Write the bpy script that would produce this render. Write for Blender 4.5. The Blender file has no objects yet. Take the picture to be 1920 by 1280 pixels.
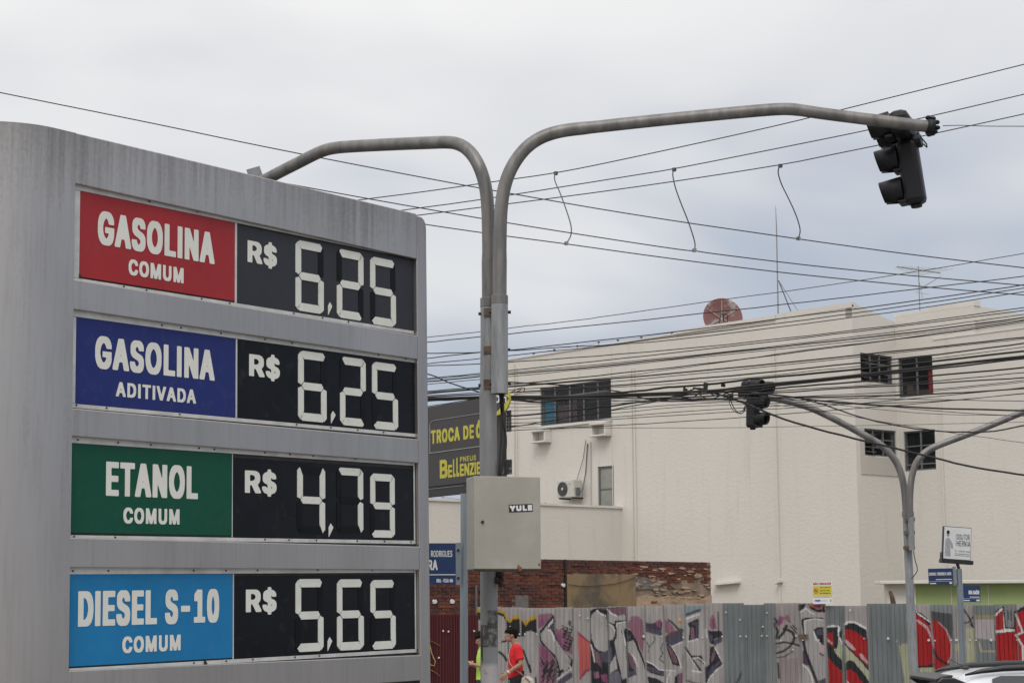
import bpy, bmesh, math, random
import numpy as np
from mathutils import Vector, Matrix
random.seed(7)
R = math.radians
SC = bpy.context.scene
COL = SC.collection

# ------------------------------------------------------------------ camera
F = 3600.0                      # focal length in pixels of a 1920 px wide frame
HOR = 1143.0                    # horizon row
PITCH = math.atan((HOR - 640.0) / F)
ROLL = R(0.37)
CAMZ = 2.0
cd = bpy.data.cameras.new('camera'); cam = bpy.data.objects.new('camera', cd); COL.objects.link(cam)
cd.sensor_width = 36.0; cd.lens = 36.0 * F / 1920.0; cd.clip_end = 3000; cd.clip_start = 0.1
cam.location = (0, 0, CAMZ)
cam.matrix_world = Matrix.Translation((0, 0, CAMZ)) @ Matrix.Rotation(math.pi/2 + PITCH, 4, 'X') @ Matrix.Rotation(-ROLL, 4, 'Z')
SC.camera = cam
CM = cam.matrix_world.copy()

# ------------------------------------------------------------------ world and sun
SUN_EL, SUN_ROT = R(52), R(205)
W = bpy.data.worlds.new('World'); SC.world = W; W.use_nodes = True
nt = W.node_tree; nt.nodes.clear()
def N(t, kind, **kw):
    n = t.nodes.new(kind)
    for k, v in kw.items(): setattr(n, k, v)
    return n
out = N(nt, 'ShaderNodeOutputWorld'); bg = N(nt, 'ShaderNodeBackground')
sky = N(nt, 'ShaderNodeTexSky', sky_type='NISHITA'); sky.sun_disc = False
sky.sun_elevation = SUN_EL; sky.sun_rotation = SUN_ROT
tc = N(nt, 'ShaderNodeTexCoord'); sep = N(nt, 'ShaderNodeSeparateXYZ')
nt.links.new(tc.outputs['Generated'], sep.inputs[0])
mp = N(nt, 'ShaderNodeMapping'); mp.inputs['Scale'].default_value = (1.0, 1.0, 2.6); mp.inputs['Location'].default_value = (0.33, 0.1, 0.22)
nt.links.new(tc.outputs['Generated'], mp.inputs[0])
nz = N(nt, 'ShaderNodeTexNoise'); nz.inputs['Scale'].default_value = 3.6; nz.inputs['Detail'].default_value = 3.2; nz.inputs['Roughness'].default_value = 0.5
nz.inputs['Distortion'].default_value = 0.3
nt.links.new(mp.outputs[0], nz.inputs['Vector'])
# overcast luminance rises with elevation (CIE overcast sky), cloud noise moves it a little
m1 = N(nt, 'ShaderNodeMath', operation='MULTIPLY_ADD'); m1.inputs[1].default_value = 0.36; m1.inputs[2].default_value = -0.180
nt.links.new(nz.outputs['Fac'], m1.inputs[0])
# the clouds thin to a bluer grey towards +X
mx = N(nt, 'ShaderNodeMath', operation='MULTIPLY_ADD'); mx.inputs[1].default_value = -0.16
nt.links.new(sep.outputs['X'], mx.inputs[0]); nt.links.new(m1.outputs[0], mx.inputs[2])
m2 = N(nt, 'ShaderNodeMath', operation='ADD'); nt.links.new(sep.outputs['Z'], m2.inputs[0]); nt.links.new(mx.outputs[0], m2.inputs[1])
rp = N(nt, 'ShaderNodeValToRGB')
els = rp.color_ramp.elements
els[0].position = 0.0; els[0].color = (0.27, 0.308, 0.378, 1)
els[1].position = 1.0; els[1].color = (1.0, 0.985, 0.97, 1)
for p, c in ((0.05, (0.270, 0.308, 0.378, 1)), (0.13, (0.335, 0.364, 0.418, 1)), (0.21, (0.505, 0.510, 0.523, 1)), (0.30, (0.60, 0.596, 0.592, 1)), (0.45, (0.70, 0.69, 0.68, 1))):
    e = els.new(p); e.color = c
nt.links.new(m2.outputs[0], rp.inputs[0])
sm = N(nt, 'ShaderNodeVectorMath', operation='SCALE'); sm.inputs['Scale'].default_value = 0.006
nt.links.new(sky.outputs[0], sm.inputs[0])
ad = N(nt, 'ShaderNodeVectorMath', operation='ADD')
sc2 = N(nt, 'ShaderNodeVectorMath', operation='SCALE'); sc2.inputs['Scale'].default_value = 1.0
nt.links.new(rp.outputs[0], sc2.inputs[0]); nt.links.new(sc2.outputs[0], ad.inputs[0]); nt.links.new(sm.outputs[0], ad.inputs[1])
nt.links.new(ad.outputs[0], bg.inputs[0]); bg.inputs[1].default_value = 1.0
nt.links.new(bg.outputs[0], out.inputs[0])

sd = bpy.data.lights.new('sun', 'SUN'); sd.energy = 0.9; sd.angle = R(24); sd.color = (1.0, 0.965, 0.92)
so = bpy.data.objects.new('sun', sd); COL.objects.link(so)
sdir = Vector((-math.sin(R(10)) * math.cos(SUN_EL), -math.cos(R(10)) * math.cos(SUN_EL), math.sin(SUN_EL)))  # towards the sun
so.rotation_euler = sdir.to_track_quat('Z', 'Y').to_euler()
sky.sun_rotation = math.atan2(sdir.x, sdir.y)
vs = SC.view_settings; vs.view_transform = 'Standard'; vs.look = 'None'; vs.gamma = 1; vs.exposure = 0.48; vs.use_curve_mapping = False

# ------------------------------------------------------------------ geometry helpers
def ray(px, py):
    d = CM.to_3x3() @ Vector(((px - 960) / F, (640 - py) / F, -1.0))
    return d
CO = Vector((0, 0, CAMZ))
def at(px, py, Y):
    "world point seen at that place of the photograph, Y metres in front"
    d = ray(px, py); return CO + d * (Y / d.y)
def to_px(p):
    q = CM.inverted() @ Vector(p)
    return 960 + F * q.x / -q.z, 640 - F * q.y / -q.z
CMI = np.array(CM.inverted())
def to_px_np(P):
    Q = P @ CMI[:3, :3].T + CMI[:3, 3]
    return 960 + F * Q[:, 0] / -Q[:, 2], 640 - F * Q[:, 1] / -Q[:, 2]

class Frame:
    "a plane in the place: origin, u (right), v (up), n (towards the viewer)"
    def __init__(s, o, u, v=None):
        s.o = Vector(o); s.u = Vector(u).normalized()
        v = Vector(v) if v is not None else Vector((0, 0, 1))
        s.v = (v - s.u * v.dot(s.u)).normalized(); s.n = s.u.cross(s.v).normalized()
    def P(s, u, v, w=0.0): return s.o + s.u * u + s.v * v + s.n * w
    def uv(s, px, py, w=0.0):
        d = ray(px, py); o = s.o + s.n * w
        t = (o - CO).dot(s.n) / d.dot(s.n); q = CO + d * t - s.o
        return q.dot(s.u), q.dot(s.v)

ORIG = {}
class MB:
    def __init__(s): s.v = []; s.f = []; s.mi = []; s.cm = 0
    def add(s, vs, fs):
        b = len(s.v); s.v += [Vector(p) for p in vs]
        for f in fs: s.f.append([b + i for i in f]); s.mi.append(s.cm)
        return s
    def box(s, fr, u0, u1, v0, v1, w0, w1):
        if u0 > u1: u0, u1 = u1, u0
        if v0 > v1: v0, v1 = v1, v0
        if w0 > w1: w0, w1 = w1, w0
        P = [fr.P(a, b, c) for c in (w0, w1) for b in (v0, v1) for a in (u0, u1)]
        return s.add(P, [(0, 2, 3, 1), (4, 5, 7, 6), (0, 1, 5, 4), (2, 6, 7, 3), (0, 4, 6, 2), (1, 3, 7, 5)])
    def prism(s, fr, poly, w0, w1):
        if sum(poly[i][0]*poly[(i+1) % len(poly)][1] - poly[(i+1) % len(poly)][0]*poly[i][1] for i in range(len(poly))) < 0: poly = poly[::-1]
        n = len(poly); w0, w1 = min(w0, w1), max(w0, w1)
        P = [fr.P(a, b, w0) for a, b in poly] + [fr.P(a, b, w1) for a, b in poly]
        return s.add(P, [tuple(range(n))[::-1], tuple(range(n, 2*n))] + [(i, (i+1) % n, n + (i+1) % n, n + i) for i in range(n)])
    def sheet(s, fr, poly, w=0.0):
        if sum(poly[i][0]*poly[(i+1) % len(poly)][1] - poly[(i+1) % len(poly)][0]*poly[i][1] for i in range(len(poly))) < 0: poly = poly[::-1]
        return s.add([fr.P(a, b, w) for a, b in poly], [tuple(range(len(poly)))])
    def tube(s, pts, r, seg=10, cap=True, flat=1.0):
        pts = [Vector(p) for p in pts]; n = len(pts)
        rs = r if isinstance(r, (list, tuple)) else [r] * n
        b = len(s.v); prev = None
        for i, p in enumerate(pts):
            t = (pts[min(i+1, n-1)] - pts[max(i-1, 0)]).normalized()
            if prev is None:
                a = Vector((0, 0, 1)) if abs(t.z) < 0.9 else Vector((0, 1, 0))
                x = t.cross(a).normalized()
            else:
                x = (prev - t * prev.dot(t)).normalized()
            prev = x; y = t.cross(x)
            for k in range(seg):
                an = 2 * math.pi * k / seg
                s.v.append(p + (x * math.cos(an) + y * math.sin(an) * flat) * rs[i])
        for i in range(n - 1):
            for k in range(seg):
                k2 = (k + 1) % seg
                s.f.append([b + i*seg + k, b + i*seg + k2, b + (i+1)*seg + k2, b + (i+1)*seg + k]); s.mi.append(s.cm)
        if cap:
            s.f.append([b + k for k in range(seg)][::-1]); s.mi.append(s.cm)
            s.f.append([b + (n-1)*seg + k for k in range(seg)]); s.mi.append(s.cm)
        return s
    def ball(s, c, r, seg=14, rings=9, M=None):
        c = Vector(c); r = Vector(r) if hasattr(r, '__len__') else Vector((r, r, r)); b = len(s.v)
        M = M or Matrix.Identity(3)
        for i in range(rings + 1):
            th = math.pi * i / rings
            for k in range(seg):
                an = 2 * math.pi * k / seg
                s.v.append(c + M @ Vector((r.x * math.sin(th) * math.cos(an), r.y * math.sin(th) * math.sin(an), r.z * math.cos(th))))
        for i in range(rings):
            for k in range(seg):
                k2 = (k + 1) % seg
                s.f.append([b + i*seg + k, b + (i+1)*seg + k, b + (i+1)*seg + k2, b + i*seg + k2]); s.mi.append(s.cm)
        return s
    def build(s, name, m, parent=None, smooth=False, bevel=0.0, base=None, weld=False):
        me = bpy.data.meshes.new(name)
        if parent is not None: o0 = ORIG[parent.name]
        else:
            if base is None:
                xs = [p.x for p in s.v]; ys = [p.y for p in s.v]; zs = [p.z for p in s.v]
                base = Vector(((min(xs)+max(xs))/2, (min(ys)+max(ys))/2, min(zs)))
            o0 = Vector(base)
        me.from_pydata([p - o0 for p in s.v], [], s.f)
        ms = m if isinstance(m, (list, tuple)) else [m]
        for q in ms: me.materials.append(q)
        if len(ms) > 1: me.polygons.foreach_set('material_index', s.mi)
        if smooth: me.polygons.foreach_set('use_smooth', [True] * len(me.polygons))
        me.validate()
        o = bpy.data.objects.new(name, me); COL.objects.link(o)
        if parent is not None: o.parent = parent; ORIG[o.name] = o0
        else: o.location = o0; ORIG[o.name] = o0
        if smooth == 'angle' or (smooth and bevel): pass
        if weld:
            w = o.modifiers.new('weld', 'WELD'); w.merge_threshold = 0.0005
        if bevel:
            b = o.modifiers.new('bevel', 'BEVEL'); b.width = bevel; b.segments = 2; b.limit_method = 'ANGLE'; b.angle_limit = R(40)
        if smooth == 'angle':
            for e in me.edges: pass
            me.set_sharp_from_angle(angle=R(35))
        return o

def tag(o, label=None, cat=None, group=None, kind=None):
    if label: o['label'] = label
    if cat: o['category'] = cat
    if group: o['group'] = group
    if kind: o['kind'] = kind
    return o
def thing(name, loc, label, cat, group=None):
    o = bpy.data.objects.new(name, None); COL.objects.link(o); o.location = loc; o.empty_display_size = 0.1
    ORIG[o.name] = Vector(loc)
    return tag(o, label, cat, group)
def copy_tree(src, parent=None):
    c = src.copy(); COL.objects.link(c); c.parent = parent
    ORIG[c.name] = ORIG[src.name]
    for ch in list(src.children): copy_tree(ch, c)
    return c

# ------------------------------------------------------------------ materials
def srgb(r, g, b):
    f = lambda c: ((c/255 + 0.055)/1.055)**2.4 if c > 10.3 else c/255/12.92
    return (f(r), f(g), f(b))
def mat(name, col, rough=0.6, metal=0.0, var=0.0, vscale=3.0, stretch=(1, 1, 1), col2=None, spec=0.5, bump=0.0, bscale=30.0, bstretch=None, alpha=1.0, coat=0.0,
        spot=None, spot_scale=8.0, spot_amt=0.5, spot_stretch=(1, 1, 1), detail=6, lo=0.35, hi=0.65, slo=0.55, shi=0.7):
    m = bpy.data.materials.new(name); m.use_nodes = True; t = m.node_tree; L = t.links
    b = t.nodes['Principled BSDF']
    b.inputs['Roughness'].default_value = rough; b.inputs['Metallic'].default_value = metal
    b.inputs['Specular IOR Level'].default_value = spec
    if coat: b.inputs['Coat Weight'].default_value = coat; b.inputs['Coat Roughness'].default_value = 0.08
    if alpha < 1: b.inputs['Alpha'].default_value = alpha
    b.inputs['Base Color'].default_value = (*col, 1)
    tcn = N(t, 'ShaderNodeTexCoord')
    src = None
    def noise(scale, st, det=detail):
        mp_ = N(t, 'ShaderNodeMapping'); mp_.inputs['Scale'].default_value = st
        L.new(tcn.outputs['Object'], mp_.inputs[0])
        n = N(t, 'ShaderNodeTexNoise'); n.inputs['Scale'].default_value = scale; n.inputs['Detail'].default_value = det; n.inputs['Roughness'].default_value = 0.6
        L.new(mp_.outputs[0], n.inputs['Vector']); return n
    if var or col2:
        n = noise(vscale, stretch)
        mr = N(t, 'ShaderNodeMapRange'); mr.inputs[1].default_value = lo; mr.inputs[2].default_value = hi
        L.new(n.outputs['Fac'], mr.inputs[0])
        mixn = N(t, 'ShaderNodeMix', data_type='RGBA')
        c2 = col2 or tuple(c * (1 - var) for c in col)
        mixn.inputs['A'].default_value = (*c2, 1); mixn.inputs['B'].default_value = (*col, 1)
        L.new(mr.outputs[0], mixn.inputs['Factor']); src = mixn.outputs['Result']
    if spot:
        n = noise(spot_scale, spot_stretch, 8)
        mr = N(t, 'ShaderNodeMapRange'); mr.inputs[1].default_value = slo; mr.inputs[2].default_value = shi; mr.inputs[4].default_value = spot_amt
        L.new(n.outputs['Fac'], mr.inputs[0])
        mx2 = N(t, 'ShaderNodeMix', data_type='RGBA'); mx2.inputs['B'].default_value = (*spot, 1)
        if src: L.new(src, mx2.inputs['A'])
        else: mx2.inputs['A'].default_value = (*col, 1)
        L.new(mr.outputs[0], mx2.inputs['Factor']); src = mx2.outputs['Result']
    if src: L.new(src, b.inputs['Base Color'])
    if bump:
        n = noise(bscale, bstretch or (1, 1, 1), 5)
        bp = N(t, 'ShaderNodeBump'); bp.inputs['Strength'].default_value = bump; bp.inputs['Distance'].default_value = 0.02
        L.new(n.outputs['Fac'], bp.inputs['Height']); L.new(bp.outputs[0], b.inputs['Normal'])
    return m

M = {}
M['wall'] = mat('cream_render', (0.635, 0.604, 0.553), 0.9, var=0.05, vscale=0.35, stretch=(1, 1, 0.6), bump=0.38, bscale=9.0, bstretch=(1, 1, 1.6), spot=(0.40, 0.35, 0.30), spot_scale=1.5, spot_stretch=(3.5, 3.5, 0.28), spot_amt=0.26, slo=0.56, shi=0.78)
M['wallgrey'] = mat('greyed_render', (0.50, 0.465, 0.425), 0.9, var=0.06, vscale=0.8, bump=0.4, bscale=6.0)
M['greenwall'] = mat('green_paint', (0.32, 0.40, 0.17), 0.85, var=0.12, vscale=1.5, bump=0.3, bscale=8)
M['trim'] = mat('white_trim', (0.66, 0.63, 0.59), 0.8, var=0.08, vscale=3)
M['alu'] = mat('silver_panel', (0.485, 0.458, 0.440), 0.30, 0.85, var=0.16, vscale=1.0, stretch=(1, 1, 0.35), spot=(0.22, 0.20, 0.185), spot_scale=5.0, spot_stretch=(6, 6, 0.35), spot_amt=0.35, slo=0.5, shi=0.85, bump=0.03, bscale=2)
M['alu_plain'] = mat('canopy_cladding', (0.12, 0.12, 0.13), .5)
M['shopwall'] = mat('shop_wall', (0.07, 0.065, 0.06), .8)
M['frame'] = mat('panel_frame', (0.62, 0.62, 0.60), 0.5, 0.2, var=0.25, vscale=6, stretch=(1, 1, 1))
M['dark'] = mat('dark_recess', (0.05, 0.048, 0.045), 0.8, var=0.4, vscale=8)
M['red'] = mat('red_panel', (0.345, 0.020, 0.025), 0.42, spec=.3, var=0.16, vscale=2, spot=(0.25, 0.05, 0.05), spot_scale=11, spot_amt=0.25, slo=0.52)
M['blue'] = mat('blue_panel', (0.013, 0.024, 0.145), 0.4, spec=.25, var=0.08, vscale=2, spot=(0.06, 0.07, 0.16), spot_scale=11, spot_amt=0.25, slo=0.52)
M['green'] = mat('green_panel', (0.004, 0.072, 0.042), 0.4, spec=.2, var=0.08, vscale=2, spot=(0.04, 0.08, 0.06), spot_scale=11, spot_amt=0.25, slo=0.52)
M['cyan'] = mat('cyan_panel', (0.010, 0.178, 0.405), 0.42, spec=.25, var=0.14, vscale=2, spot=(0.05, 0.2, 0.36), spot_scale=11, spot_amt=0.25, slo=0.52)
M['black'] = mat('black_panel', (0.009, 0.010, 0.013), 0.2, spec=.16, var=0.25, vscale=3, spot=(0.05, 0.05, 0.055), spot_scale=10, spot_amt=0.25, slo=0.58)
M['blackgrey'] = mat('sky_reflection_black_panel', (0.034, 0.037, 0.046), 0.45, spec=.2, var=0.15, vscale=3)  # greyer black: the gloss reflection of the bright sky is put into the colour
M['letter'] = mat('vinyl_letter', (0.71, 0.705, 0.65), 0.45, var=0.06, vscale=6)
M['segment'] = mat('segment_flap', (0.68, 0.68, 0.63), 0.5, var=0.08, vscale=9, spot=(0.40, 0.36, 0.30), spot_scale=11, spot_amt=0.35, slo=0.6, shi=0.75)
M['segblack'] = mat('segment_closed', (0.007, 0.007, 0.009), 0.35, spec=.15, var=0.4, vscale=15)
M['galv'] = mat('galvanised_steel', (0.225, 0.217, 0.212), 0.5, 0.45, var=0.45, vscale=3.0, stretch=(3, 3, 0.6), spot=(0.23, 0.19, 0.15), spot_scale=5, spot_stretch=(2, 2, 0.6), spot_amt=0.5, slo=0.5, shi=0.75)
M['galv2'] = mat('galvanised_pale', (0.31, 0.32, 0.33), 0.6, 0.3, var=0.3, vscale=6, stretch=(3, 3, 0.5), spot=(0.16, 0.16, 0.16), spot_scale=12, spot_stretch=(3, 3, 0.6), spot_amt=0.55, slo=0.57, shi=0.68)
M['galv3'] = mat('galvanised_post', (0.26, 0.30, 0.33), 0.5, 0.5, var=0.2, vscale=4, stretch=(3, 3, 0.4))
M['rust'] = mat('rusty_plate', (0.17, 0.12, 0.09), 0.8, 0.2, var=0.5, vscale=14)
M['bolt'] = mat('dark_bolt', (0.035, 0.025, 0.022), 0.6, 0.4)
M['sig'] = mat('signal_housing', (0.013, 0.0135, 0.017), 0.5, spec=.3, var=0.3, vscale=5)
M['cable'] = mat('cable_black', (0.022, 0.021, 0.020), 0.7, var=0.2, vscale=2)
M['wire'] = mat('wire_grey', (0.055, 0.05, 0.045), 0.7, 0.2)
M['cabinet'] = mat('cabinet_paint', (0.345, 0.328, 0.280), 0.5, var=0.10, vscale=3, spot=(0.45, 0.43, 0.39), spot_scale=2.5, spot_stretch=(1, 1, 1), spot_amt=0.35, slo=0.5, shi=0.62)
M['yellow'] = mat('yellow_vinyl', (0.50, 0.45, 0.055), 0.5, var=0.1, vscale=3)
M['board'] = mat('charcoal_board', (0.050, 0.046, 0.046), 0.55, var=0.08, vscale=2)
M['white'] = mat('white_paint', (0.72, 0.72, 0.72), 0.5, var=0.05, vscale=4)
M['line'] = mat('thin_white_line', (0.33, 0.33, 0.33), 0.6)
M['navy'] = mat('navy_sign', (0.016, 0.040, 0.125), 0.4, var=0.1, vscale=4)
M['redtxt'] = mat('red_print', (0.40, 0.02, 0.06), 0.6)
M['blk'] = mat('black_print', (0.02, 0.02, 0.02), 0.6)
M['blk2'] = mat('black_metal', (0.02, 0.02, 0.022), 0.4)
M['sigyellow'] = mat('yellow_print', (0.60, 0.52, 0.05), 0.6)
M['winframe'] = mat('window_steel', (0.14, 0.145, 0.15), 0.6, var=0.2, vscale=5)
M['glass'] = mat('dark_glass', (0.035, 0.038, 0.043), 0.12, alpha=0.24, spec=0.6)
M['frost'] = mat('frosted_glass', (0.30, 0.30, 0.27), 0.35, var=0.3, vscale=2.5)
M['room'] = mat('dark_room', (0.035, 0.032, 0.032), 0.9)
M['cblue'] = mat('blue_curtain', (0.04, 0.30, 0.48), 0.9, var=0.2, vscale=8, stretch=(6, 6, 0.5))
M['cmauve'] = mat('mauve_curtain', (0.16, 0.10, 0.12), 0.9, var=0.3, vscale=8, stretch=(6, 6, 0.5))
M['cred'] = mat('red_curtain', (0.55, 0.03, 0.03), 0.9)
M['cgreen'] = mat('green_print', (0.05, 0.35, 0.2), 0.9)
M['box'] = mat('cardboard', (0.20, 0.16, 0.12), 0.9, var=0.2, vscale=5)
M['acwhite'] = mat('ac_casing', (0.55, 0.53, 0.48), 0.6, var=0.08, vscale=5)
M['grille'] = mat('ac_grille', (0.07, 0.07, 0.07), 0.6)
M['mortar'] = mat('mortar', (0.30, 0.225, 0.17), 0.95, var=0.4, vscale=3, bump=0.6, bscale=20)
M['plaster'] = mat('yellowed_plaster', (0.25, 0.175, 0.095), 0.95, col2=(0.11, 0.09, 0.07), vscale=1.3, stretch=(1, 1, 0.9), bump=0.4, bscale=8, lo=0.36, hi=0.50, spot=(.13, .10, .07), spot_scale=2.5, spot_stretch=(2, 2, .5), spot_amt=.5)
M['plaster2'] = mat('crumbling_plaster', (0.47, 0.34, 0.235), 0.95, var=0.4, vscale=3, bump=0.6, bscale=12)
M['plaster3'] = mat('grey_plaster', (0.20, 0.18, 0.165), 0.95, var=0.4, vscale=3, bump=0.6, bscale=12)
M['bricks'] = [mat('brick_clay_%s' % n, c, 0.9, var=0.5, vscale=5, bump=0.5, bscale=25, spot=(0.07, 0.04, 0.035), spot_scale=2.2, spot_amt=0.85, slo=0.47, shi=0.62) for n, c in
               (('orange', (0.235, 0.075, 0.042)), ('red', (0.165, 0.052, 0.037)), ('brown', (0.13, 0.045, 0.037)), ('dark', (0.085, 0.042, 0.037)))]
M['redsheet'] = mat('maroon_sheet', (0.085, 0.012, 0.015), 0.5, var=0.12, vscale=4, stretch=(4, 1, .3))
M['screw'] = mat('screw_washer', (0.62, 0.62, 0.60), 0.4, 0.2)
M['skin'] = mat('skin', (0.36, 0.20, 0.135), 0.6, var=0.08, vscale=12)
M['hair'] = mat('dark_hair', (0.010, 0.008, 0.007), 0.9, spec=.15, bump=0.6, bscale=60, bstretch=(1, 1, .3))
M['tred'] = mat('red_tshirt', (0.62, 0.012, 0.018), 0.85, var=0.12, vscale=8, bump=0.3, bscale=14)
M['tlime'] = mat('lime_tshirt', (0.42, 0.66, 0.10), 0.85, var=0.12, vscale=8, bump=0.3, bscale=14)
M['jeans'] = mat('blue_jeans', (0.025, 0.06, 0.18), 0.9, var=0.2, vscale=10)
M['trousers'] = mat('black_trousers', (0.012, 0.012, 0.014), 0.9)
M['canvas'] = mat('cream_canvas', (0.56, 0.50, 0.42), 0.9, var=0.25, vscale=9, bump=0.8, bscale=9)
M['shoe'] = mat('shoe', (0.25, 0.25, 0.25), 0.7)
M['carpaint'] = mat('silver_white_paint', (0.62, 0.64, 0.68), 0.3, 0.15, coat=0.6)
M['carblack'] = mat('black_plastic', (0.018, 0.018, 0.02), 0.35)
M['carglass'] = mat('car_glass', (0.03, 0.032, 0.037), 0.08, spec=0.8)
M['tyre'] = mat('tyre', (0.02, 0.02, 0.02), 0.85)
M['lamp'] = mat('tail_lamp', (0.35, 0.01, 0.01), 0.2)
M['asphalt'] = mat('asphalt', (0.055, 0.055, 0.056), 0.9, var=0.2, vscale=2, bump=0.5, bscale=40)
M['pave'] = mat('concrete_paving', (0.25, 0.24, 0.225), 0.9, var=0.2, vscale=1.5, bump=0.3, bscale=20)
M['earth'] = mat('trodden_earth', (0.20, 0.17, 0.13), 0.95, var=0.3, vscale=0.3, bump=0.5, bscale=6)
M['wood'] = mat('rotten_wood', (0.14, 0.095, 0.06), 0.9, var=0.4, vscale=10)
M['dishred'] = mat('faded_red_dish', (0.21, 0.095, 0.092), 0.85, col2=(0.34, 0.315, 0.30), vscale=2.3, lo=0.40, hi=0.50, spot=(0.15, 0.12, 0.12), spot_scale=5, spot_amt=0.5)
M['ant'] = mat('antenna_metal', (0.27, 0.26, 0.24), 0.5, 0.5)
M['antd'] = mat('mast_metal', (0.10, 0.10, 0.11), 0.5, 0.4)
M['lens'] = mat('red_lens', (0.30, 0.010, 0.010), 0.3)
M['lensd'] = mat('unlit_lens', (0.02, 0.025, 0.02), 0.3)
M['roof'] = mat('roof_sheet', (0.35, 0.33, 0.3), 0.9)

def grime(m_, ztop_, colr, depth=.55):
    t = m_.node_tree; b = t.nodes['Principled BSDF']; src = b.inputs['Base Color'].links[0].from_socket
    tcn = N(t, 'ShaderNodeTexCoord'); sp = N(t, 'ShaderNodeSeparateXYZ'); t.links.new(tcn.outputs['Object'], sp.inputs[0])
    mp = N(t, 'ShaderNodeMapping'); mp.inputs['Scale'].default_value = (20, 20, .6); t.links.new(tcn.outputs['Object'], mp.inputs[0])
    n = N(t, 'ShaderNodeTexNoise'); n.inputs['Scale'].default_value = 1.0; n.inputs['Detail'].default_value = 7; n.inputs['Roughness'].default_value = .65; t.links.new(mp.outputs[0], n.inputs['Vector'])
    mp2 = N(t, 'ShaderNodeMapping'); mp2.inputs['Scale'].default_value = (1.3, 1.3, .3); t.links.new(tcn.outputs['Object'], mp2.inputs[0])
    n2 = N(t, 'ShaderNodeTexNoise'); n2.inputs['Scale'].default_value = 1.0; n2.inputs['Detail'].default_value = 3; t.links.new(mp2.outputs[0], n2.inputs['Vector'])
    n3 = N(t, 'ShaderNodeTexNoise'); n3.inputs['Scale'].default_value = 38; n3.inputs['Detail'].default_value = 4; t.links.new(tcn.outputs['Object'], n3.inputs['Vector'])
    f = N(t, 'ShaderNodeMapRange'); f.inputs[1].default_value = ztop_ - depth; f.inputs[2].default_value = ztop_; t.links.new(sp.outputs['Z'], f.inputs[0])
    a = N(t, 'ShaderNodeMath', operation='MULTIPLY_ADD'); a.inputs[1].default_value = .34; t.links.new(f.outputs[0], a.inputs[0]); t.links.new(n.outputs['Fac'], a.inputs[2])
    a2 = N(t, 'ShaderNodeMath', operation='MULTIPLY_ADD'); a2.inputs[1].default_value = .5; a2.inputs[2].default_value = -.25; t.links.new(n2.outputs['Fac'], a2.inputs[0])
    a3 = N(t, 'ShaderNodeMath', operation='ADD'); t.links.new(a.outputs[0], a3.inputs[0]); t.links.new(a2.outputs[0], a3.inputs[1])
    a4 = N(t, 'ShaderNodeMath', operation='MULTIPLY_ADD'); a4.inputs[1].default_value = .30; t.links.new(n3.outputs['Fac'], a4.inputs[0]); t.links.new(a3.outputs[0], a4.inputs[2])
    r = N(t, 'ShaderNodeMapRange'); r.inputs[1].default_value = .80; r.inputs[2].default_value = 1.25; r.inputs[4].default_value = .62; t.links.new(a4.outputs[0], r.inputs[0])
    mx = N(t, 'ShaderNodeMix', data_type='RGBA'); mx.inputs['B'].default_value = (*colr, 1); t.links.new(r.outputs[0], mx.inputs['Factor']); t.links.new(src, mx.inputs['A']); t.links.new(mx.outputs['Result'], b.inputs['Base Color'])
grime(M['alu'], 5.02, (.13, .115, .10))


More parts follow.
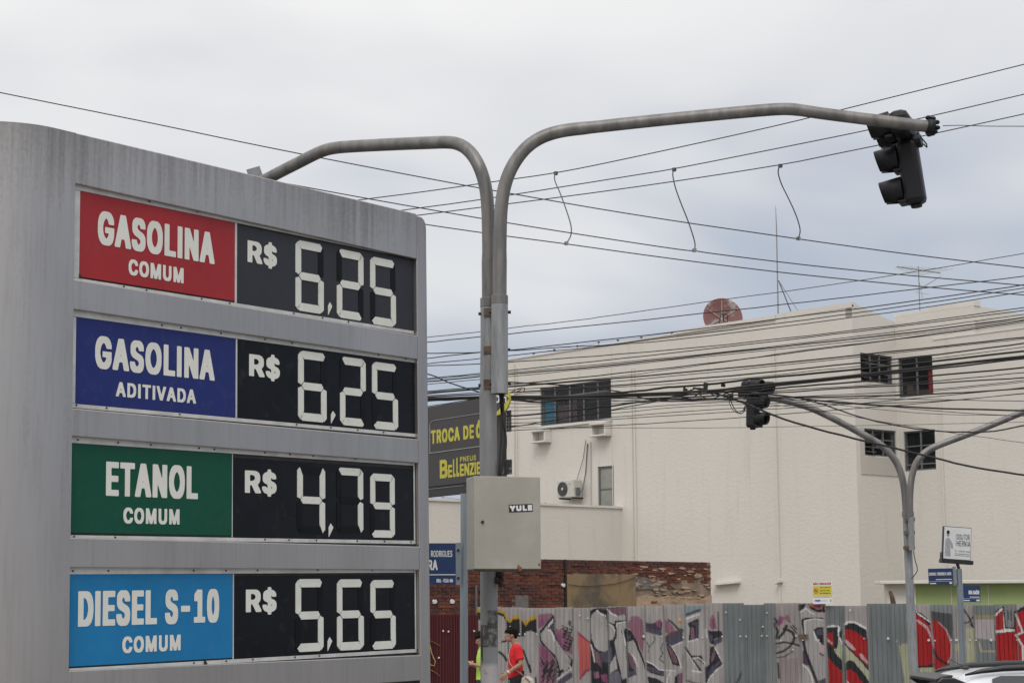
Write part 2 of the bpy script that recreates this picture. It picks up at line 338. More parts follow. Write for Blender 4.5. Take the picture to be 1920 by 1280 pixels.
# ------------------------------------------------------------------ lettering
# plain sans-serif capitals: advance and outline loops of every character used, in thousandths of an em
GLYPH = {
 ' ': (188, []),
 '$': (447, [[202,-74,202,583,244,583,244,-74],[224,-9,188,-7,156,-1,128,9,102,23,81,40,64,60,51,83,42,109,38,137,104,137,108,118,114,102,123,88,136,76,150,66,166,59,185,53,204,50,224,49,246,50,267,54,286,60,303,69,317,79,329,92,338,106,344,122,346,139,344,154,340,168,332,179,322,189,310,197,296,205,280,211,263,217,245,222,184,239,145,253,112,269,86,289,67,313,56,341,52,372,54,400,62,425,75,448,92,468,113,484,138,498,165,508,195,514,227,516,259,514,289,508,316,498,340,484,360,468,377,449,390,427,398,403,401,378,337,378,332,402,320,421,302,437,280,449,254,456,225,459,204,457,185,454,167,448,152,440,139,430,129,418,121,405,117,391,115,376,117,359,122,345,131,334,142,324,155,315,169,308,184,302,198,297,212,293,264,279,279,275,295,270,312,264,328,256,344,248,359,238,372,226,384,213,395,198,402,180,407,161,408,139,406,112,399,87,386,64,370,43,349,25,323,11,294,0,261,-7]]),
 '-': (453, [[337,244,337,188,114,188,114,244]]),
 '0': (453, [[227,-7,191,-3,158,7,130,24,105,48,85,77,69,113,57,155,50,202,48,254,50,306,57,353,69,395,85,431,106,461,130,484,159,502,191,512,227,516,262,512,295,502,323,484,348,461,368,431,384,395,396,353,403,306,405,254,403,202,396,155,384,113,368,77,348,48,323,24,295,7,263,-3],[227,50,250,52,271,60,290,74,306,92,320,116,330,144,338,176,342,213,344,254,342,295,338,332,330,365,320,393,306,416,290,435,271,449,250,457,227,460,203,457,182,449,163,435,147,416,134,393,123,365,115,332,111,295,109,254,111,213,115,176,123,144,134,116,147,92,163,74,182,60,203,52]]),
 '1': (453, [[76,0,76,55,391,55,391,0],[276,509,276,0,212,0,212,448,209,448,86,358,86,427,198,509]]),
 '2': (453, [[64,0,64,47,234,229,252,248,268,266,282,282,294,298,303,312,311,327,316,341,319,356,320,371,319,389,315,405,308,419,298,431,287,441,273,449,258,455,241,458,224,460,205,458,188,454,172,447,159,438,148,427,139,413,132,398,128,381,127,362,66,362,68,391,75,418,86,442,102,464,121,482,143,496,168,507,196,513,225,516,254,513,281,507,306,497,328,482,346,465,361,445,372,423,379,398,381,372,380,354,377,336,371,318,363,299,351,280,336,259,317,235,294,209,267,180,153,60,153,57,389,57,389,0]]),
 '3': (453, [[218,-7,188,-5,159,1,133,10,108,22,88,38,70,57,57,79,48,104,44,132,109,132,112,115,118,100,126,87,137,76,150,66,165,59,182,54,200,51,219,50,239,51,258,55,275,61,291,69,304,80,315,93,323,108,328,125,329,145,328,163,323,180,316,196,306,211,292,223,275,234,254,241,229,246,201,248,157,248,157,299,288,448,288,452,70,452,70,509,372,509,372,461,211,278,211,289,247,290,279,286,308,276,333,262,354,244,371,222,383,198,391,173,393,145,390,116,383,90,370,66,354,45,333,27,309,12,281,2,251,-5]]),
 '4': (453, [[40,105,40,158,247,509,311,509,109,166,109,163,413,163,413,105],[282,0,282,121,282,146,282,318,343,318,343,0]]),
 '5': (453, [[221,-7,192,-5,165,1,140,11,118,25,99,41,83,60,71,82,63,105,60,130,122,130,125,115,130,102,138,89,148,78,160,68,173,60,188,54,204,51,221,50,241,51,259,56,276,64,291,75,304,89,314,104,322,122,326,141,328,162,326,183,321,203,314,221,303,237,290,251,275,262,257,270,238,275,218,277,201,276,184,273,167,268,152,262,139,255,128,246,67,253,96,509,366,509,366,452,151,452,134,301,136,301,148,311,162,318,178,325,194,330,212,333,229,334,252,332,274,328,294,321,313,311,330,299,345,285,358,269,370,251,379,231,386,210,390,187,391,163,388,132,381,102,369,76,352,52,332,32,309,15,282,3,253,-4]]),
 '6': (453, [[226,-7,196,-4,168,3,142,15,119,31,100,51,84,74,73,101,66,130,64,162,65,187,71,212,80,239,93,268,112,302,137,340,252,509,322,509,151,261,145,261,151,270,157,279,165,288,174,295,184,302,196,307,208,311,221,313,235,314,265,312,291,305,316,295,337,280,355,262,370,240,380,215,387,187,389,157,387,127,379,98,368,73,352,50,333,30,310,14,284,3,257,-4],[226,48,245,50,263,55,279,63,293,73,304,86,314,101,322,119,326,137,327,157,326,178,322,196,314,213,304,228,293,241,279,251,263,259,245,264,226,265,207,264,190,259,174,252,160,241,148,229,138,214,131,197,126,179,125,158,126,138,131,119,138,102,148,86,160,73,174,63,190,55,207,50]]),
 '7': (453, [[97,0,323,448,323,452,62,452,62,509,391,509,391,449,165,0]]),
 '9': (453, [[226,516,256,513,285,506,310,494,333,478,352,458,368,434,380,408,387,378,389,347,387,322,382,296,373,270,359,240,340,207,315,168,200,0,130,0,301,248,307,248,302,238,295,229,287,221,278,214,268,207,257,202,245,198,232,195,218,195,188,197,161,203,137,214,116,229,98,247,83,269,72,294,66,321,64,352,66,382,73,411,85,436,101,459,120,479,143,494,168,506,196,513],[226,460,207,459,190,454,174,446,160,435,148,423,138,407,131,390,127,372,125,352,127,331,131,313,138,295,148,280,160,268,174,257,190,250,207,245,226,243,245,245,263,249,279,257,293,267,305,280,314,295,322,312,326,330,327,350,326,371,322,390,314,407,305,422,293,435,279,446,263,454,245,459]]),
 'A': (480, [[16,0,201,509,276,509,463,0,395,0,287,302,280,323,272,346,264,372,255,402,244,438,232,478,245,478,233,437,222,402,213,371,204,345,197,322,191,302,85,0],[110,142,110,199,370,199,370,142]]),
 'B': (456, [[60,0,60,509,241,509,274,507,304,501,329,491,350,477,367,461,381,442,390,421,396,398,398,374,397,353,393,336,387,320,378,307,368,295,356,286,343,278,329,272,315,267,315,262,331,260,347,254,363,245,378,234,391,220,402,203,411,184,416,161,418,136,416,111,410,88,400,67,386,48,368,31,344,18,317,8,284,2,247,0],[125,57,245,57,281,60,309,67,330,80,344,96,353,115,355,137,354,153,350,169,342,184,333,197,320,209,306,218,289,225,269,229,248,231,125,231],[125,285,238,285,256,287,273,290,288,296,302,304,314,314,323,326,330,340,335,355,336,372,333,393,326,412,313,429,294,442,270,449,240,452,125,452]]),
 'C': (510, [[267,-7,225,-3,186,7,150,25,119,49,92,79,70,115,53,157,44,203,40,254,44,305,53,352,70,393,92,429,119,459,150,484,186,501,225,512,267,516,293,514,317,511,340,504,362,496,383,485,402,471,419,456,435,438,448,418,459,397,467,373,473,348,408,348,404,365,397,380,389,395,380,407,369,418,357,428,344,437,330,444,315,449,300,453,284,455,267,456,237,453,209,445,184,432,161,414,141,391,125,364,113,332,106,295,103,254,106,213,113,177,125,145,141,117,161,94,184,76,210,63,237,56,267,53,284,54,300,56,315,60,330,65,344,72,357,81,369,90,380,102,389,114,397,128,404,144,408,160,473,160,467,135,459,112,448,91,435,71,420,53,402,38,383,24,363,13,341,5,317,-2,293,-6]]),
 'D': (502, [[219,0,96,0,96,57,215,57,254,60,288,68,318,81,343,99,363,122,379,149,390,181,397,216,399,255,397,294,390,329,379,361,364,388,344,410,320,428,291,441,258,449,221,452,93,452,93,509,225,509,273,505,315,495,353,478,385,455,412,426,433,391,449,351,458,306,462,255,458,205,449,159,433,119,411,83,384,54,351,31,312,14,268,3],[125,509,125,0,60,0,60,509]]),
 'E': (419, [[60,0,60,509,372,509,372,452,125,452,125,286,355,286,355,229,125,229,125,57,375,57,375,0]]),
 'F': (410, [[60,0,60,509,369,509,369,452,125,452,125,278,346,278,346,221,125,221,125,0]]),
 'G': (520, [[269,-7,225,-3,185,7,149,25,118,49,91,79,69,116,53,157,43,203,40,254,43,305,53,352,69,393,91,429,117,459,149,484,184,501,223,512,265,516,291,514,316,510,340,504,363,494,384,483,403,469,421,453,436,436,449,416,460,395,468,373,474,349,408,349,402,365,395,379,387,393,378,406,368,417,356,427,344,436,330,443,315,448,300,453,283,455,265,456,236,453,209,445,183,432,160,414,141,392,125,364,113,332,106,295,103,254,106,213,113,177,125,145,141,117,161,95,184,76,210,63,238,56,269,53,296,55,322,61,345,71,365,85,382,102,396,123,407,147,413,173,415,202,434,199,283,199,283,256,478,256,478,200,475,160,466,124,451,91,431,62,406,38,377,19,344,5,308,-4]]),
 'H': (517, [[60,0,60,509,125,509,125,289,392,289,392,509,457,509,457,0,392,0,392,232,125,232,125,0]]),
 'I': (185, [[60,0,60,509,125,509,125,0]]),
 'K': (467, [[104,145,104,216,116,231,128,246,139,261,151,275,162,289,174,303,187,317,199,331,212,344,364,509,448,509,231,276,228,276],[60,0,60,509,125,509,125,334,124,225,125,193,125,0],[372,0,188,259,228,309,449,0]]),
 'L': (393, [[60,0,60,509,125,509,125,57,361,57,361,0]]),
 'M': (628, [[60,0,60,509,152,509,277,187,280,179,284,170,287,159,291,147,295,135,299,123,303,110,307,97,311,84,315,71,319,60,322,49,307,49,311,59,314,71,318,83,322,95,326,108,330,121,334,134,338,146,342,158,346,169,349,179,352,187,476,509,568,509,568,0,504,0,504,291,504,302,504,314,504,327,505,340,505,354,505,369,505,383,506,398,506,413,506,428,507,443,507,457,513,457,508,441,503,425,498,409,492,393,487,378,482,363,477,348,472,335,467,322,463,310,459,300,456,291,342,0,286,0,170,291,167,300,163,310,159,321,155,333,150,347,145,361,140,376,134,392,129,408,124,424,118,441,112,457,119,457,119,444,120,430,120,416,120,401,121,386,121,372,121,357,121,342,122,328,122,315,122,302,122,291,122,0]]),
 'N': (523, [[60,0,60,509,136,509,343,183,349,174,355,163,363,151,371,137,379,122,388,107,396,90,405,73,414,55,405,54,403,72,402,90,401,108,400,126,399,142,399,157,399,171,399,184,399,195,399,509,463,509,463,0,387,0,202,290,194,303,186,317,177,331,168,346,159,363,148,381,136,402,123,425,108,452,119,454,120,429,121,406,122,384,123,363,124,345,124,328,125,313,125,301,125,291,125,0]]),
 'O': (533, [[267,-7,225,-3,186,7,150,25,119,49,92,79,70,115,53,157,44,203,40,254,44,305,53,352,70,393,92,429,119,459,150,484,186,501,225,512,267,516,309,512,348,501,384,484,415,459,442,429,464,393,480,352,490,305,493,254,490,203,480,157,464,115,442,79,415,49,384,25,348,7,309,-3],[267,53,296,55,324,63,349,76,372,94,392,116,408,144,420,176,428,213,430,254,428,295,420,332,408,365,392,392,372,415,349,433,324,446,296,453,267,456,237,453,210,445,184,433,161,415,142,392,125,364,113,332,106,295,103,254,106,213,113,176,125,144,142,117,161,94,184,76,210,63,237,55]]),
 'P': (445, [[60,0,60,509,235,509,272,506,305,499,332,487,356,471,375,452,390,430,400,404,407,377,409,348,407,318,400,291,390,265,375,243,356,223,332,207,305,195,272,188,235,186,109,186,109,242,233,242,257,244,279,248,297,256,312,266,324,279,333,294,339,310,343,328,344,348,343,367,339,385,333,402,324,416,312,428,297,439,279,446,257,451,232,452,125,452,125,0]]),
 'R': (449, [[60,0,60,509,236,509,273,506,305,500,333,489,356,473,376,455,390,433,401,408,407,381,409,352,407,323,401,296,390,271,376,250,356,232,333,217,305,206,273,200,236,198,96,198,96,255,234,255,258,256,280,260,298,267,313,276,325,287,334,300,340,316,344,333,345,352,344,371,340,389,334,405,325,419,313,430,298,440,279,446,258,451,233,452,125,452,125,0],[353,0,230,229,303,229,428,0]]),
 'S': (447, [[224,-9,188,-7,156,-1,128,9,102,23,81,40,64,60,51,83,42,109,38,137,104,137,108,118,114,102,123,88,136,76,150,66,166,59,185,53,204,50,224,49,246,50,267,54,286,60,303,69,317,79,329,92,338,106,344,122,346,139,344,154,340,168,332,179,322,189,310,197,296,205,280,211,263,217,245,222,184,239,145,253,112,269,86,289,67,313,56,341,52,372,54,400,62,425,75,448,92,468,113,484,138,498,165,508,195,514,227,516,259,514,289,508,316,498,340,484,360,468,377,449,390,427,398,403,401,378,337,378,332,402,320,421,302,437,280,449,254,456,225,459,204,457,185,454,167,448,152,440,139,430,129,418,121,405,117,391,115,376,117,359,122,345,131,334,142,324,155,315,169,308,184,302,198,297,212,293,264,279,279,275,295,270,312,264,328,256,344,248,359,238,372,226,384,213,395,198,402,180,407,161,408,139,406,112,399,87,386,64,370,43,349,25,323,11,294,0,261,-7]]),
 'T': (449, [[32,452,32,509,417,509,417,452,257,452,257,0,193,0,193,452]]),
 'U': (517, [[259,-8,220,-6,186,2,154,15,126,33,103,55,85,80,71,108,63,140,60,173,60,509,124,509,124,178,126,155,132,133,141,113,153,95,169,80,187,68,208,59,232,53,259,52,285,53,309,59,331,68,349,80,364,95,377,113,385,133,391,155,393,178,393,509,457,509,457,173,454,140,446,108,433,80,414,55,391,33,363,15,332,2,297,-6]]),
 'V': (480, [[204,0,16,509,84,509,192,206,199,187,207,164,215,137,225,106,236,71,248,31,235,31,247,71,257,107,267,138,276,165,283,187,290,206,395,509,463,509,278,0]]),
 'Y': (472, [[203,0,203,208,16,509,91,509,192,344,203,327,213,309,222,292,231,274,240,254,250,230,224,230,233,254,242,275,251,293,260,310,270,327,280,344,381,509,455,509,268,208,268,0]]),
 'Z': (438, [[42,0,42,46,273,385,284,400,295,415,306,431,318,446,329,461,341,476,348,454,327,453,306,453,285,452,265,452,244,452,223,452,40,452,40,509,397,509,397,462,169,129,157,113,146,97,134,81,122,65,110,49,97,33,90,54,111,55,131,56,152,57,173,57,193,57,214,57,399,57,399,0]]),
 'g': (425, [[207,-151,180,-149,156,-146,134,-140,114,-132,97,-122,82,-110,70,-97,59,-84,51,-69,101,-41,107,-49,114,-57,122,-66,131,-74,142,-82,154,-88,169,-93,187,-96,207,-97,236,-95,261,-87,282,-75,298,-58,308,-34,311,-6,311,68,306,68,301,60,294,51,287,41,277,32,266,23,252,16,236,10,217,6,195,5,165,7,138,14,113,27,90,43,71,65,55,90,43,120,36,154,34,191,36,229,43,263,55,293,71,320,90,342,112,361,138,374,166,382,196,384,218,383,237,379,253,373,267,365,279,356,288,346,296,336,302,327,308,319,313,319,313,379,372,379,372,-9,370,-40,363,-67,350,-90,334,-109,314,-124,291,-136,265,-144,237,-149],[205,59,227,61,246,66,264,75,278,87,290,103,300,121,307,142,311,166,312,193,311,219,307,242,300,264,291,283,279,299,264,312,247,322,227,328,205,330,182,328,163,322,145,312,130,298,118,282,109,262,102,241,98,218,96,193,98,167,102,144,109,123,118,104,131,88,145,76,163,66,183,61]]),
 'l': (189, [[139,-2,112,0,91,8,74,20,62,37,55,59,53,84,53,509,114,509,114,99,114,83,117,71,120,62,126,57,135,53,146,52,152,52,157,52,160,53,164,53,167,54,170,54,181,3,175,1,169,0,162,-1,154,-2,147,-2]]),
 'm': (610, [[53,0,53,379,112,379,112,295,108,295,114,314,122,331,132,346,144,358,158,368,172,376,187,382,203,385,219,386,245,383,268,375,287,361,303,342,314,320,321,295,312,295,318,312,326,329,337,343,350,356,364,366,381,375,398,381,417,385,437,386,458,385,478,380,497,372,514,361,529,346,541,328,550,307,555,283,557,255,557,0,496,0,496,254,493,279,485,298,473,313,456,323,438,329,419,330,402,329,387,326,374,320,363,312,353,302,345,290,340,277,336,263,335,247,335,0,274,0,274,260,272,280,265,297,253,311,238,322,220,328,199,330,185,329,171,326,158,320,145,312,135,302,126,289,119,274,115,257,114,238,114,0]]),
 's': (365, [[182,-8,157,-7,133,-3,112,3,93,12,76,24,62,38,50,54,41,73,36,94,94,107,101,87,111,72,124,60,141,52,160,47,181,45,206,47,227,53,244,62,258,74,265,88,268,103,266,115,262,126,254,136,243,144,229,150,212,155,149,170,118,180,92,192,72,208,58,227,50,249,47,274,49,295,55,314,65,332,79,347,95,360,115,370,137,378,161,383,187,384,212,383,234,379,254,372,271,363,286,352,299,339,309,324,318,308,324,290,268,277,262,291,254,304,243,316,228,325,210,331,187,333,166,331,147,326,131,317,119,305,111,292,109,277,110,264,115,253,124,243,136,235,152,229,172,223,229,209,261,200,287,187,306,171,320,153,328,131,331,107,329,85,323,65,312,47,298,31,281,18,260,6,236,-2,210,-7]]),
 'u': (410, [[182,-5,158,-3,135,2,115,11,97,23,82,39,69,59,60,82,54,109,53,139,53,379,114,379,114,144,116,117,124,94,137,75,154,61,175,53,200,50,218,51,234,55,249,62,263,71,274,83,283,97,290,113,295,132,296,153,296,379,357,379,357,0,298,0,298,92,307,92,294,60,277,35,257,17,234,5,209,-3]]),
 'Á': (480, [[16,0,201,509,276,509,463,0,395,0,287,302,280,323,272,346,264,372,255,402,244,438,232,478,245,478,233,437,222,402,213,371,204,345,197,322,191,302,85,0],[110,142,110,199,370,199,370,142],[213,558,260,659,329,659,263,558]]),
 'Ã': (480, [[16,0,201,509,276,509,463,0,395,0,287,302,280,323,272,346,264,372,255,402,244,438,232,478,245,478,233,437,222,402,213,371,204,345,197,322,191,302,85,0],[110,142,110,199,370,199,370,142],[284,576,276,576,268,578,260,580,252,583,244,586,237,590,230,593,223,597,217,600,211,602,206,603,201,604,196,603,192,600,188,595,186,590,184,583,183,577,141,577,143,596,147,613,155,628,165,639,179,645,196,648,204,647,212,646,220,643,228,640,235,637,241,633,248,630,254,626,260,623,266,621,272,619,278,619,283,620,287,622,291,625,294,631,296,638,297,646,339,646,337,626,332,609,324,595,313,584,300,578]]),
 'Ç': (510, [[267,-7,225,-3,186,7,150,25,119,49,92,79,70,115,53,157,44,203,40,254,44,305,53,352,70,393,92,429,119,459,150,484,186,501,225,512,267,516,293,514,317,511,340,504,362,496,383,485,402,471,419,456,435,438,448,418,459,397,467,373,473,348,408,348,404,365,397,380,389,395,380,407,369,418,357,428,344,437,330,444,315,449,300,453,284,455,267,456,237,453,209,445,184,432,161,414,141,391,125,364,113,332,106,295,103,254,106,213,113,177,125,145,141,117,161,94,184,76,210,63,237,56,267,53,284,54,300,56,315,60,330,65,344,72,357,81,369,90,380,102,389,114,397,128,404,144,408,160,473,160,467,135,459,112,448,91,435,71,420,53,402,38,383,24,363,13,341,5,317,-2,293,-6],[228,-146,228,-110,268,-110,280,-110,288,-108,294,-105,299,-101,301,-95,302,-88,301,-80,299,-75,294,-71,288,-68,280,-66,268,-66,240,-66,251,13,283,13,283,-3,283,-33,303,-35,319,-40,332,-47,341,-58,346,-71,348,-88,345,-106,339,-121,328,-132,313,-140,293,-145,269,-146]]),
 'Ê': (419, [[60,0,60,509,372,509,372,452,125,452,125,286,355,286,355,229,125,229,125,57,375,57,375,0],[169,565,109,565,109,567,189,659,247,659,327,567,327,565,266,565,218,624]]),
 'Ó': (533, [[267,-7,225,-3,186,7,150,25,119,49,92,79,70,115,53,157,44,203,40,254,44,305,53,352,70,393,92,429,119,459,150,484,186,501,225,512,267,516,309,512,348,501,384,484,415,459,442,429,464,393,480,352,490,305,493,254,490,203,480,157,464,115,442,79,415,49,384,25,348,7,309,-3],[267,53,296,55,324,63,349,76,372,94,392,116,408,144,420,176,428,213,430,254,428,295,420,332,408,365,392,392,372,415,349,433,324,446,296,453,267,456,237,453,210,445,184,433,161,415,142,392,125,364,113,332,106,295,103,254,106,213,113,176,125,144,142,117,161,94,184,76,210,63,237,55],[240,558,288,659,356,659,290,558]]),
 'Ú': (517, [[259,-8,220,-6,186,2,154,15,126,33,103,55,85,80,71,108,63,140,60,173,60,509,124,509,124,178,126,155,132,133,141,113,153,95,169,80,187,68,208,59,232,53,259,52,285,53,309,59,331,68,349,80,364,95,377,113,385,133,391,155,393,178,393,509,457,509,457,173,454,140,446,108,433,80,414,55,391,33,363,15,332,2,297,-6],[232,558,280,659,348,659,282,558]]),
 'á': (389, [[160,-9,137,-7,115,-3,94,5,76,15,60,29,48,45,38,63,32,84,30,108,32,128,36,146,43,161,53,174,64,184,78,193,92,200,108,206,125,211,143,214,161,217,178,220,200,223,218,225,234,227,247,229,257,231,265,235,271,240,274,246,276,255,276,257,275,272,272,285,267,297,260,307,251,315,240,322,227,327,212,330,196,331,178,330,163,327,149,322,137,316,127,309,118,301,110,292,104,283,100,274,41,291,51,313,64,331,79,346,95,358,114,368,133,375,153,380,173,383,194,384,208,384,223,382,239,379,255,375,271,369,286,360,300,350,312,336,322,320,330,301,335,278,337,251,337,0,277,0,277,52,272,52,267,43,260,34,252,25,242,16,229,8,215,1,199,-4,181,-7],[170,45,192,47,211,51,228,59,242,68,254,80,263,93,270,108,274,122,276,138,276,190,272,187,267,184,259,182,251,180,241,178,231,176,221,174,210,173,200,171,191,170,182,169,175,168,161,166,147,163,134,159,122,153,112,147,103,139,97,130,93,118,92,105,93,93,96,82,102,72,109,64,119,57,130,52,142,48,156,46],[162,429,210,529,278,529,212,429]])}
def outline(s, space):
    "edges (x0, y0, x1, y1) of the whole line of lettering"
    x = 0; E = []
    for ch in s:
        adv, loops = GLYPH[ch]
        for l in loops:
            p = np.array(l, float).reshape(-1, 2) + (x, 0); E.append(np.concatenate([p, np.roll(p, -1, 0)], 1))
        x += adv + (space - 1)*400
    return np.concatenate(E)
TG = {}
def glyphs(s, ratio, ox, oy, space, K):
    "letters as flat cell meshes in a unit box: the outline is filled, thickened to the wanted weight and contoured"
    key = (s, round(ratio, 2), ox, oy, space, K)
    if key in TG: return TG[key]
    E = outline(s, space); mn = np.minimum(E[:, :2].min(0), E[:, 2:].min(0)); mxx = np.maximum(E[:, :2].max(0), E[:, 2:].max(0))
    SS = 6; H = K*SS; Wd = max(8, int(H*ratio)); kx, ky = max(0, int(round(ox*H))), max(0, int(round(oy*H)))
    iw, ih = max(4, Wd - 2*kx), max(4, H - 2*ky); pad = SS*2
    img = np.zeros((H + 2*pad, Wd + 2*pad), bool)
    sc_ = np.array([iw, ih])/(mxx - mn); A = (E[:, :2] - mn)*sc_ + (kx + pad, ky + pad); B = (E[:, 2:] - mn)*sc_ + (kx + pad, ky + pad)
    x0, y0, x1, y1 = A[:, 0], A[:, 1], B[:, 0], B[:, 1]
    for r in range(img.shape[0]):
        yc = r + .5; m_ = (y0 > yc) != (y1 > yc)
        if not m_.any(): continue
        xs = x0[m_] + (yc - y0[m_])*(x1[m_]-x0[m_])/(y1[m_]-y0[m_]); dr = np.where(y1[m_] > y0[m_], 1, -1); o_ = np.argsort(xs); wn = 0
        for i in range(len(o_)-1):
            wn += dr[o_[i]]
            if wn: img[r, int(round(xs[o_[i]])):int(round(xs[o_[i+1]]))] = True
    d = img.copy()
    for k in range(1, kx+1): d[:, k:] |= img[:, :-k]; d[:, :-k] |= img[:, k:]
    img = d.copy()
    for k in range(1, ky+1): d[k:] |= img[:-k]; d[:-k] |= img[k:]
    h2, w2 = d.shape[0]//SS*SS, d.shape[1]//SS*SS
    f = d[:h2, :w2].reshape(h2//SS, SS, w2//SS, SS).mean((1, 3))
    ny, nx = f.shape; tot = []; runs = []
    ink = (f > .5).any(0); st = None
    for i in range(nx+1):
        on = i < nx and ink[i]
        if on and st is None: st = i
        if not on and st is not None: runs.append((st-1, i)); st = None
    P = lambda i, j: (((i + .5)*SS - pad)/Wd, ((j + .5)*SS - pad)/H)
    for a_, b_ in runs:
        V = []; Fc = []; idx = {}
        def vid(p):
            k = (round(p[0], 5), round(p[1], 5))
            if k not in idx: idx[k] = len(V); V.append(p)
            return idx[k]
        for j in range(ny-1):
            i = max(0, a_)
            while i < min(b_, nx-1):
                c = [(i, j), (i+1, j), (i+1, j+1), (i, j+1)]; g = [f[y, x] for x, y in c]; ins = [q > .5 for q in g]
                if all(ins):
                    i2 = i
                    while i2 + 1 < min(b_, nx-1) and f[j, i2+2] > .5 and f[j+1, i2+2] > .5: i2 += 1
                    Fc.append([vid(P(i, j)), vid(P(i2+1, j)), vid(P(i2+1, j+1)), vid(P(i, j+1))]); i = i2 + 1; continue
                if any(ins):
                    pol = []
                    for k in range(4):
                        k2 = (k+1) % 4
                        if ins[k]: pol.append(vid(P(*c[k])))
                        if ins[k] != ins[k2]:
                            t_ = (.5 - g[k])/(g[k2]-g[k]); pol.append(vid(P(c[k][0] + (c[k2][0]-c[k][0])*t_, c[k][1] + (c[k2][1]-c[k][1])*t_)))
                    pol = [p for n_, p in enumerate(pol) if p != pol[n_-1]]
                    if len(pol) > 2: Fc.append(pol)
                i += 1
        if Fc: tot.append((V, Fc))
    TG[key] = tot
    return tot
def put_text(mb, fr, s, u0, u1, v0, v1, w, off=.03, space=1.12, ox=None, K=20):
    for V, Fc in glyphs(s, (u1-u0)/(v1-v0), off if ox is None else ox, off, space, K):
        mb.add([fr.P(u0 + x*(u1-u0), v0 + y*(v1-v0), w) for x, y in V], Fc)
    return mb
def put_letters(fr, s, u0, u1, v0, v1, w, mt, parent, off=.03, space=1.12, ox=None, K=26, name='letter'):
    for V, Fc in glyphs(s, (u1-u0)/(v1-v0), off if ox is None else ox, off, space, K):
        m = MB(); m.add([fr.P(u0 + x*(u1-u0), v0 + y*(v1-v0), w) for x, y in V], Fc); m.build(name, mt, parent)

# ================================================================== THE SETTING: ground, road, pavements
UP = Frame((0, 0, 0), (1, 0, 0), (0, 1, 0))      # horizontal frame: u = X, v = Y, n = up
m = MB(); m.box(UP, -900, 900, -900, 1500, -1.0, -0.14); tag(m.build('ground', M['earth']), kind='structure')
m = MB(); m.box(UP, -120, 120, 16.8, 29.2, -0.2, -0.13); tag(m.build('road', M['asphalt']), kind='structure')
m = MB(); m.box(UP, -120, 120, 29.2, 35.6, -0.2, 0.0); tag(m.build('pavement', M['pave'], bevel=0.02), kind='structure')
m = MB(); m.box(UP, -120, 120, -30, 16.8, -0.2, 0.0); tag(m.build('forecourt', M['pave'], bevel=0.02), kind='structure')
m = MB()
for k in range(-14, 15): m.box(UP, k*4.0, k*4.0 + 2.0, 22.94, 23.06, -0.13, -0.126)
tag(m.build('lane_markings', M['white']), kind='structure')

# ================================================================== WHITE BUILDING
P1 = at(1597, 574, 46.0); Pl = at(955, 677, 46.0 * 1.207)
dA = Vector((P1.x - Pl.x, P1.y - Pl.y, 0)).normalized()
dB = Vector((-dA.y, dA.x, 0))
if dB.y < 0: dB = -dB
FA = Frame((P1.x, P1.y, 0), dA)                        # u = 0 at the corner, negative to the left
ztop = 0.5 * (P1.z + Pl.z)
FB = Frame((P1.x, P1.y, 0), dB)
uB1 = FB.uv(1678, 640)[0]
PC = FB.P(uB1, 0)
FC = Frame(PC, dA)
# the annex meets wall A at its concave corner
uAx = FA.uv(1166, 1000)[0]
PX = FA.P(uAx, 0)
FX = Frame(PX, dB)                                      # u negative = nearer and to the left
bld = thing('white_building', (P1.x, P1.y, 0), 'large cream rendered building behind the graffiti fence', 'building')

def wall(fr, u0, u1, v0, v1, holes, t=0.16, name='wall', m_=None, parent=None):
    "outer skin of a wall with openings cut through it and their reveals"
    us = sorted({u0, u1, *[h[0] for h in holes], *[h[1] for h in holes]}); vs_ = sorted({v0, v1, *[h[2] for h in holes], *[h[3] for h in holes]})
    mb = MB()
    for i in range(len(us)-1):
        for j in range(len(vs_)-1):
            cu, cv = (us[i]+us[i+1])/2, (vs_[j]+vs_[j+1])/2
            if any(h[0] < cu < h[1] and h[2] < cv < h[3] for h in holes): continue
            mb.sheet(fr, [(us[i], vs_[j]), (us[i+1], vs_[j]), (us[i+1], vs_[j+1]), (us[i], vs_[j+1])])
    for a, b, c, d in holes:
        for q in (((a, c), (a, d)), ((a, d), (b, d)), ((b, d), (b, c)), ((b, c), (a, c))):
            (x0, y0), (x1, y1) = q
            mb.add([fr.P(x0, y0, 0), fr.P(x1, y1, 0), fr.P(x1, y1, -t), fr.P(x0, y0, -t)], [(0, 1, 2, 3)])
    return mb.build(name, m_ or M['wall'], parent)

def hole(fr, x0, y0, x1, y1, yr0=None, yr1=None):
    "opening seen between two photo columns: y0, y1 top and bottom at the left; yr0, yr1 at the right"
    a = fr.uv(x0, y0); b_ = fr.uv(x0, y1); c = fr.uv(x1, yr0 if yr0 is not None else y0); d = fr.uv(x1, yr1 if yr1 is not None else y1)
    return ((a[0]+b_[0])/2, (c[0]+d[0])/2, (b_[1]+d[1])/2, (a[1]+c[1])/2)

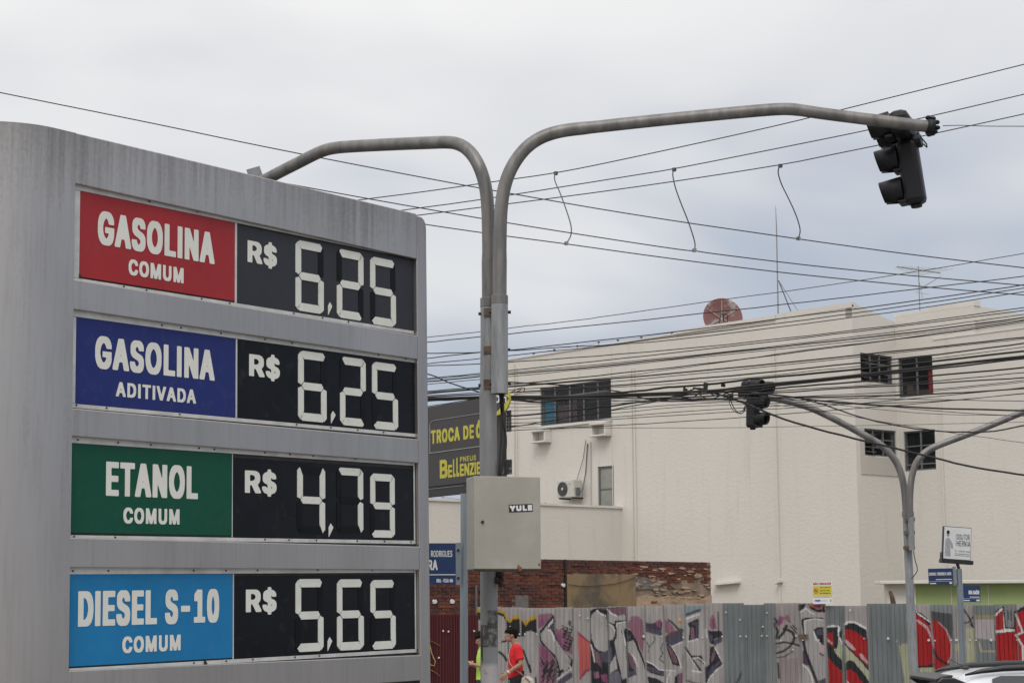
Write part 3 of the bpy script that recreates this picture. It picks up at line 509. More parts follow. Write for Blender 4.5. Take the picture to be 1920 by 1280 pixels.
H1 = hole(FA, 1013, 727, 1147, 797, 710, 787)           # five bay window
H2 = hole(FA, 1121, 875, 1151, 958, 872, 956)           # tall window
H3 = hole(FA, 948, 770, 959, 811, 768, 808)             # mauve window strip
H4 = hole(FA, 940, 862, 960, 890, 861, 889)
HB1 = hole(FB, 1613.5, 658.5, 1674, 713, 670.5, 722)
HB2 = hole(FB, 1621, 801, 1681, 851.4, 809, 859)
HC1 = hole(FC, 1684.5, 672, 1749, 745, 664.6, 740)
HC2 = hole(FC, 1695, 809, 1754, 883, 804, 880)
uL = FA.uv(938, 700)[0]
wall(FA, uL, 0, 0, ztop, [H1, H2, H3, H4], parent=bld)
wall(FB, 0, uB1, 0, ztop - 0.25, [HB1, HB2], parent=bld)
zC = FC.uv(1800, 631)[1]
zCu = FC.uv(1700, 591)[1]
wall(FC, 0, 9.0, 0, zC, [HC1, HC2], parent=bld)
# upper volume behind wall C
uU = FC.uv(1826, 577)[0]
m = MB(); m.box(FC, 0.002, uU, zC - .28, zCu, -5.0, -0.003); m.build('upper_storey', M['wall'], bld)
wu = FC.uv(1826, 577, -0.02)[0]
# sloping rough coping wall running back to the right
m = MB(); m.add([FC.P(uU, zC - .5, -0.05), FC.P(uU, zCu - 0.35, -0.05), FC.P(uU + 2.3, zC + 0.03, -0.05), FC.P(uU + 2.3, zC - .5, -0.05),
                 FC.P(uU, zC - .5, -0.3), FC.P(uU, zCu - 0.35, -0.3), FC.P(uU + 2.3, zC + 0.03, -0.3), FC.P(uU + 2.3, zC - .5, -0.3)],
                [(0, 3, 2, 1), (4, 5, 6, 7), (1, 2, 6, 5), (0, 1, 5, 4), (2, 3, 7, 6)]); m.build('stepped_parapet', M['wallgrey'], bld)
# roofs and backs (closed volumes)
m = MB()
m.add([FA.P(uL, ztop - .35, -.25), FA.P(0, ztop - .35, -.25), FA.P(0, ztop - .35, -12), FA.P(uL, ztop - .35, -12)], [(0, 1, 2, 3)])
m.add([FC.P(0, zC - .3, -.25), FC.P(9, zC - .3, -.25), FC.P(9, zC - .3, -9), FC.P(0, zC - .3, -9)], [(0, 1, 2, 3)])
m.build('roof', M['roof'], bld)
m = MB(); m.box(FA, uL, uL + 0.2, 0, ztop, -12, -0.01); m.box(FC, 8.8, 9.0, 0, zC, -9, -0.01); m.box(FA, uL, 0.0, 0, ztop, -12.2, -12); m.build('side_wall', M['wall'], bld)
# parapet coping
m = MB(); m.box(FA, uL, FA.uv(1268, 630)[0], ztop, ztop + 0.03, -0.2, 0.03); m.box(FA, FA.uv(1268, 630)[0], FA.uv(1455, 600)[0], ztop + 0.002, ztop + 0.10, -0.2, 0.05)
m.build('coping', M['trim'], bld)
m = MB(); m.box(FA, FA.uv(1455, 600)[0], 0.0, ztop, ztop + 0.13, -0.2, 0.012)
m.build('parapet', M['wall'], bld)
m = MB(); m.prism(FB, [(0.0, ztop - 0.25), (uB1, ztop - .25), (uB1, ztop - 0.2), (0.0, ztop + 0.13)], -0.2, -0.003); m.build('parapet', M['wall'], bld)
m = MB(); m.box(FC, 1.15, 9.0, zC, zC + 0.04, -0.2, 0.018); m.build('coping', M['trim'], bld)
m = MB(); m.box(FC, 0.0, 1.0, zCu, zCu + 0.07, -0.25, 0.0); m.box(FC, 1.0, uU + .02, zCu, zCu + 0.13, -0.25, 0.0); m.build('coping', M['trim'], bld)
# vertical joints, pipes and ribs
def strip(fr, px, y0, y1, wpx, dep, name='wall_rib', m_=None):
    a = fr.uv(px, y0); b_ = fr.uv(px, y1); mb = MB(); h = wpx * 0.5 / 62.0
    u = (a[0] + b_[0]) / 2
    mb.box(fr, u - h, u + h, b_[1], a[1], 0.001, dep); return mb.build(name, m_ or M['wall'], bld)
strip(FA, 1193, 690, 1120, 2.5, 0.05); strip(FA, 1187, 690, 1045, 1.2, 0.03)
strip(FA, 1458, 650, 1135, 3.0, 0.05)
strip(FC, 1770, 735, 1085, 2.4, 0.05); strip(FA, 966, 682, 1000, 2.2, 0.05); strip(FA, 971, 690, 1000, 1.0, 0.04)
strip(FA, 1148, 650, 960, 1.0, 0.02, 'conduit', M['trim']); strip(FA, 1109, 828, 952, 1.6, 0.04, 'conduit', M['wallgrey'])
# faint greyer patch round the lower windows
a = FB.uv(1612, 800); b_ = FB.uv(1614, 888)
m = MB(); m.box(FB, a[0], HB2[0] - .02, b_[1], HB2[3] + 0.02, 0.002, 0.02); m.box(FB, HB2[0] - .02, uB1 - .021, b_[1], HB2[2] - 0.03, 0.002, 0.02)
m.build('render_patch', M['wallgrey'], bld)
# ledge and green band at the lower right
lz = FC.uv(1800, 1088)
uLg = FB.uv(1716, 1100)[0]
FG = Frame(at(1716, 1120, 42.5), (1, 0.03, 0))
ge = thing('low_green_wall', at(1800, 1150, 42.5), 'low pale green wall under a cream ledge, behind the right end of the fence', 'wall')
a = FG.uv(1716, 1094); b_ = FG.uv(2100, 1094)
m = MB(); m.box(FG, a[0], b_[0], -FG.o.z, a[1], -0.3, 0.0); m.build('green_panel', M['greenwall'], ge)
for x in (1783, 1852):
    q = FG.uv(x, 1100)[0]; m = MB(); m.box(FG, q - .012, q + .012, -FG.o.z, a[1] - .01, 0.0, 0.012); m.build('joint_strip', M['wallgrey'], ge)
m = MB(); m.box(FG, FG.uv(1645, 1090)[0], b_[0], a[1], a[1] + 0.07, -0.3, 0.28); m.build('ledge', M['trim'], ge, bevel=0.01)
a2 = FG.uv(1663, 1094)
m = MB(); m.box(FG, a2[0], a[0] - .002, -FG.o.z, a[1] - .002, -0.3, 0.02); m.build('pier', M['wall'], ge)
# small drip ledges
for x0, x1, y in ((1343, 1389, 1097), (1460, 1468, 1095)):
    q0 = FA.uv(x0, y); q1 = FA.uv(x1, y)
    m = MB(); m.prism(FA, [(q0[0], q0[1]), (q1[0], q0[1] + .05), (q1[0], q0[1] + .1), (q0[0], q0[1] + .05)], 0.0, 0.16); m.build('drip_ledge', M['trim'], bld)

def window(fr, H, mull, trans=None, fw=0.035, pane='glass', dep=0.07, room=True, name='window'):
    a, b_, c, d = H
    mb = MB(); g = 0.004
    mb.box(fr, a+g, a+fw, c+g, d-g, -dep, -dep+.04); mb.box(fr, b_-fw, b_-g, c+g, d-g, -dep, -dep+.04)
    mb.box(fr, a+fw, b_-fw, c+g, c+fw, -dep, -dep+.04); mb.box(fr, a+fw, b_-fw, d-fw, d-g, -dep, -dep+.04)
    win = mb.build(name, M['winframe'], bld)
    xs = [a+fw] + [a + (b_-a)*t for t in mull] + [b_-fw]
    ys = [c+fw] + [c + (d-c)*t for t in (trans or [])] + [d-fw]
    for t in mull:
        u = a + (b_-a)*t; mb = MB(); mb.box(fr, u-.022, u+.022, c+fw, d-fw, -dep-.002, -dep+.035); mb.build('mullion', M['winframe'], win)
    for t in (trans or []):
        v = c + (d-c)*t; mb = MB(); mb.box(fr, a+fw, b_-fw, v-.016, v+.016, -dep+.001, -dep+.03); mb.build('glazing_bar', M['winframe'], win)
    for i in range(len(xs)-1):
        for j in range(len(ys)-1):
            mb = MB(); mb.box(fr, xs[i], xs[i+1], ys[j], ys[j+1], -dep+.010, -dep+.014); mb.build('pane', M[pane], win)
    if room:
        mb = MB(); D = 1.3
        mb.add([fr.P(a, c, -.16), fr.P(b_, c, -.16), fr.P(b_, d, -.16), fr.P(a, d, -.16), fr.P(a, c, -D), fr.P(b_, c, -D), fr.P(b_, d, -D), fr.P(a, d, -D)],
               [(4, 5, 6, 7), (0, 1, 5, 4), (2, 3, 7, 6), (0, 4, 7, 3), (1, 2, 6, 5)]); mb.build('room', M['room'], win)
    return win
def curtain(fr, win, u0, u1, v0, v1, m_, w=-0.13, name='curtain'):
    mb = MB(); n = 16; V = []; Fc = []
    for i in range(n+1):
        u = u0 + (u1-u0)*i/n; ww = w + 0.018*math.sin(i*1.9)
        V += [fr.P(u, v0, ww), fr.P(u, v1, ww)]
    for i in range(n): Fc.append((2*i, 2*i+2, 2*i+3, 2*i+1))
    mb.add(V, Fc); return mb.build(name, m_, win, smooth=True)
w1 = window(FA, H1, [0.2, 0.41, 0.605, 0.80], [0.72])
a, b_, c, d = H1; L_ = b_ - a
curtain(FA, w1, a + .02*L_, a + .16*L_, c + .02, d - .3, M['cblue'])
curtain(FA, w1, a + .21*L_, a + .40*L_, c + .02, c + (d-c)*.5, M['cmauve'])
curtain(FA, w1, a + .42*L_, a + .47*L_, c + .02, c + (d-c)*.6, M['cmauve'])
curtain(FA, w1, a + .945*L_, a + .985*L_, c + (d-c)*.35, c + (d-c)*.65, M['cblue'])
m = MB(); m.box(FA, a + .2*L_, a + .985*L_, c + (d-c)*.70, c + (d-c)*.735, -0.26, -.22); m.build('curtain_rail', M['winframe'], w1)
m = MB(); m.box(FA, a - .05, b_ + .02, c - .07, c, -.1, .06); m.build('sill', M['trim'], bld)
window(FA, H2, [], [0.49], fw=0.05, pane='frost', room=False)
w3 = window(FA, H3, [], [], fw=.02); curtain(FA, w3, H3[0] + .02, H3[1] - .02, H3[2] + .02, H3[3] - .02, M['cmauve'], w=-.12)
window(FA, H4, [0.5], [0.4])
window(FB, HB1, [0.33, 0.62], [0.33, 0.66])
window(FB, HB2, [0.3, 0.62], [0.33, 0.62])
w4 = window(FC, HC1, [0.52], [0.68])
a, b_, c, d = HC1
curtain(FC, w4, a + .79*(b_-a), b_ - .04, c + .03, c + (d-c)*.68, M['cred'], w=-.12)
m = MB()
for k in range(6):
    u = a + (.80 + .025*(k % 3))*(b_-a); v = c + .08 + k*.1; m.box(FC, u, u+.035, v, v+.045, -.14, -.12)
m.build('curtain_print', M['cgreen'], w4)
for k in range(5):
    m = MB(); u = a + .06 + (k % 4)*(b_-a)*.17; v = c + .03 + (0 if k < 4 else .15); m.box(FC, u, u + (b_-a)*.16, v, v+.14, -.5, -.25); m.build('box', M['box'], w4)
w5 = window(FC, HC2, [0.52], [0.16, 0.62])
# hung panes left ajar in the slatted windows
for fr, H in ((FB, HB1), (FB, HB2)):
    a, b_, c, d = H
    for k in range(3):
        v = c + (d-c)*(.12 + .32*k); mb = MB()
        mb.add([fr.P(a+.06, v, .06), fr.P(a + (b_-a)*.30, v, .06), fr.P(a + (b_-a)*.30, v+.02, -.04), fr.P(a+.06, v+.02, -.04),
                fr.P(a+.06, v+.01, .06), fr.P(a + (b_-a)*.30, v+.01, .06), fr.P(a + (b_-a)*.30, v+.03, -.04), fr.P(a+.06, v+.03, -.04)],
               [(0, 1, 2, 3)[::-1], (4, 5, 6, 7), (0, 1, 5, 4), (1, 2, 6, 5), (3, 0, 4, 7)]); mb.build('louvre', M['winframe'], bld)
# cast brackets for window air conditioners
for x0, y0, x1, y1 in ((1007, 808, 1034, 829), (1118, 795, 1147, 817)):
    q0 = FA.uv(x0, y0); q1 = FA.uv(x1, y1); cr = MB(); u0, u1, v1, v0 = q0[0], q1[0], q0[1], q1[1]
    cr.box(FA, u0, u1, v1 - .05, v1, 0.0, 0.28); cr.box(FA, u0, u1, v0, v0 + .045, 0.0, 0.28)
    cr.prism(FA, [(u1 - .06, v0 + .046), (u1 - .005, v0 + .046), (u1 - .005, v1 - .051), (u1 - .06, v1 - .051)], 0.0, 0.25)
    cr.box(FA, u0 + .03, u0 + .07, v0 + .046, v1 - .051, 0, .24)
    cr.build('air_conditioner_bracket', M['trim'], bld, bevel=0.012)

# split air conditioner
q0 = FA.uv(1065, 902); q1 = FA.uv(1097, 932)
ac = thing('air_conditioner', FA.P((q0[0]+q1[0])/2, q1[1], .2), 'off-white air conditioning unit with round fan on the cream wall left of the tall window', 'air conditioner')
u0, u1, v0, v1 = q0[0], q1[0] - .02, q1[1], q0[1]
m = MB(); m.box(FA, u0, u1, v0, v1, 0.10, 0.42); m.build('casing', M['acwhite'], ac, bevel=0.015)
cu, cv, rr = u0 + (u1-u0)*.36, (v0+v1)/2, (v1-v0)*.40
m = MB(); m.prism(FA, [(cu + rr*math.cos(k*math.pi/12), cv + rr*math.sin(k*math.pi/12)) for k in range(24)], .4201, .435); fg = m.build('fan_grille', M['grille'], ac)
m = MB(); m.prism(FA, [(cu + rr*.2*math.cos(k*math.pi/6), cv + rr*.2*math.sin(k*math.pi/6)) for k in range(12)], .436, .45); m.build('hub', M['acwhite'], fg)
m = MB()
for q in (.4, .6, .8, 1.0):
    pts = [FA.P(cu + rr*q*math.cos(k*math.pi/12), cv + rr*q*math.sin(k*math.pi/12), .44) for k in range(25)]
    m.tube(pts, .005, 4, cap=False)
m.build('ring', M['antd'], fg)
m = MB(); m.box(FA, u0 + (u1-u0)*.62, u0 + (u1-u0)*.86, v1 - .13, v1 - .08, .4202, .426); m.build('nameplate', M['wallgrey'], ac)
m = MB(); m.box(FA, u0 + .06, u0 + .10, v0 - .04, v0, 0.0, .40); m.box(FA, u1 - .1, u1 - .06, v0 - .04, v0, 0.0, .40); m.build('mounting_arm', M['blk2'], ac)
m = MB(); m.box(FA, u1 + .002, u1 + .05, v0 + .05, v0 + .26, .2, .34); m.tube([FA.P(u1 + .05, v0 + .1, .25), FA.P(u1 + .14, v0 + .2, .2), FA.P(u1 + .12, v1 + .2, .06), FA.P(u1 + .18, v1 + 1.0, .03)], .018, 6)
m.tube([FA.P(u1 - .2, v1, .1), FA.P(u1 + .02, v1 + .6, .05), FA.P(u1 + .12, v1 + 1.1, .04)], .01, 5); m.build('pipework', M['winframe'], ac)

# annex with the lower wall
za = FX.uv(1100, 952)[1]; zb = FX.uv(1015, 946)[1]; zax = 0.5*(FX.uv(850, 941)[1] + zb)
uX0 = FX.uv(700, 930)[0]
an = thing('low_annex', FX.P(-3, 0), 'lower cream annex wall between the grey cabinet and the tall window, wired along its top', 'building')
m = MB(); m.sheet(FX, [(uX0, 0), (-0.002, 0), (-0.002, zax), (uX0, zax)]); m.add([FX.P(uX0, zax, 0), FX.P(-.002, zax, 0), FX.P(-.002, zax, -.2), FX.P(uX0, zax, -.2)], [(0, 1, 2, 3)])
m.box(FX, uX0, uX0 + .2, 0, zax, -8, -.2); m.build('wall', M['wall'], an)
m = MB(); m.box(FX, uX0, 0.015, zax + .001, zax + .06, -.2, .04); m.build('coping', M['trim'], an)
def efence(name, fr, pxs, label, h=0.35, wires=2, off=-0.05):
    "little posts carrying thin wires along a parapet"
    pts = [(fr.uv(x, y)) for x, y in pxs]
    t = thing(name, fr.P(pts[0][0], pts[0][1] - h, off), label, 'wire fence', 'electric fences on the parapets')
    for u, v in pts:
        mb = MB(); mb.tube([fr.P(u, v - h, off), fr.P(u, v, off)], .008, 5); mb.box(fr, u-.025, u+.025, v-.04, v, off-.025, off+.025); mb.build('post', M['antd'], t)
    for k in range(wires):
        mb = MB(); mb.tube([fr.P(u, v - .02 - k*.16, off) for u, v in pts], .0045, 4); mb.build('wire', M['antd'], t)
efence('electric_fence', FX, [(812, 913), (833, 918), (1025, 942), (1066, 945), (1098, 948), (1148, 950)], 'thin wires on little posts along the top of the low annex wall')
efence('electric_fence', FA, [(999, 661), (1038, 654), (1081, 647), (1121, 640), (1157, 636), (1201, 631), (1258, 622), (1307, 614), (1414, 597), (1507, 584), (1563, 577), (1596, 571)],
       'thin wires on little posts along the long highest roofline left of the roof peak', off=-.03)
efence('electric_fence', FC, [(1733, 583), (1792, 575), (1822, 570)], 'thin wires on little posts along the short roof block beside the television antenna')
efence('electric_fence', FC, [(1755, 635), (1818, 627), (1884, 618), (1907, 617)], 'thin wires on little posts along the lowest parapet at the right edge')

# ---------------- things on the roof
dc = at(1353, 598, 54.0)
dish = thing('satellite_dish', (dc.x, dc.y, ztop - .3), 'round satellite dish faded red and white, standing on the roof parapet', 'satellite dish')
dn = Vector((0.12, -0.95, 0.16)).normalized(); dx = Vector((0, 0, 1)).cross(dn).normalized(); dy = dn.cross(dx)
m = MB(); RR = 0.56; seg = 36; rings = 7; V = []; Fc = []
for i in range(rings + 1):
    r_ = RR * i / rings
    for k in range(seg):
        an_ = 2*math.pi*k/seg; V.append(dc + dx*r_*math.cos(an_) + dy*r_*math.sin(an_) + dn*(.16*(r_/RR)**2))
for i in range(rings):
    for k in range(seg): k2 = (k+1) % seg; Fc.append((i*seg+k, i*seg+k2, (i+1)*seg+k2, (i+1)*seg+k))
m.add(V, Fc); rf = m.build('reflector', M['dishred'], dish, smooth=True)
mo = rf.modifiers.new('solid', 'SOLIDIFY'); mo.thickness = .02
m = MB(); m.tube([dc + dx*RR*math.cos(k*math.pi/18) + dy*RR*math.sin(k*math.pi/18) + dn*.16 for k in range(37)], .014, 6, cap=False); m.build('rim', M['dishred'], dish)
for k in range(6):
    an_ = math.pi/2 + k*math.pi/3; m = MB()
    m.tube([dc + dn*.02, dc + dx*RR*.95*math.cos(an_) + dy*RR*.95*math.sin(an_) + dn*.165], .010, 5); m.build('rib', M['wallgrey'], dish)
m = MB()
for s_ in (-1, 1): m.tube([dc + dx*.14*s_ - dy*.32 + dn*.1, dc + dx*.10*s_ + dy*.02 + dn*.3, dc + dn*.34 + dy*.1], .016, 6)
m.tube([dc + dn*.05 - dy*.3, dc + dn*.3 + dy*.06], .02, 6)
m.ball(dc + dn*.34 + dy*.05, (.06, .06, .06), 10, 6); m.build('feed_horn', M['antd'], dish)
m = MB(); m.tube([dc - dn*.1, Vector((dc.x, dc.y + .1, ztop - .35))], .05, 8); m.build('mast', M['antd'], dish)

mp_ = at(1459, 596, 50.5)
mast = thing('roof_mast', mp_, 'tall thin lightning mast with a slanting brace on the roof', 'mast')
m = MB(); m.tube([mp_ - Vector((0, 0, .3)), at(1456, 430, 50.5), at(1454.5, 392, 50.5)], [.02, .016, .008], 7); m.tube([at(1454, 392, 50.5), at(1453.5, 384, 50.5)], .003, 4)
m.tube([at(1452, 388, 50.5), at(1457, 392, 50.5)], .003, 4); m.build('pole', M['ant'], mast)
m = MB(); m.tube([at(1460, 526, 50.5), at(1487, 594, 50.2)], .017, 6); m.build('brace', M['antd'], mast)
m = MB(); m.tube([at(1460, 526, 50.5), at(1502, 592, 50.2)], .007, 5); m.build('brace', M['antd'], mast)

tb = at(1725, 592, 49.5)
ta = thing('television_antenna', tb, 'comb-shaped television antenna on a thin pole above the right roof block', 'antenna')
m = MB(); m.tube([tb - Vector((0, 0, .3)), at(1722, 499, 49.5)], .013, 6); m.build('pole', M['ant'], ta)
A0, A1 = at(1682, 500, 48.6), at(1763, 512, 50.2)
m = MB(); m.tube([A0, A1], .018, 5); m.build('boom', M['ant'], ta)
for k in range(9):
    p = A0.lerp(A1, .08 + .1*k); dd = Vector((.75, -.35, .10)) * (.18 + .05*k)
    m = MB(); m.tube([p - dd, p + dd], .0045, 4); m.build('element', M['ant'], ta)
B0, B1 = at(1724, 542, 49.5), at(1756, 523, 48.9)
m = MB(); m.tube([B0, B1], .009, 5)
for k in range(5):
    p = B0.lerp(B1, .15 + .2*k); m.tube([p - Vector((.16, -.1, .1)), p + Vector((.16, -.1, .1))], .004, 4)
m.tube([at(1718, 548, 49.5), at(1742, 552, 49.5)], .005, 4); m.tube([at(1724, 530, 49.5), at(1730, 560, 49.5)], .005, 4)
m.build('lower_boom', M['ant'], ta)

# ================================================================== BRICK WALL
Ba = at(1015, 1043, 38.5); Bb = at(1333, 1052, 42.0)
FW = Frame((Ba.x, Ba.y, 0), (Bb.x - Ba.x, Bb.y - Ba.y, 0))
bw = thing('brick_wall', (Ba.x, Ba.y, 0), 'old crumbling red brick wall with a patch of yellowed plaster, above the fence', 'wall')
uW0 = FW.uv(780, 1040)[0]; uW1 = FW.uv(1336, 1060)[0]; zW = (Ba.z + Bb.z)/2
def topz(u): return zW + 0.0*math.sin(u*3.1) + 0.015*math.sin(u*9.7)
m = MB(); m.box(FW, uW0, uW1 - .05, 0, zW - 0.035, -.32, -.02); m.build('mortar_core', M['mortar'], bw)
bl, bh, gap = .215, .064, .014
pu0, pu1 = FW.uv(1062, 1100)[0], FW.uv(1191, 1100)[0]; pv1 = FW.uv(1120, 1076)[1]
mu0 = FW.uv(1190, 1100)[0]
# brick meshes: shared data, slightly different chips
BM = []
for k in range(8):
    mb = MB(); rnd = random.Random(k)
    mb.box(FW, 0, bl - gap, 0, bh - gap*.8, -.1, 0.0)
    for v in mb.v: v += Vector([rnd.uniform(-.005, .005) for _ in range(3)])
    me = bpy.data.meshes.new('brick'); me.from_pydata([p - FW.o for p in mb.v], [], mb.f)
    me.materials.append(M['bricks'][(0, 1, 1, 2, 0, 3, 2, 1)[k]]); BM.append(me)
vmin = 0.9
cand = []
nrow = int(zW / bh)
rnd = random.Random(3)
for r_ in range(nrow):
    v = r_*bh; u = uW0 + (0 if r_ % 2 else -bl/2)
    while u < uW1 - .02:
        cu, cv = u + bl/2, v + bh/2
        x, y = to_px(FW.P(cu, cv))
        ok = v + bh <= zW + .03 and u > uW0 - .01 and u + bl < uW1 + .02
        inpl = pu0 < cu < pu1 and cv < pv1 + .03*math.sin(cu*7)
        thin = 0.0
        if cu > mu0: thin = min(.93, max(0.0, (1085 - y) * -0.035 + .25)) if y > 1072 else .08
        if 1212 < x < 1236 and 1084 < y < 1100: thin = .85
        if 968 < x < 990 and y > 1118: thin = 1
        if ok and not inpl and rnd.random() > thin: cand.append((x, y, u, v, r_))
        u += bl
vis = [c for c in cand if 803 < c[0] < 1345 and c[1] < 1156 and not (868 < c[0] < 1014 and c[1] < 1066)]
rest = [c for c in cand if c not in vis]
vis.sort(key=lambda c: c[1]); extra = vis[300:]; vis = vis[:300]
def dk(x, y):  # weathered darker rows along the top and a band on the left
    if y < 1062 and x > 1010: return rnd.choice((3, 5, 3, 6, 1, 5))
    if x < 1010 and 1098 < y < 1112: return rnd.choice((5, 3, 6))
    if x > 1190: return rnd.choice((0, 1, 2, 4))
    return rnd.choice((0, 1, 2, 4, 6, 7, 0))
for x, y, u, v, r_ in vis:
    o = bpy.data.objects.new('brick', BM[dk(x, y)]); COL.objects.link(o); o.parent = bw
    o.location = FW.P(u + rnd.uniform(-.006, .006), v, rnd.uniform(-.012, .012)) - ORIG[bw.name] 
m = MB()
for x, y, u, v, r_ in rest + extra:
    m.cm = rnd.choice((0, 1, 1, 2)); m.box(FW, u, u + bl - gap, v, v + bh - gap*.8, -.1, rnd.uniform(-.01, .008))
tag(m.build('brick_courses', M['bricks'], bw), kind='stuff')
def slab(fr, u0, u1, v0, v1, w0, w1, name, m_, par, n=14, jit=.03, jr=True):
    rr_ = random.Random(int(u0*100)); poly = [(u0, v0)]
    poly += [(u1, v0)] + [(u1 + (rr_.uniform(-jit, jit) if jr else 0), v0 + (v1-v0)*k/6) for k in range(1, 6)]
    poly += [(u1 - (u1-u0)*k/n, v1 + rr_.uniform(-jit, jit)) for k in range(n)] + [(u0, v1)]
    mb = MB(); mb.prism(fr, poly, w0, w1); return mb.build(name, m_, par)
slab(FW, pu0, pu1, 0, pv1, -.10, .022, 'plaster_patch', M['plaster'], bw, jit=.012)
slab(FW, mu0 + .01, uW1 - .05, 0, FW.uv(1260, 1118)[1], -.10, .004, 'plaster_patch', M['plaster2'], bw, jit=.05, jr=False)
slab(FW, mu0 + .05, FW.uv(1236, 1090)[0], FW.uv(1220, 1104)[1], FW.uv(1220, 1082)[1], -.05, .006, 'plaster_patch', M['plaster3'], bw, jit=.03)
slab(FW, FW.uv(966, 1120)[0], FW.uv(990, 1120)[0], .3, FW.uv(975, 1116)[1], -.1, .012, 'plaster_patch', M['plaster3'], bw, jit=.02)
m = MB()
for k in range(60):
    u = rnd.uniform(mu0, uW1 - .1); v = rnd.uniform(FW.uv(1260, 1134)[1], FW.uv(1260, 1062)[1]); s_ = rnd.uniform(.02, .07)
    poly = [(u + s_*2*math.cos(a_*1.05)*rnd.uniform(.6, 1.2), v + s_*.45*math.sin(a_*1.05)*rnd.uniform(.6, 1.3)) for a_ in range(6)]
    m.prism(FW, poly, -.03, .010 + k*.0001)
tag(m.build('plaster_remnants', M['plaster2'], bw), kind='stuff')
m = MB(); m.tube([FW.P(FW.uv(x, y)[0], FW.uv(x, y)[1], .04) for x, y in ((1063, 1095), (1085, 1098), (1110, 1098), (1150, 1094), (1175, 1087), (1205, 1074))], .006, 5); m.build('wire', M['cable'], bw)
m = MB(); u = FW.uv(1059, 1100)[0]; m.box(FW, u-.02, u+.02, 0, zW - .03, .001, .035); m.build('vertical_strip', M['bolt'], bw)
for x, y in ((814, 1127), (847, 1127), (1055, 1096)):
    q = FW.uv(x, y); m = MB(); m.prism(FW, [(q[0] + .055*math.cos(k)*rnd.uniform(.6, 1.2), q[1] + .045*math.sin(k)*rnd.uniform(.7, 1.2)) for k in range(6)], -.02, .035); m.build('paint_daub', M['white'], bw)
m = MB(); m.tube([FW.P(FW.uv(889, 1096)[0], zW*.45, .06), FW.P(FW.uv(889, 1096)[0], FW.uv(889, 1096)[1], .06)], .022, 8); m.build('drainpipe', M['winframe'], bw)

# ================================================================== CORRUGATED FENCE WITH GRAFFITI
FY = 35.0
FF = Frame((0, FY, 0), (1, 0, 0))
XB = [895, 938, 977, 1008, 1040, 1073, 1105, 1140, 1175, 1209, 1244, 1284, 1321, 1356, 1394, 1433, 1453, 1499, 1548, 1583, 1627, 1671, 1714, 1746, 1786, 1826, 1866, 1906, 1946, 1990, 2034, 2078]
YT = [1137, 1138, 1139, 1139, 1138, 1139, 1138, 1136, 1136, 1135, 1133, 1131, 1130, 1130, 1133, 1130, 1130, 1130, 1135, 1135, 1131, 1131, 1132, 1133, 1133, 1134, 1132, 1132, 1132, 1133, 1133]
SHEETCOL = {'g': (0.225, 0.24, 0.238), 'w': (0.36, 0.335, 0.325), 'b': (0.185, 0.203, 0.205), 'p': (0.34, 0.31, 0.30)}
SC_ = 'pwwwwwwwwwwwwbbgppbwbbwgpbgwwgwg'
# graffiti: painter's list of polygons and strokes in photo coordinates of the fence face
G = []
def poly(c, pts, soft=0): G.append(('p', c, np.array(pts, float), soft))
def stroke(c, pts, w): G.append(('s', c, np.array(pts, float), w))
def za(pts): return [(930 + x/7.68, 1120 + y/7.68) for x, y in pts]
def zb_(pts): return [(1140 + x/7.68, 1120 + y/7.68) for x, y in pts]
def zc(pts): return [(1440 + x/8.0, 1120 + y/8.0) for x, y in pts]
def zd(pts): return [(1620 + x/4.0, 960 + y/4.0) for x, y in pts]
BLK = (0.022, 0.024, 0.028); YEL = (0.50, 0.31, 0.02); SIL = (0.39, 0.37, 0.36); PNK = (0.27, 0.13, 0.18); MAG = (0.25, 0.08, 0.165); PUR = (0.085, 0.077, 0.112)
WHT = (0.70, 0.69, 0.68); SAL = (0.47, 0.115, 0.105); RED = (0.36, 0.018, 0.02); CRM = (0.42, 0.42, 0.30); MAU = (0.19, 0.10, 0.13); LPK = (0.52, 0.37, 0.38)
# yellow and black crown
poly(YEL, za([(-280, 150), (40, 175), (130, 200), (150, 270), (200, 330), (250, 260), (335, 250), (335, 560), (-280, 560)]))
poly(YEL, za([(365, 300), (430, 350), (500, 270), (580, 250), (585, 560), (365, 560)]))
poly(BLK, za([(-280, 215), (40, 205), (110, 230), (150, 320), (200, 360), (250, 310), (340, 300), (345, 560), (-280, 560)]))
poly(BLK, za([(365, 320), (432, 410), (480, 340), (580, 295), (590, 560), (365, 560)]))
poly(SIL, za([(-280, 300), (-200, 330), (20, 235), (100, 265), (145, 330), (155, 470), (160, 700), (160, 1300), (-280, 1300)]))
poly(SIL, za([(160, 1300), (175, 560), (230, 480), (300, 510), (345, 600), (345, 1300)]))
poly(SIL, za([(375, 1300), (380, 570), (430, 490), (500, 470), (600, 510), (600, 1300)]))
stroke(BLK, za([(80, 640), (130, 615), (175, 630), (180, 800), (182, 1300)]), 1.6); stroke(BLK, za([(100, 630), (150, 620)]), 3.4)
stroke(BLK, za([(45, 780), (90, 810), (130, 860), (150, 900)]), 4.2)
stroke(BLK, za([(390, 750), (430, 860), (460, 950), (490, 1040)]), 3.4); stroke(BLK, za([(480, 970), (498, 1060)]), 4.0)
stroke(BLK, za([(570, 1150), (585, 1300)]), 3)
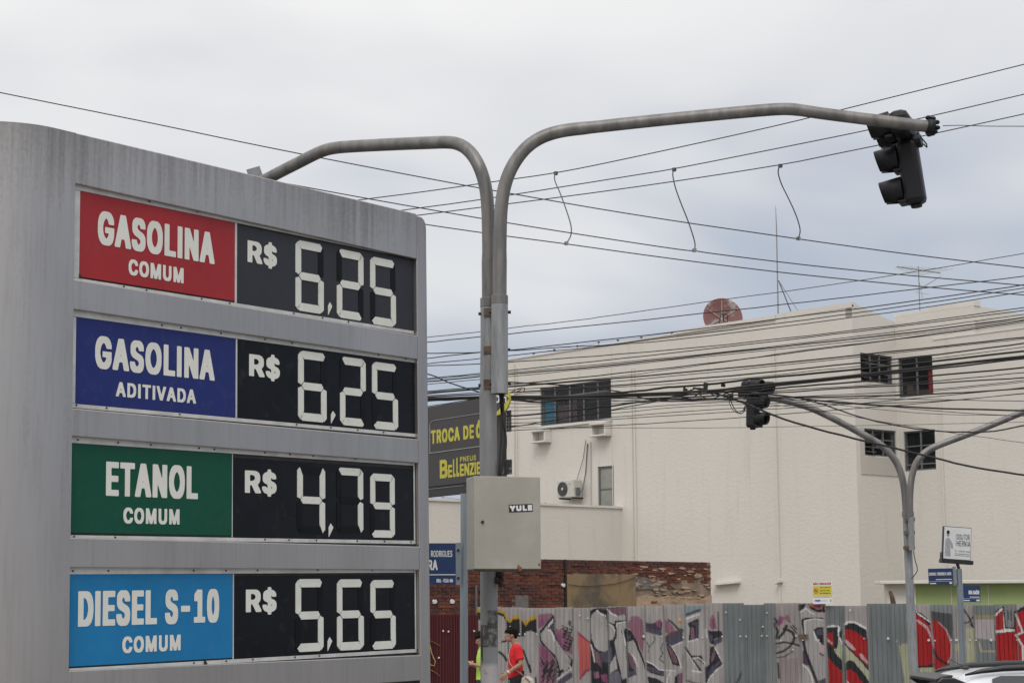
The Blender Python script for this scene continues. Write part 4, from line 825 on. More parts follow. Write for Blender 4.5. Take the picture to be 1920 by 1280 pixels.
# pink and silver letter
poly(PNK, za([(610, 235), (700, 230), (820, 220), (800, 290), (700, 380), (640, 440), (610, 450)]))
poly(MAG, za([(612, 330), (680, 300), (700, 360), (640, 430), (612, 440)]))
poly(PNK, za([(620, 640), (700, 700), (850, 830), (870, 950), (880, 1150), (850, 1300), (620, 1300)]))
poly(MAG, za([(650, 690), (740, 760), (760, 850), (700, 900), (640, 820)]))
for k in range(26):
    x = 640 + (k*53 % 230); y = 860 + (k*97 % 300); stroke(BLK, za([(x, y), (x + 30, y + 50), (x - 5, y + 90)]), 1.6 + (k % 3)*.7)
poly(PNK, za([(845, 420), (900, 460), (980, 440), (1090, 540), (1100, 820), (1000, 760), (930, 640), (850, 560)]))
poly(MAG, za([(850, 500), (930, 520), (940, 620), (1010, 700), (1040, 800), (980, 740), (870, 600)]))
for k in range(16):
    x = 950 + (k*37 % 130); y = 400 + (k*71 % 330); stroke(BLK, za([(x, y), (x + 28, y + 16), (x + 22, y + 50), (x - 8, y + 40)]), 1.5 + (k % 2)*.9)
stroke(BLK, za([(1055, 330), (1080, 350), (1070, 390), (1045, 370), (1055, 335)]), 1.8)
poly(BLK, za([(625, 480), (830, 240), (850, 330), (840, 470), (880, 600), (1000, 780), (1110, 900), (1100, 980), (1010, 1080), (880, 1170), (900, 1060), (870, 900), (780, 780), (640, 650), (625, 560)]))
poly(SIL, za([(640, 520), (820, 300), (830, 350), (750, 440), (790, 450), (830, 520), (860, 590), (920, 680), (960, 740), (1080, 890), (1060, 980), (1000, 1070), (930, 1110), (915, 1000), (880, 880), (860, 830), (760, 740), (660, 620)]))
poly(PUR, za([(740, 450), (800, 400), (840, 370), (830, 480), (790, 450)]))
stroke(WHT, za([(745, 460), (785, 470), (815, 530), (840, 620)]), 2.0); stroke(WHT, za([(760, 400), (815, 325)]), 2.0)
stroke(WHT, za([(880, 1170), (990, 1090), (1075, 1020), (1060, 975)]), 1.6)
poly(BLK, za([(900, 1050), (960, 1020), (985, 1060), (930, 1100)]))
poly(PUR, za([(880, 1210), (1000, 1110), (1095, 1060), (1100, 1140), (980, 1230), (880, 1300)]))
# salmon block
poly((0.25, 0.05, 0.10), za([(1175, 480), (1250, 540), (1362, 640), (1368, 1030), (1290, 1090), (1205, 1190)]))
poly(SAL, za([(1178, 510), (1240, 570), (1355, 660), (1360, 1010), (1260, 1060), (1205, 1160)]))
# round grey letter
poly(BLK, za([(1355, 180), (1450, 150), (1600, 140), (1880, 130), (1885, 1300), (1370, 1300)]))
poly(MAU, za([(1460, 150), (1880, 140), (1880, 240), (1700, 250), (1600, 180)]))
poly(SIL, za([(1365, 300), (1385, 230), (1450, 180), (1590, 260), (1600, 340), (1610, 600), (1610, 750), (1560, 775), (1480, 760), (1420, 700), (1380, 600), (1362, 450)]))
poly(SIL, za([(1605, 180), (1660, 235), (1740, 265), (1860, 235), (1870, 320), (1720, 330), (1700, 380), (1640, 350), (1605, 340)]))
poly(SIL, za([(1610, 360), (1680, 410), (1715, 480), (1710, 560), (1680, 600), (1620, 610)]))
poly(SIL, za([(1735, 360), (1870, 345), (1870, 460), (1800, 480), (1840, 560), (1870, 700), (1890, 1140), (1820, 1180), (1790, 1060), (1740, 860), (1705, 640), (1740, 560)]))
poly(PUR, za([(1480, 790), (1600, 770), (1620, 700), (1670, 720), (1680, 850), (1640, 940), (1540, 920)]))
poly(SIL, za([(1640, 950), (1720, 820), (1750, 1020), (1640, 1090)]))
poly(MAU, za([(1400, 720), (1480, 800), (1520, 900), (1520, 1010), (1440, 920), (1380, 820)]))
poly(MAG, za([(1500, 1110), (1600, 1090), (1610, 1230), (1540, 1200)])); poly(PNK, za([(1400, 1070), (1480, 1060), (1490, 1150), (1420, 1160)]))
poly((0.16, 0.15, 0.19), za([(1640, 1100), (1760, 1040), (1800, 1150), (1800, 1300), (1640, 1300)]))
stroke(WHT, za([(1460, 180), (1500, 225), (1580, 258)]), 1.8); stroke(WHT, za([(1605, 165), (1660, 225), (1740, 258)]), 2.4); stroke(WHT, za([(1735, 420), (1740, 365), (1865, 345)]), 1.6)
stroke(WHT, za([(1615, 368), (1680, 405), (1712, 470)]), 1.6); stroke(WHT, za([(1825, 480), (1850, 590), (1868, 680)]), 1.6); stroke(WHT, za([(1365, 670), (1400, 800), (1420, 920)]), 2.0)
stroke(BLK, za([(1720, 345), (1725, 500), (1695, 620), (1735, 860), (1800, 1100)]), 1.8)
# second letter group (zoom b)
poly(PNK, zb_([(270, 400), (340, 260), (440, 260), (500, 330), (520, 560), (500, 800), (400, 600), (330, 480)]))
poly(BLK, zb_([(235, 440), (330, 470), (420, 640), (520, 900), (540, 1000), (430, 1100), (280, 1150), (270, 700)]))
poly(SIL, zb_([(275, 640), (370, 605), (400, 680), (450, 800), (520, 970), (525, 1300), (290, 1300), (300, 1140), (410, 1110), (400, 980), (350, 820), (285, 780)]))
poly(MAU, zb_([(285, 800), (330, 790), (370, 900), (400, 1040), (330, 1010)])); poly(PUR, zb_([(290, 1060), (400, 1040), (410, 1100), (290, 1135)])); poly(PUR, zb_([(270, 540), (330, 530), (330, 590), (280, 610)]))
stroke(WHT, zb_([(330, 800), (400, 890), (425, 980)]), 1.8)
poly((0.07, 0.045, 0.07), zb_([(540, 350), (620, 370), (780, 340), (780, 480), (540, 430)])); poly(MAG, zb_([(680, 340), (760, 300), (760, 440), (700, 410)]))
poly(PUR, zb_([(540, 430), (640, 440), (780, 490), (780, 550), (660, 520), (545, 490)]))
poly(SIL, zb_([(550, 520), (660, 540), (790, 560), (800, 1060), (700, 1000), (560, 920)]))
stroke(BLK, zb_([(560, 640), (590, 700), (640, 660), (680, 600), (660, 550)]), 1.2); stroke(BLK, zb_([(790, 650), (760, 740), (790, 800), (740, 880), (800, 930)]), 1.4); stroke(BLK, zb_([(600, 690), (580, 780)]), 1)
poly(BLK, zb_([(555, 925), (640, 960), (720, 1020), (805, 1060), (805, 1130), (700, 1110), (560, 1050)])); poly(PUR, zb_([(560, 980), (680, 1010), (790, 1080), (790, 1110), (660, 1080), (560, 1030)]))
stroke(WHT, zb_([(555, 912), (650, 955), (740, 1035), (970, 1050)]), 1.6); poly(BLK, zb_([(565, 1130), (700, 1160), (800, 1220), (800, 1300), (600, 1300)])); poly(SIL, zb_([(560, 1090), (700, 1110), (800, 1150), (800, 1200), (690, 1160), (565, 1120)]))
poly(PNK, zb_([(815, 310), (900, 370), (980, 480), (900, 520), (820, 500)])); poly((0.10, 0.07, 0.08), zb_([(820, 560), (900, 500), (1070, 440), (1075, 520), (830, 620)])); poly(PUR, zb_([(825, 620), (940, 560), (1075, 520), (1075, 620), (920, 690), (850, 660)]))
stroke((0.06, 0.07, 0.07), zb_([(870, 320), (930, 360), (1000, 440), (1075, 470)]), 4)
poly(SIL, zb_([(920, 700), (1075, 630), (1075, 1060), (1000, 870)])); stroke(WHT, zb_([(920, 705), (1000, 840), (1060, 1010)]), 1.8); stroke(WHT, zb_([(920, 700), (1070, 635)]), 1.4)
poly(BLK, zb_([(830, 650), (920, 710), (1000, 850), (1040, 985), (930, 960), (870, 800)])); poly(MAU, zb_([(840, 670), (900, 720), (1000, 880), (1000, 950), (940, 930)]))
poly(SIL, zb_([(840, 1070), (900, 1060), (990, 1060), (960, 1150), (950, 1300), (840, 1300)])); poly(MAU, zb_([(990, 1100), (1075, 1070), (1075, 1260), (980, 1220)])); poly(BLK, zb_([(960, 1150), (1000, 1090), (1000, 1260), (960, 1260)]))
stroke(WHT, zb_([(890, 1075), (850, 1180), (840, 1300)]), 1.6)
poly((0.23, 0.30, 0.32), zb_([(1115, 120), (1380, 110), (1370, 160), (1120, 220)])); poly(PUR, zb_([(1112, 230), (1250, 180), (1335, 150), (1335, 190), (1220, 230), (1112, 275)]))
poly(SIL, zb_([(1110, 300), (1330, 215), (1370, 380), (1380, 800), (1320, 850), (1230, 850), (1160, 760), (1110, 700)])); stroke(WHT, zb_([(1115, 305), (1320, 230)]), 2.2)
poly(BLK, zb_([(1145, 370), (1310, 285), (1305, 580), (1330, 585), (1160, 620), (1180, 420)])); poly(MAU, zb_([(1190, 420), (1240, 430), (1260, 590), (1190, 600)])); poly(PUR, zb_([(1190, 380), (1270, 330), (1270, 410)])); stroke(PUR, zb_([(1275, 360), (1280, 570)]), 2.5)
stroke(WHT, zb_([(1160, 630), (1290, 590)]), 1.6); stroke(BLK, zb_([(1112, 710), (1230, 900), (1330, 1040)]), 3.4); stroke(WHT, zb_([(1112, 760), (1210, 900), (1280, 1010)]), 1.4)
poly(SIL, zb_([(1112, 760), (1300, 1040), (1340, 1070), (1130, 1180)])); stroke(WHT, zb_([(1210, 1050), (1345, 1070)]), 2.0); stroke(BLK, zb_([(1130, 1190), (1250, 1225), (1390, 1240)]), 1.8)
poly(BLK, zb_([(1180, 830), (1340, 830), (1380, 900), (1400, 970), (1300, 890), (1210, 860)])); stroke(WHT, zb_([(1220, 870), (1300, 860), (1370, 910), (1400, 950)]), 1.8)
poly(PNK, zb_([(1470, 290), (1510, 230), (1540, 310), (1570, 440), (1500, 470), (1460, 400)])); poly(MAG, zb_([(1490, 320), (1530, 300), (1545, 430), (1500, 440)]))
poly(BLK, zb_([(1440, 470), (1640, 480), (1645, 540), (1530, 600), (1520, 680), (1460, 640)])); stroke(BLK, zb_([(1585, 210), (1592, 480)]), 1.5)
poly(PUR, zb_([(1450, 540), (1500, 530), (1510, 600), (1470, 650)])); poly(PUR, zb_([(1520, 620), (1640, 530), (1640, 630), (1530, 690)])); stroke(WHT, zb_([(1405, 450), (1420, 560)]), 3)
poly(BLK, zb_([(1470, 700), (1530, 700), (1640, 900), (1645, 970), (1540, 1040), (1440, 1200), (1410, 1300), (1395, 1000), (1460, 960)])); poly(MAU, zb_([(1490, 850), (1530, 740), (1550, 800), (1530, 880), (1480, 930)]))
poly(SIL, zb_([(1530, 700), (1640, 650), (1642, 930), (1560, 760)])); stroke(WHT, zb_([(1535, 712), (1640, 915)]), 1.5); poly(PUR, zb_([(1440, 1060), (1500, 980), (1620, 890), (1640, 930), (1540, 1030), (1450, 1160)]))
poly(SIL, zb_([(1420, 1300), (1440, 1180), (1560, 1040), (1645, 975), (1645, 1120), (1600, 1180), (1600, 1300)])); stroke(WHT, zb_([(1425, 1240), (1470, 1140), (1560, 1040), (1645, 972)]), 1.8)
stroke(BLK, zb_([(1850, 1229), (1890, 1160), (1920, 1080)]), 2.4)
poly((0.5, 0.2, 0.06), zb_([(1005, 290), (1065, 290), (1060, 370), (1010, 370)])); poly((0.6, 0.45, .35), zb_([(1015, 290), (1060, 300), (1050, 330), (1015, 330)]))
# tag panel and third letter (zoom c)
poly(MAG, zc([(120, 380), (180, 270), (240, 300), (210, 390), (150, 430)])); poly(PNK, zc([(240, 300), (300, 240), (350, 380), (280, 350)]))
stroke(BLK, zc([(100, 310), (130, 350), (100, 400)]), 4); stroke(BLK, zc([(110, 430), (150, 500), (120, 600)]), 4.5); stroke(BLK, zc([(160, 600), (240, 510), (280, 420), (240, 470), (300, 480), (370, 520), (400, 590), (370, 680)]), 4.8)
stroke(BLK, zc([(120, 690), (230, 665), (350, 680), (470, 715)]), 3); stroke(BLK, zc([(130, 830), (230, 800), (320, 740), (350, 690)]), 3.6); stroke(BLK, zc([(140, 895), (250, 880), (340, 820), (385, 770)]), 1.8)
stroke(BLK, zc([(340, 430), (380, 470), (430, 530)]), 2.2); stroke(BLK, zc([(370, 410), (430, 470)]), 2.2); stroke(BLK, zc([(150, 980), (165, 1200)]), 3.0); poly(MAU, zc([(125, 760), (200, 710), (130, 730)]))
poly((0.30, 0.25, 0.25), zc([(160, 920), (440, 900), (470, 1300), (190, 1300)]))
poly(BLK, zc([(450, 100), (560, 90), (560, 130), (480, 200), (455, 190)])); poly((0.45, 0.16, 0.12), zc([(600, 90), (820, 90), (800, 180), (660, 150)])); poly(MAG, zc([(700, 110), (780, 100), (790, 150), (720, 150)]))
poly(BLK, zc([(600, 90), (640, 130), (740, 180), (810, 170), (840, 110), (860, 220), (740, 215), (640, 170)]))
poly(SIL, zc([(480, 220), (570, 145), (700, 230), (830, 210), (830, 300), (560, 300), (490, 310)])); stroke(WHT, zc([(485, 215), (570, 155), (650, 230), (690, 240)]), 2.0)
poly(BLK, zc([(495, 330), (560, 295), (825, 295), (825, 320), (560, 330), (540, 360), (560, 540), (530, 540)]))
poly(SIL, zc([(550, 345), (700, 310), (830, 320), (860, 1220), (750, 1250), (700, 1160), (620, 980), (560, 700), (555, 540)])); stroke(WHT, zc([(555, 540), (545, 345), (700, 312), (825, 330)]), 1.6)
poly(BLK, zc([(680, 480), (740, 440), (830, 440), (840, 700), (790, 700), (740, 600)])); poly(PUR, zc([(710, 490), (820, 450), (830, 560), (740, 560)])); stroke(WHT, zc([(680, 500), (720, 620), (790, 690)]), 2.0); poly(LPK, zc([(770, 680), (840, 720), (850, 830), (790, 820)]))
stroke(BLK, zc([(780, 830), (810, 860), (835, 860)]), 2.2)
poly((0.10, 0.05, 0.09), zc([(520, 800), (570, 780), (640, 1030), (560, 1000), (520, 980)])); stroke(BLK, zc([(530, 640), (560, 800), (640, 1020), (740, 1280)]), 5); poly(SIL, zc([(530, 1020), (610, 1060), (660, 1160), (690, 1300), (530, 1300)])); stroke(WHT, zc([(530, 1010), (600, 1060), (650, 1160), (680, 1290)]), 2)
poly(PUR, zc([(760, 1240), (865, 1200), (870, 1300), (770, 1300)]))
# red letter with black outline
poly(WHT, zc([(880, 430), (960, 405), (1080, 425), (1085, 500), (1110, 640), (1115, 940), (1000, 830), (960, 730), (880, 700)]))
poly(BLK, zc([(880, 445), (1050, 430), (1045, 500), (1060, 620), (1040, 750), (1110, 960), (1115, 1110), (1000, 1010), (900, 880), (880, 700)])); poly(BLK, zc([(1060, 520), (1105, 460), (1110, 640), (1080, 600)]))
poly(RED, zc([(885, 530), (970, 515), (985, 740), (890, 680)])); poly(LPK, zc([(885, 605), (970, 670), (970, 700), (890, 650)])); poly(CRM, zc([(985, 760), (1040, 760), (1060, 620), (1112, 700), (1112, 940), (1010, 830)]))
poly(RED, zc([(900, 880), (1000, 1010), (1115, 1115), (1118, 1300), (915, 1300)]))
poly(WHT, zc([(1140, 380), (1200, 345), (1290, 350), (1400, 395), (1470, 440), (1480, 600), (1140, 600)]))
poly(BLK, zc([(1145, 420), (1220, 375), (1300, 380), (1475, 480), (1490, 620), (1520, 1300), (1160, 1300)]))
poly(RED, zc([(1145, 460), (1300, 490), (1475, 620), (1500, 1030), (1300, 830), (1150, 660)])); poly(LPK, zc([(1150, 620), (1200, 640), (1320, 770), (1300, 790), (1220, 750), (1150, 660)])); poly(LPK, zc([(1365, 840), (1410, 830), (1500, 960), (1500, 1000), (1400, 910)]))
poly(CRM, zc([(1150, 700), (1260, 820), (1400, 960), (1515, 1110), (1518, 1250), (1430, 1130), (1290, 960), (1220, 930), (1155, 980)])); poly(RED, zc([(1160, 1100), (1240, 1060), (1330, 1140), (1440, 1300), (1160, 1300)]))
stroke(WHT, zc([(1180, 1250), (1210, 1290)]), 3)
# right hand group (zoom d)
poly((0.37, 0.37, 0.25), zd([(262, 1000), (300, 980), (340, 985), (345, 1320), (310, 1300)]))
poly(BLK, zd([(385, 735), (440, 760), (500, 820), (500, 850), (385, 790)])); poly(WHT, zd([(387, 740), (440, 775), (500, 820), (500, 830), (400, 760)]))
poly(RED, zd([(387, 760), (440, 795), (500, 860), (520, 1000), (530, 1150), (405, 1150)])); stroke(LPK, zd([(400, 810), (470, 860), (515, 950), (520, 990)]), 4.4); poly(BLK, zd([(405, 1145), (470, 1150), (525, 1130), (528, 1160), (405, 1165)])); poly(CRM, zd([(412, 1165), (528, 1160), (528, 1200), (415, 1200)]))
poly((0.07, 0.075, 0.08), zd([(500, 740), (660, 760), (665, 960), (620, 880), (560, 820), (505, 800)])); poly(RED, zd([(505, 800), (560, 820), (620, 880), (655, 990), (655, 1080), (620, 1150), (530, 1180), (525, 980)])); stroke(LPK, zd([(560, 822), (620, 885), (655, 990), (652, 1080), (620, 1140)]), 1.5); stroke(BLK, zd([(520, 1030), (560, 1100), (630, 1140)]), 4)
poly(CRM, zd([(683, 975), (715, 985), (715, 1040), (690, 1040)])); stroke(BLK, zd([(752, 730), (790, 790), (815, 850)]), 2.6); stroke(BLK, zd([(820, 780), (790, 820), (755, 830)]), 2.2); stroke(BLK, zd([(800, 840), (822, 862)]), 2.6)
poly(CRM, zd([(765, 870), (830, 865), (845, 1150), (770, 1155), (760, 980)])); stroke((0.40, 0.36, 0.22), zd([(860, 970), (880, 1040), (980, 1040)]), 3); poly((0.30, 0.27, 0.16), zd([(820, 770), (980, 770), (980, 795), (820, 795)])); poly((0.42, 0.37, 0.38), zd([(835, 800), (975, 800), (978, 960), (835, 940)]))
poly(BLK, zd([(980, 740), (1050, 700), (1065, 860), (1125, 860), (1125, 745), (1200, 700), (1300, 700), (1300, 1200), (990, 1200)])); poly(WHT, zd([(982, 760), (1040, 710), (1058, 870), (1130, 875), (1130, 890), (985, 905)])); poly(RED, zd([(985, 780), (1040, 725), (1050, 878), (985, 885)]))
poly((0.24, 0.24, 0.24), zd([(1062, 700), (1120, 700), (1122, 855), (1070, 860)])); stroke(BLK, zd([(1080, 740), (1085, 800)]), 1.3); stroke(BLK, zd([(1100, 740), (1104, 810)]), 1.3)
poly(RED, zd([(987, 910), (1130, 895), (1135, 760), (1200, 730), (1300, 700), (1300, 1200), (997, 1200)])); stroke(WHT, zd([(1140, 765), (1190, 900), (1140, 920), (1190, 1000), (1192, 1170)]), 3.4)

def paint(px, py, base):
    col = np.tile(np.array(base), (len(px), 1)); q = np.stack([px, py], 1)
    # spray edges wander slightly
    q = q + np.stack([0.5*np.sin(py*1.3 + px*.7), 0.5*np.sin(px*1.7)], 1)
    for kind, c, pts, w in G:
        lo, hi = pts.min(0) - 6, pts.max(0) + 6
        sel = np.where((q[:, 0] > lo[0]) & (q[:, 0] < hi[0]) & (q[:, 1] > lo[1]) & (q[:, 1] < hi[1]))[0]
        if not len(sel): continue
        x, y = q[sel, 0], q[sel, 1]
        if kind == 'p':
            ins = np.zeros(len(sel), bool); n = len(pts)
            for i in range(n):
                x0, y0 = pts[i]; x1, y1 = pts[(i+1) % n]
                if y0 == y1: continue
                c_ = ((y0 > y) != (y1 > y)) & (x < (x1-x0)*(y-y0)/(y1-y0) + x0); ins ^= c_
            f = ins.astype(float) * .99
        else:
            d = np.full(len(sel), 1e9)
            for i in range(len(pts)-1):
                a, b_ = pts[i], pts[i+1]; ab = b_-a; L2 = max((ab**2).sum(), 1e-6)
                t = np.clip(((x-a[0])*ab[0] + (y-a[1])*ab[1])/L2, 0, 1)
                d = np.minimum(d, np.hypot(x - a[0] - t*ab[0], y - a[1] - t*ab[1]))
            f = np.clip((w/2 + .7 - d)/1.0, 0, 1) * .95
        col[sel] = col[sel]*(1-f[:, None]) + np.array(c)*f[:, None]
    return col

pm = bpy.data.materials.new('painted_sheet'); pm.use_nodes = True; t = pm.node_tree; b = t.nodes['Principled BSDF']
ca = N(t, 'ShaderNodeVertexColor', layer_name='paint'); tcn = N(t, 'ShaderNodeTexCoord'); mpn = N(t, 'ShaderNodeMapping'); mpn.inputs['Scale'].default_value = (3, 1, 0.8)
nn = N(t, 'ShaderNodeTexNoise'); nn.inputs['Scale'].default_value = 3; nn.inputs['Detail'].default_value = 7
mr = N(t, 'ShaderNodeMapRange'); mr.inputs[1].default_value = .3; mr.inputs[2].default_value = .7; mr.inputs[3].default_value = .88; mr.inputs[4].default_value = 1.06
vm = N(t, 'ShaderNodeVectorMath', operation='SCALE')
t.links.new(tcn.outputs['Object'], mpn.inputs[0]); t.links.new(mpn.outputs[0], nn.inputs['Vector']); t.links.new(nn.outputs['Fac'], mr.inputs[0])
t.links.new(ca.outputs['Color'], vm.inputs[0]); t.links.new(mr.outputs[0], vm.inputs['Scale']); nd = N(t, 'ShaderNodeTexNoise'); nd.inputs['Scale'].default_value = 2.2; nd.inputs['Detail'].default_value = 9; nd.inputs['Roughness'].default_value = .7; mpd = N(t, 'ShaderNodeMapping'); mpd.inputs['Scale'].default_value = (2.2, 1, .7)
t.links.new(tcn.outputs['Object'], mpd.inputs[0]); t.links.new(mpd.outputs[0], nd.inputs['Vector']); md = N(t, 'ShaderNodeMapRange'); md.inputs[1].default_value = .56; md.inputs[2].default_value = .76; md.inputs[4].default_value = .55; t.links.new(nd.outputs['Fac'], md.inputs[0])
mxd = N(t, 'ShaderNodeMix', data_type='RGBA'); mxd.inputs['B'].default_value = (.15, .125, .10, 1); t.links.new(md.outputs[0], mxd.inputs['Factor']); t.links.new(vm.outputs[0], mxd.inputs['A']); t.links.new(mxd.outputs['Result'], b.inputs['Base Color'])
b.inputs['Roughness'].default_value = .6; b.inputs['Specular IOR Level'].default_value = .3

fence = thing('corrugated_fence', (at(1400, 1140, FY).x, FY, 0), 'long grey corrugated metal fence covered in silver, pink, black and red graffiti', 'fence')
fo = ORIG[fence.name]
rnd = random.Random(11)
for k in range(len(XB)-1):
    x0 = at(XB[k], 1200, FY).x; x1 = at(XB[k+1], 1200, FY).x; zt = at(XB[k], YT[k], FY).z
    wd = x1 - x0 + .012
    prof = []                                         # ribbed section: narrow ribs standing out of a flat sheet
    nr = max(3, round(wd/.085)); cell = wd/nr
    for r_ in range(nr):
        for f_, h in ((0, .036), (.10, .036), (.20, 0), (.45, 0), (.72, 0), (.90, 0)): prof.append((r_*cell + f_*cell, h))
    prof.append((wd, .036))
    pts = [(u, h) for u, h in prof]
    extra = []
    for i in range(len(pts)-1):
        extra.append(pts[i]); 
        if pts[i+1][0]-pts[i][0] > .018: extra.append(((pts[i][0]+pts[i+1][0])/2, (pts[i][1]+pts[i+1][1])/2))
    pts = extra + [pts[-1]]
    zs = list(np.linspace(zt, 0.62, 95)) + [0.4, 0.0]
    off = (.012 if k % 2 else 0.0) + rnd.uniform(-.003, .003); lean = rnd.uniform(-.006, .006)
    V = np.array([(x0 + u + lean*(z-1), FY - h - off + .006*math.sin(z*5 + k), z) for z in zs for u, h in pts]); nc = len(pts)
    fs = [(j*nc+i, (j+1)*nc+i, (j+1)*nc+i+1, j*nc+i+1) for j in range(len(zs)-1) for i in range(nc-1)]
    me = bpy.data.meshes.new('fence_sheet'); me.from_pydata((V - np.array(fo)).tolist(), [], fs)
    px, py = to_px_np(V)
    base = SHEETCOL[SC_[k]]
    col = paint(px, py, base)
    # lapped edge strips left unpainted
    edge = (V[:, 0] - x0 < .028) & (k > 3)
    if k > 3: col[edge] = col[edge]*.25 + np.array(SHEETCOL['b'])*.75
    at_ = me.color_attributes.new('paint', 'FLOAT_COLOR', 'POINT')
    at_.data.foreach_set('color', np.concatenate([col, np.ones((len(col), 1))], 1).astype(np.float32).ravel())
    me.materials.append(pm)
    o = bpy.data.objects.new('fence_sheet', me); COL.objects.link(o); o.parent = fence; ORIG[o.name] = fo
    mo = o.modifiers.new('solid', 'SOLIDIFY'); mo.thickness = .004; mo.offset = -1
sc = MB()
for x, y in ((1207, 1192), (1240, 1192), (1281, 1194), (1317, 1194), (1354, 1192), (1388, 1192), (1399, 1192), (1428, 1191), (1438, 1191), (1387, 1161), (1430, 1174), (1361, 1147), (1464, 1200), (1492, 1191), (1505, 1199), (1535, 1199), (1575, 1196), (1620, 1196), (1593, 1143),
             (1665, 1196), (1681, 1201), (1741, 1199), (1753, 1200), (1783, 1199), (1793, 1199), (1819, 1199), (1830, 1199), (1858, 1199), (1907, 1199), (956, 1174), (974, 1188), (984, 1188), (1007, 1188), (1087, 1153), (1102, 1158), (1487, 1217), (1438, 1148)):
    p = at(x, y, FY - .03); s_ = .016 if rnd.random() < .8 else .026
    sc.tube([p, p - Vector((0, .012, 0))], s_, 7)
tag(sc.build('screw_washer', M['screw'], fence), kind='stuff')
m = MB(); p = at(1506, 1192, FY - .03); m.box(FF, p.x - .085, p.x + .075, p.z - .035, p.z + .035, .03, .055); m.build('wooden_batten', M['rust'], fence)
for z in (.5, 1.55):
    m = MB(); m.box(FF, at(895, 1200, FY).x, at(2078, 1200, FY).x, z, z + .08, -.1, -.02); m.build('rail', M['wood'], fence)

# maroon fence at the left
rx0, rx1 = at(700, 1200, FY - .3).x, at(896, 1200, FY - .3).x; zt = at(850, 1151, FY - .3).z
rf_ = thing('maroon_fence', ((rx0+rx1)/2, FY - .3, 0), 'dark maroon corrugated metal fence with yellow scrawl, left of the grey fence', 'fence')
edges = [rx0 + (rx1-rx0)*t for t in (0, .2, .4, .58, .79, 1)]
for i in range(5):
    a, b_ = edges[i], edges[i+1] + .01; n = 8; prof = []
    for r_ in range(n):
        for f_, h in ((0, 0), (.25, .03), (.5, .03), (.75, 0)): prof.append((a + (b_-a)*(r_+f_)/n, h))
    prof.append((b_, 0)); off = .008*(i % 2); V = []; Fc = []
    for x, h in prof: V += [(x, FY - .3 - h - off, 0.0), (x, FY - .3 - h - off, zt)]
    for j in range(len(prof)-1): Fc.append((2*j, 2*j+2, 2*j+3, 2*j+1))
    mb = MB(); mb.add(V, Fc); mb.build('fence_sheet', M['redsheet'], rf_)
RFm = mat('yellow_spray', (0.33, 0.26, 0.10), .7)
m = MB()
def zz(pts): return [at(800 + x/4.925, 1020 + y/4.925, FY - .345) for x, y in pts]
for pts, w in (([(25, 885), (70, 905), (125, 935)], .012), ([(30, 930), (45, 1000), (80, 1080), (70, 1120), (35, 1110), (25, 1080)], .009), ([(25, 1150), (80, 1180), (120, 1215)], .014), ([(20, 990), (50, 1000), (60, 1060)], .006)):
    m.tube(zz(pts), w, 5, flat=.3)
m.build('spray_scrawl', RFm, rf_)
sc = MB()
for x, y in ((831, 1182), (841, 1183), (889, 1182), (823, 1232)): p = at(x, y, FY - .34); sc.tube([p, p - Vector((0, .02, 0))], .018, 7)
tag(sc.build('screw_washer', M['screw'], rf_), kind='stuff')

m = MB(); m.tube([at(1676, 1135, 35.4), at(1673, 1120, 35.4), at(1669, 1107, 35.4)], [.05, .045, .03], 7)
tag(m.build('wooden_stump', M['wood']), 'short rotten wooden post end sticking up behind the fence', 'post')

# ================================================================== OVERHEAD CABLES
CB = []   # (points, radius px, depth left, depth right, material)
def cb(pts, r, dl=29.0, dr=24.0, m_='cable', lab=None): CB.append((pts, r, dl, dr, m_, lab))
cb([(-60, 161), (0, 174), (290, 232), (440, 264), (600, 296), (840, 342), (957, 363), (1200, 405), (1497, 448), (1560, 457), (1720, 479), (1920, 502), (1990, 510)], 1.35, 20, 34, 'wire', 'long grey wire descending from the left edge above the fuel sign to the right edge')
cb([(560, 390), (665, 376), (800, 359), (923, 341), (1041, 325), (1160, 301), (1440, 240), (1590, 203), (1920, 121), (2000, 101)], 1.3, 34, 21, 'wire', 'topmost grey wire climbing to the upper right corner above the signal arm')
cb([(640, 411), (740, 396), (901, 375), (1200, 327), (1264, 317), (1560, 258), (1618, 246), (1754, 216), (1920, 177), (2000, 158)], 1.3, 34, 21, 'wire', 'grey wire climbing to the right through the top of the near signal head')
cb([(680, 417), (773, 405), (1160, 356), (1463, 310), (1560, 290), (1664, 269), (1764, 248), (1920, 214), (2000, 196)], 1.3, 34, 21, 'wire', 'grey wire climbing to the right just under the head of the near signal')
cb([(470, 332), (530, 343), (686, 372), (840, 399), (952, 418), (1071, 437), (1200, 457), (1289, 470), (1303, 470), (1331, 475), (1535, 500), (1720, 518), (1920, 535), (1990, 541)], 1.35, 20, 34, 'wire', 'grey descending wire that carries the lower clamp of the middle looped lead')
cb([(740, 411), (804, 422), (902, 436), (952, 443), (1060, 457), (1200, 477), (1375, 500), (1520, 517), (1754, 540), (1920, 553), (1990, 558)], 1.35, 21, 34, 'wire', 'lowest grey descending wire, carrying the lower clamp of the leftmost looped lead')
cb([(1768, 236), (1800, 235), (1850, 237), (1920, 237), (1990, 238)], 1.0, 16.0, 16.4, 'wire', 'short thin wire leaving the tip of the near signal arm to the right')
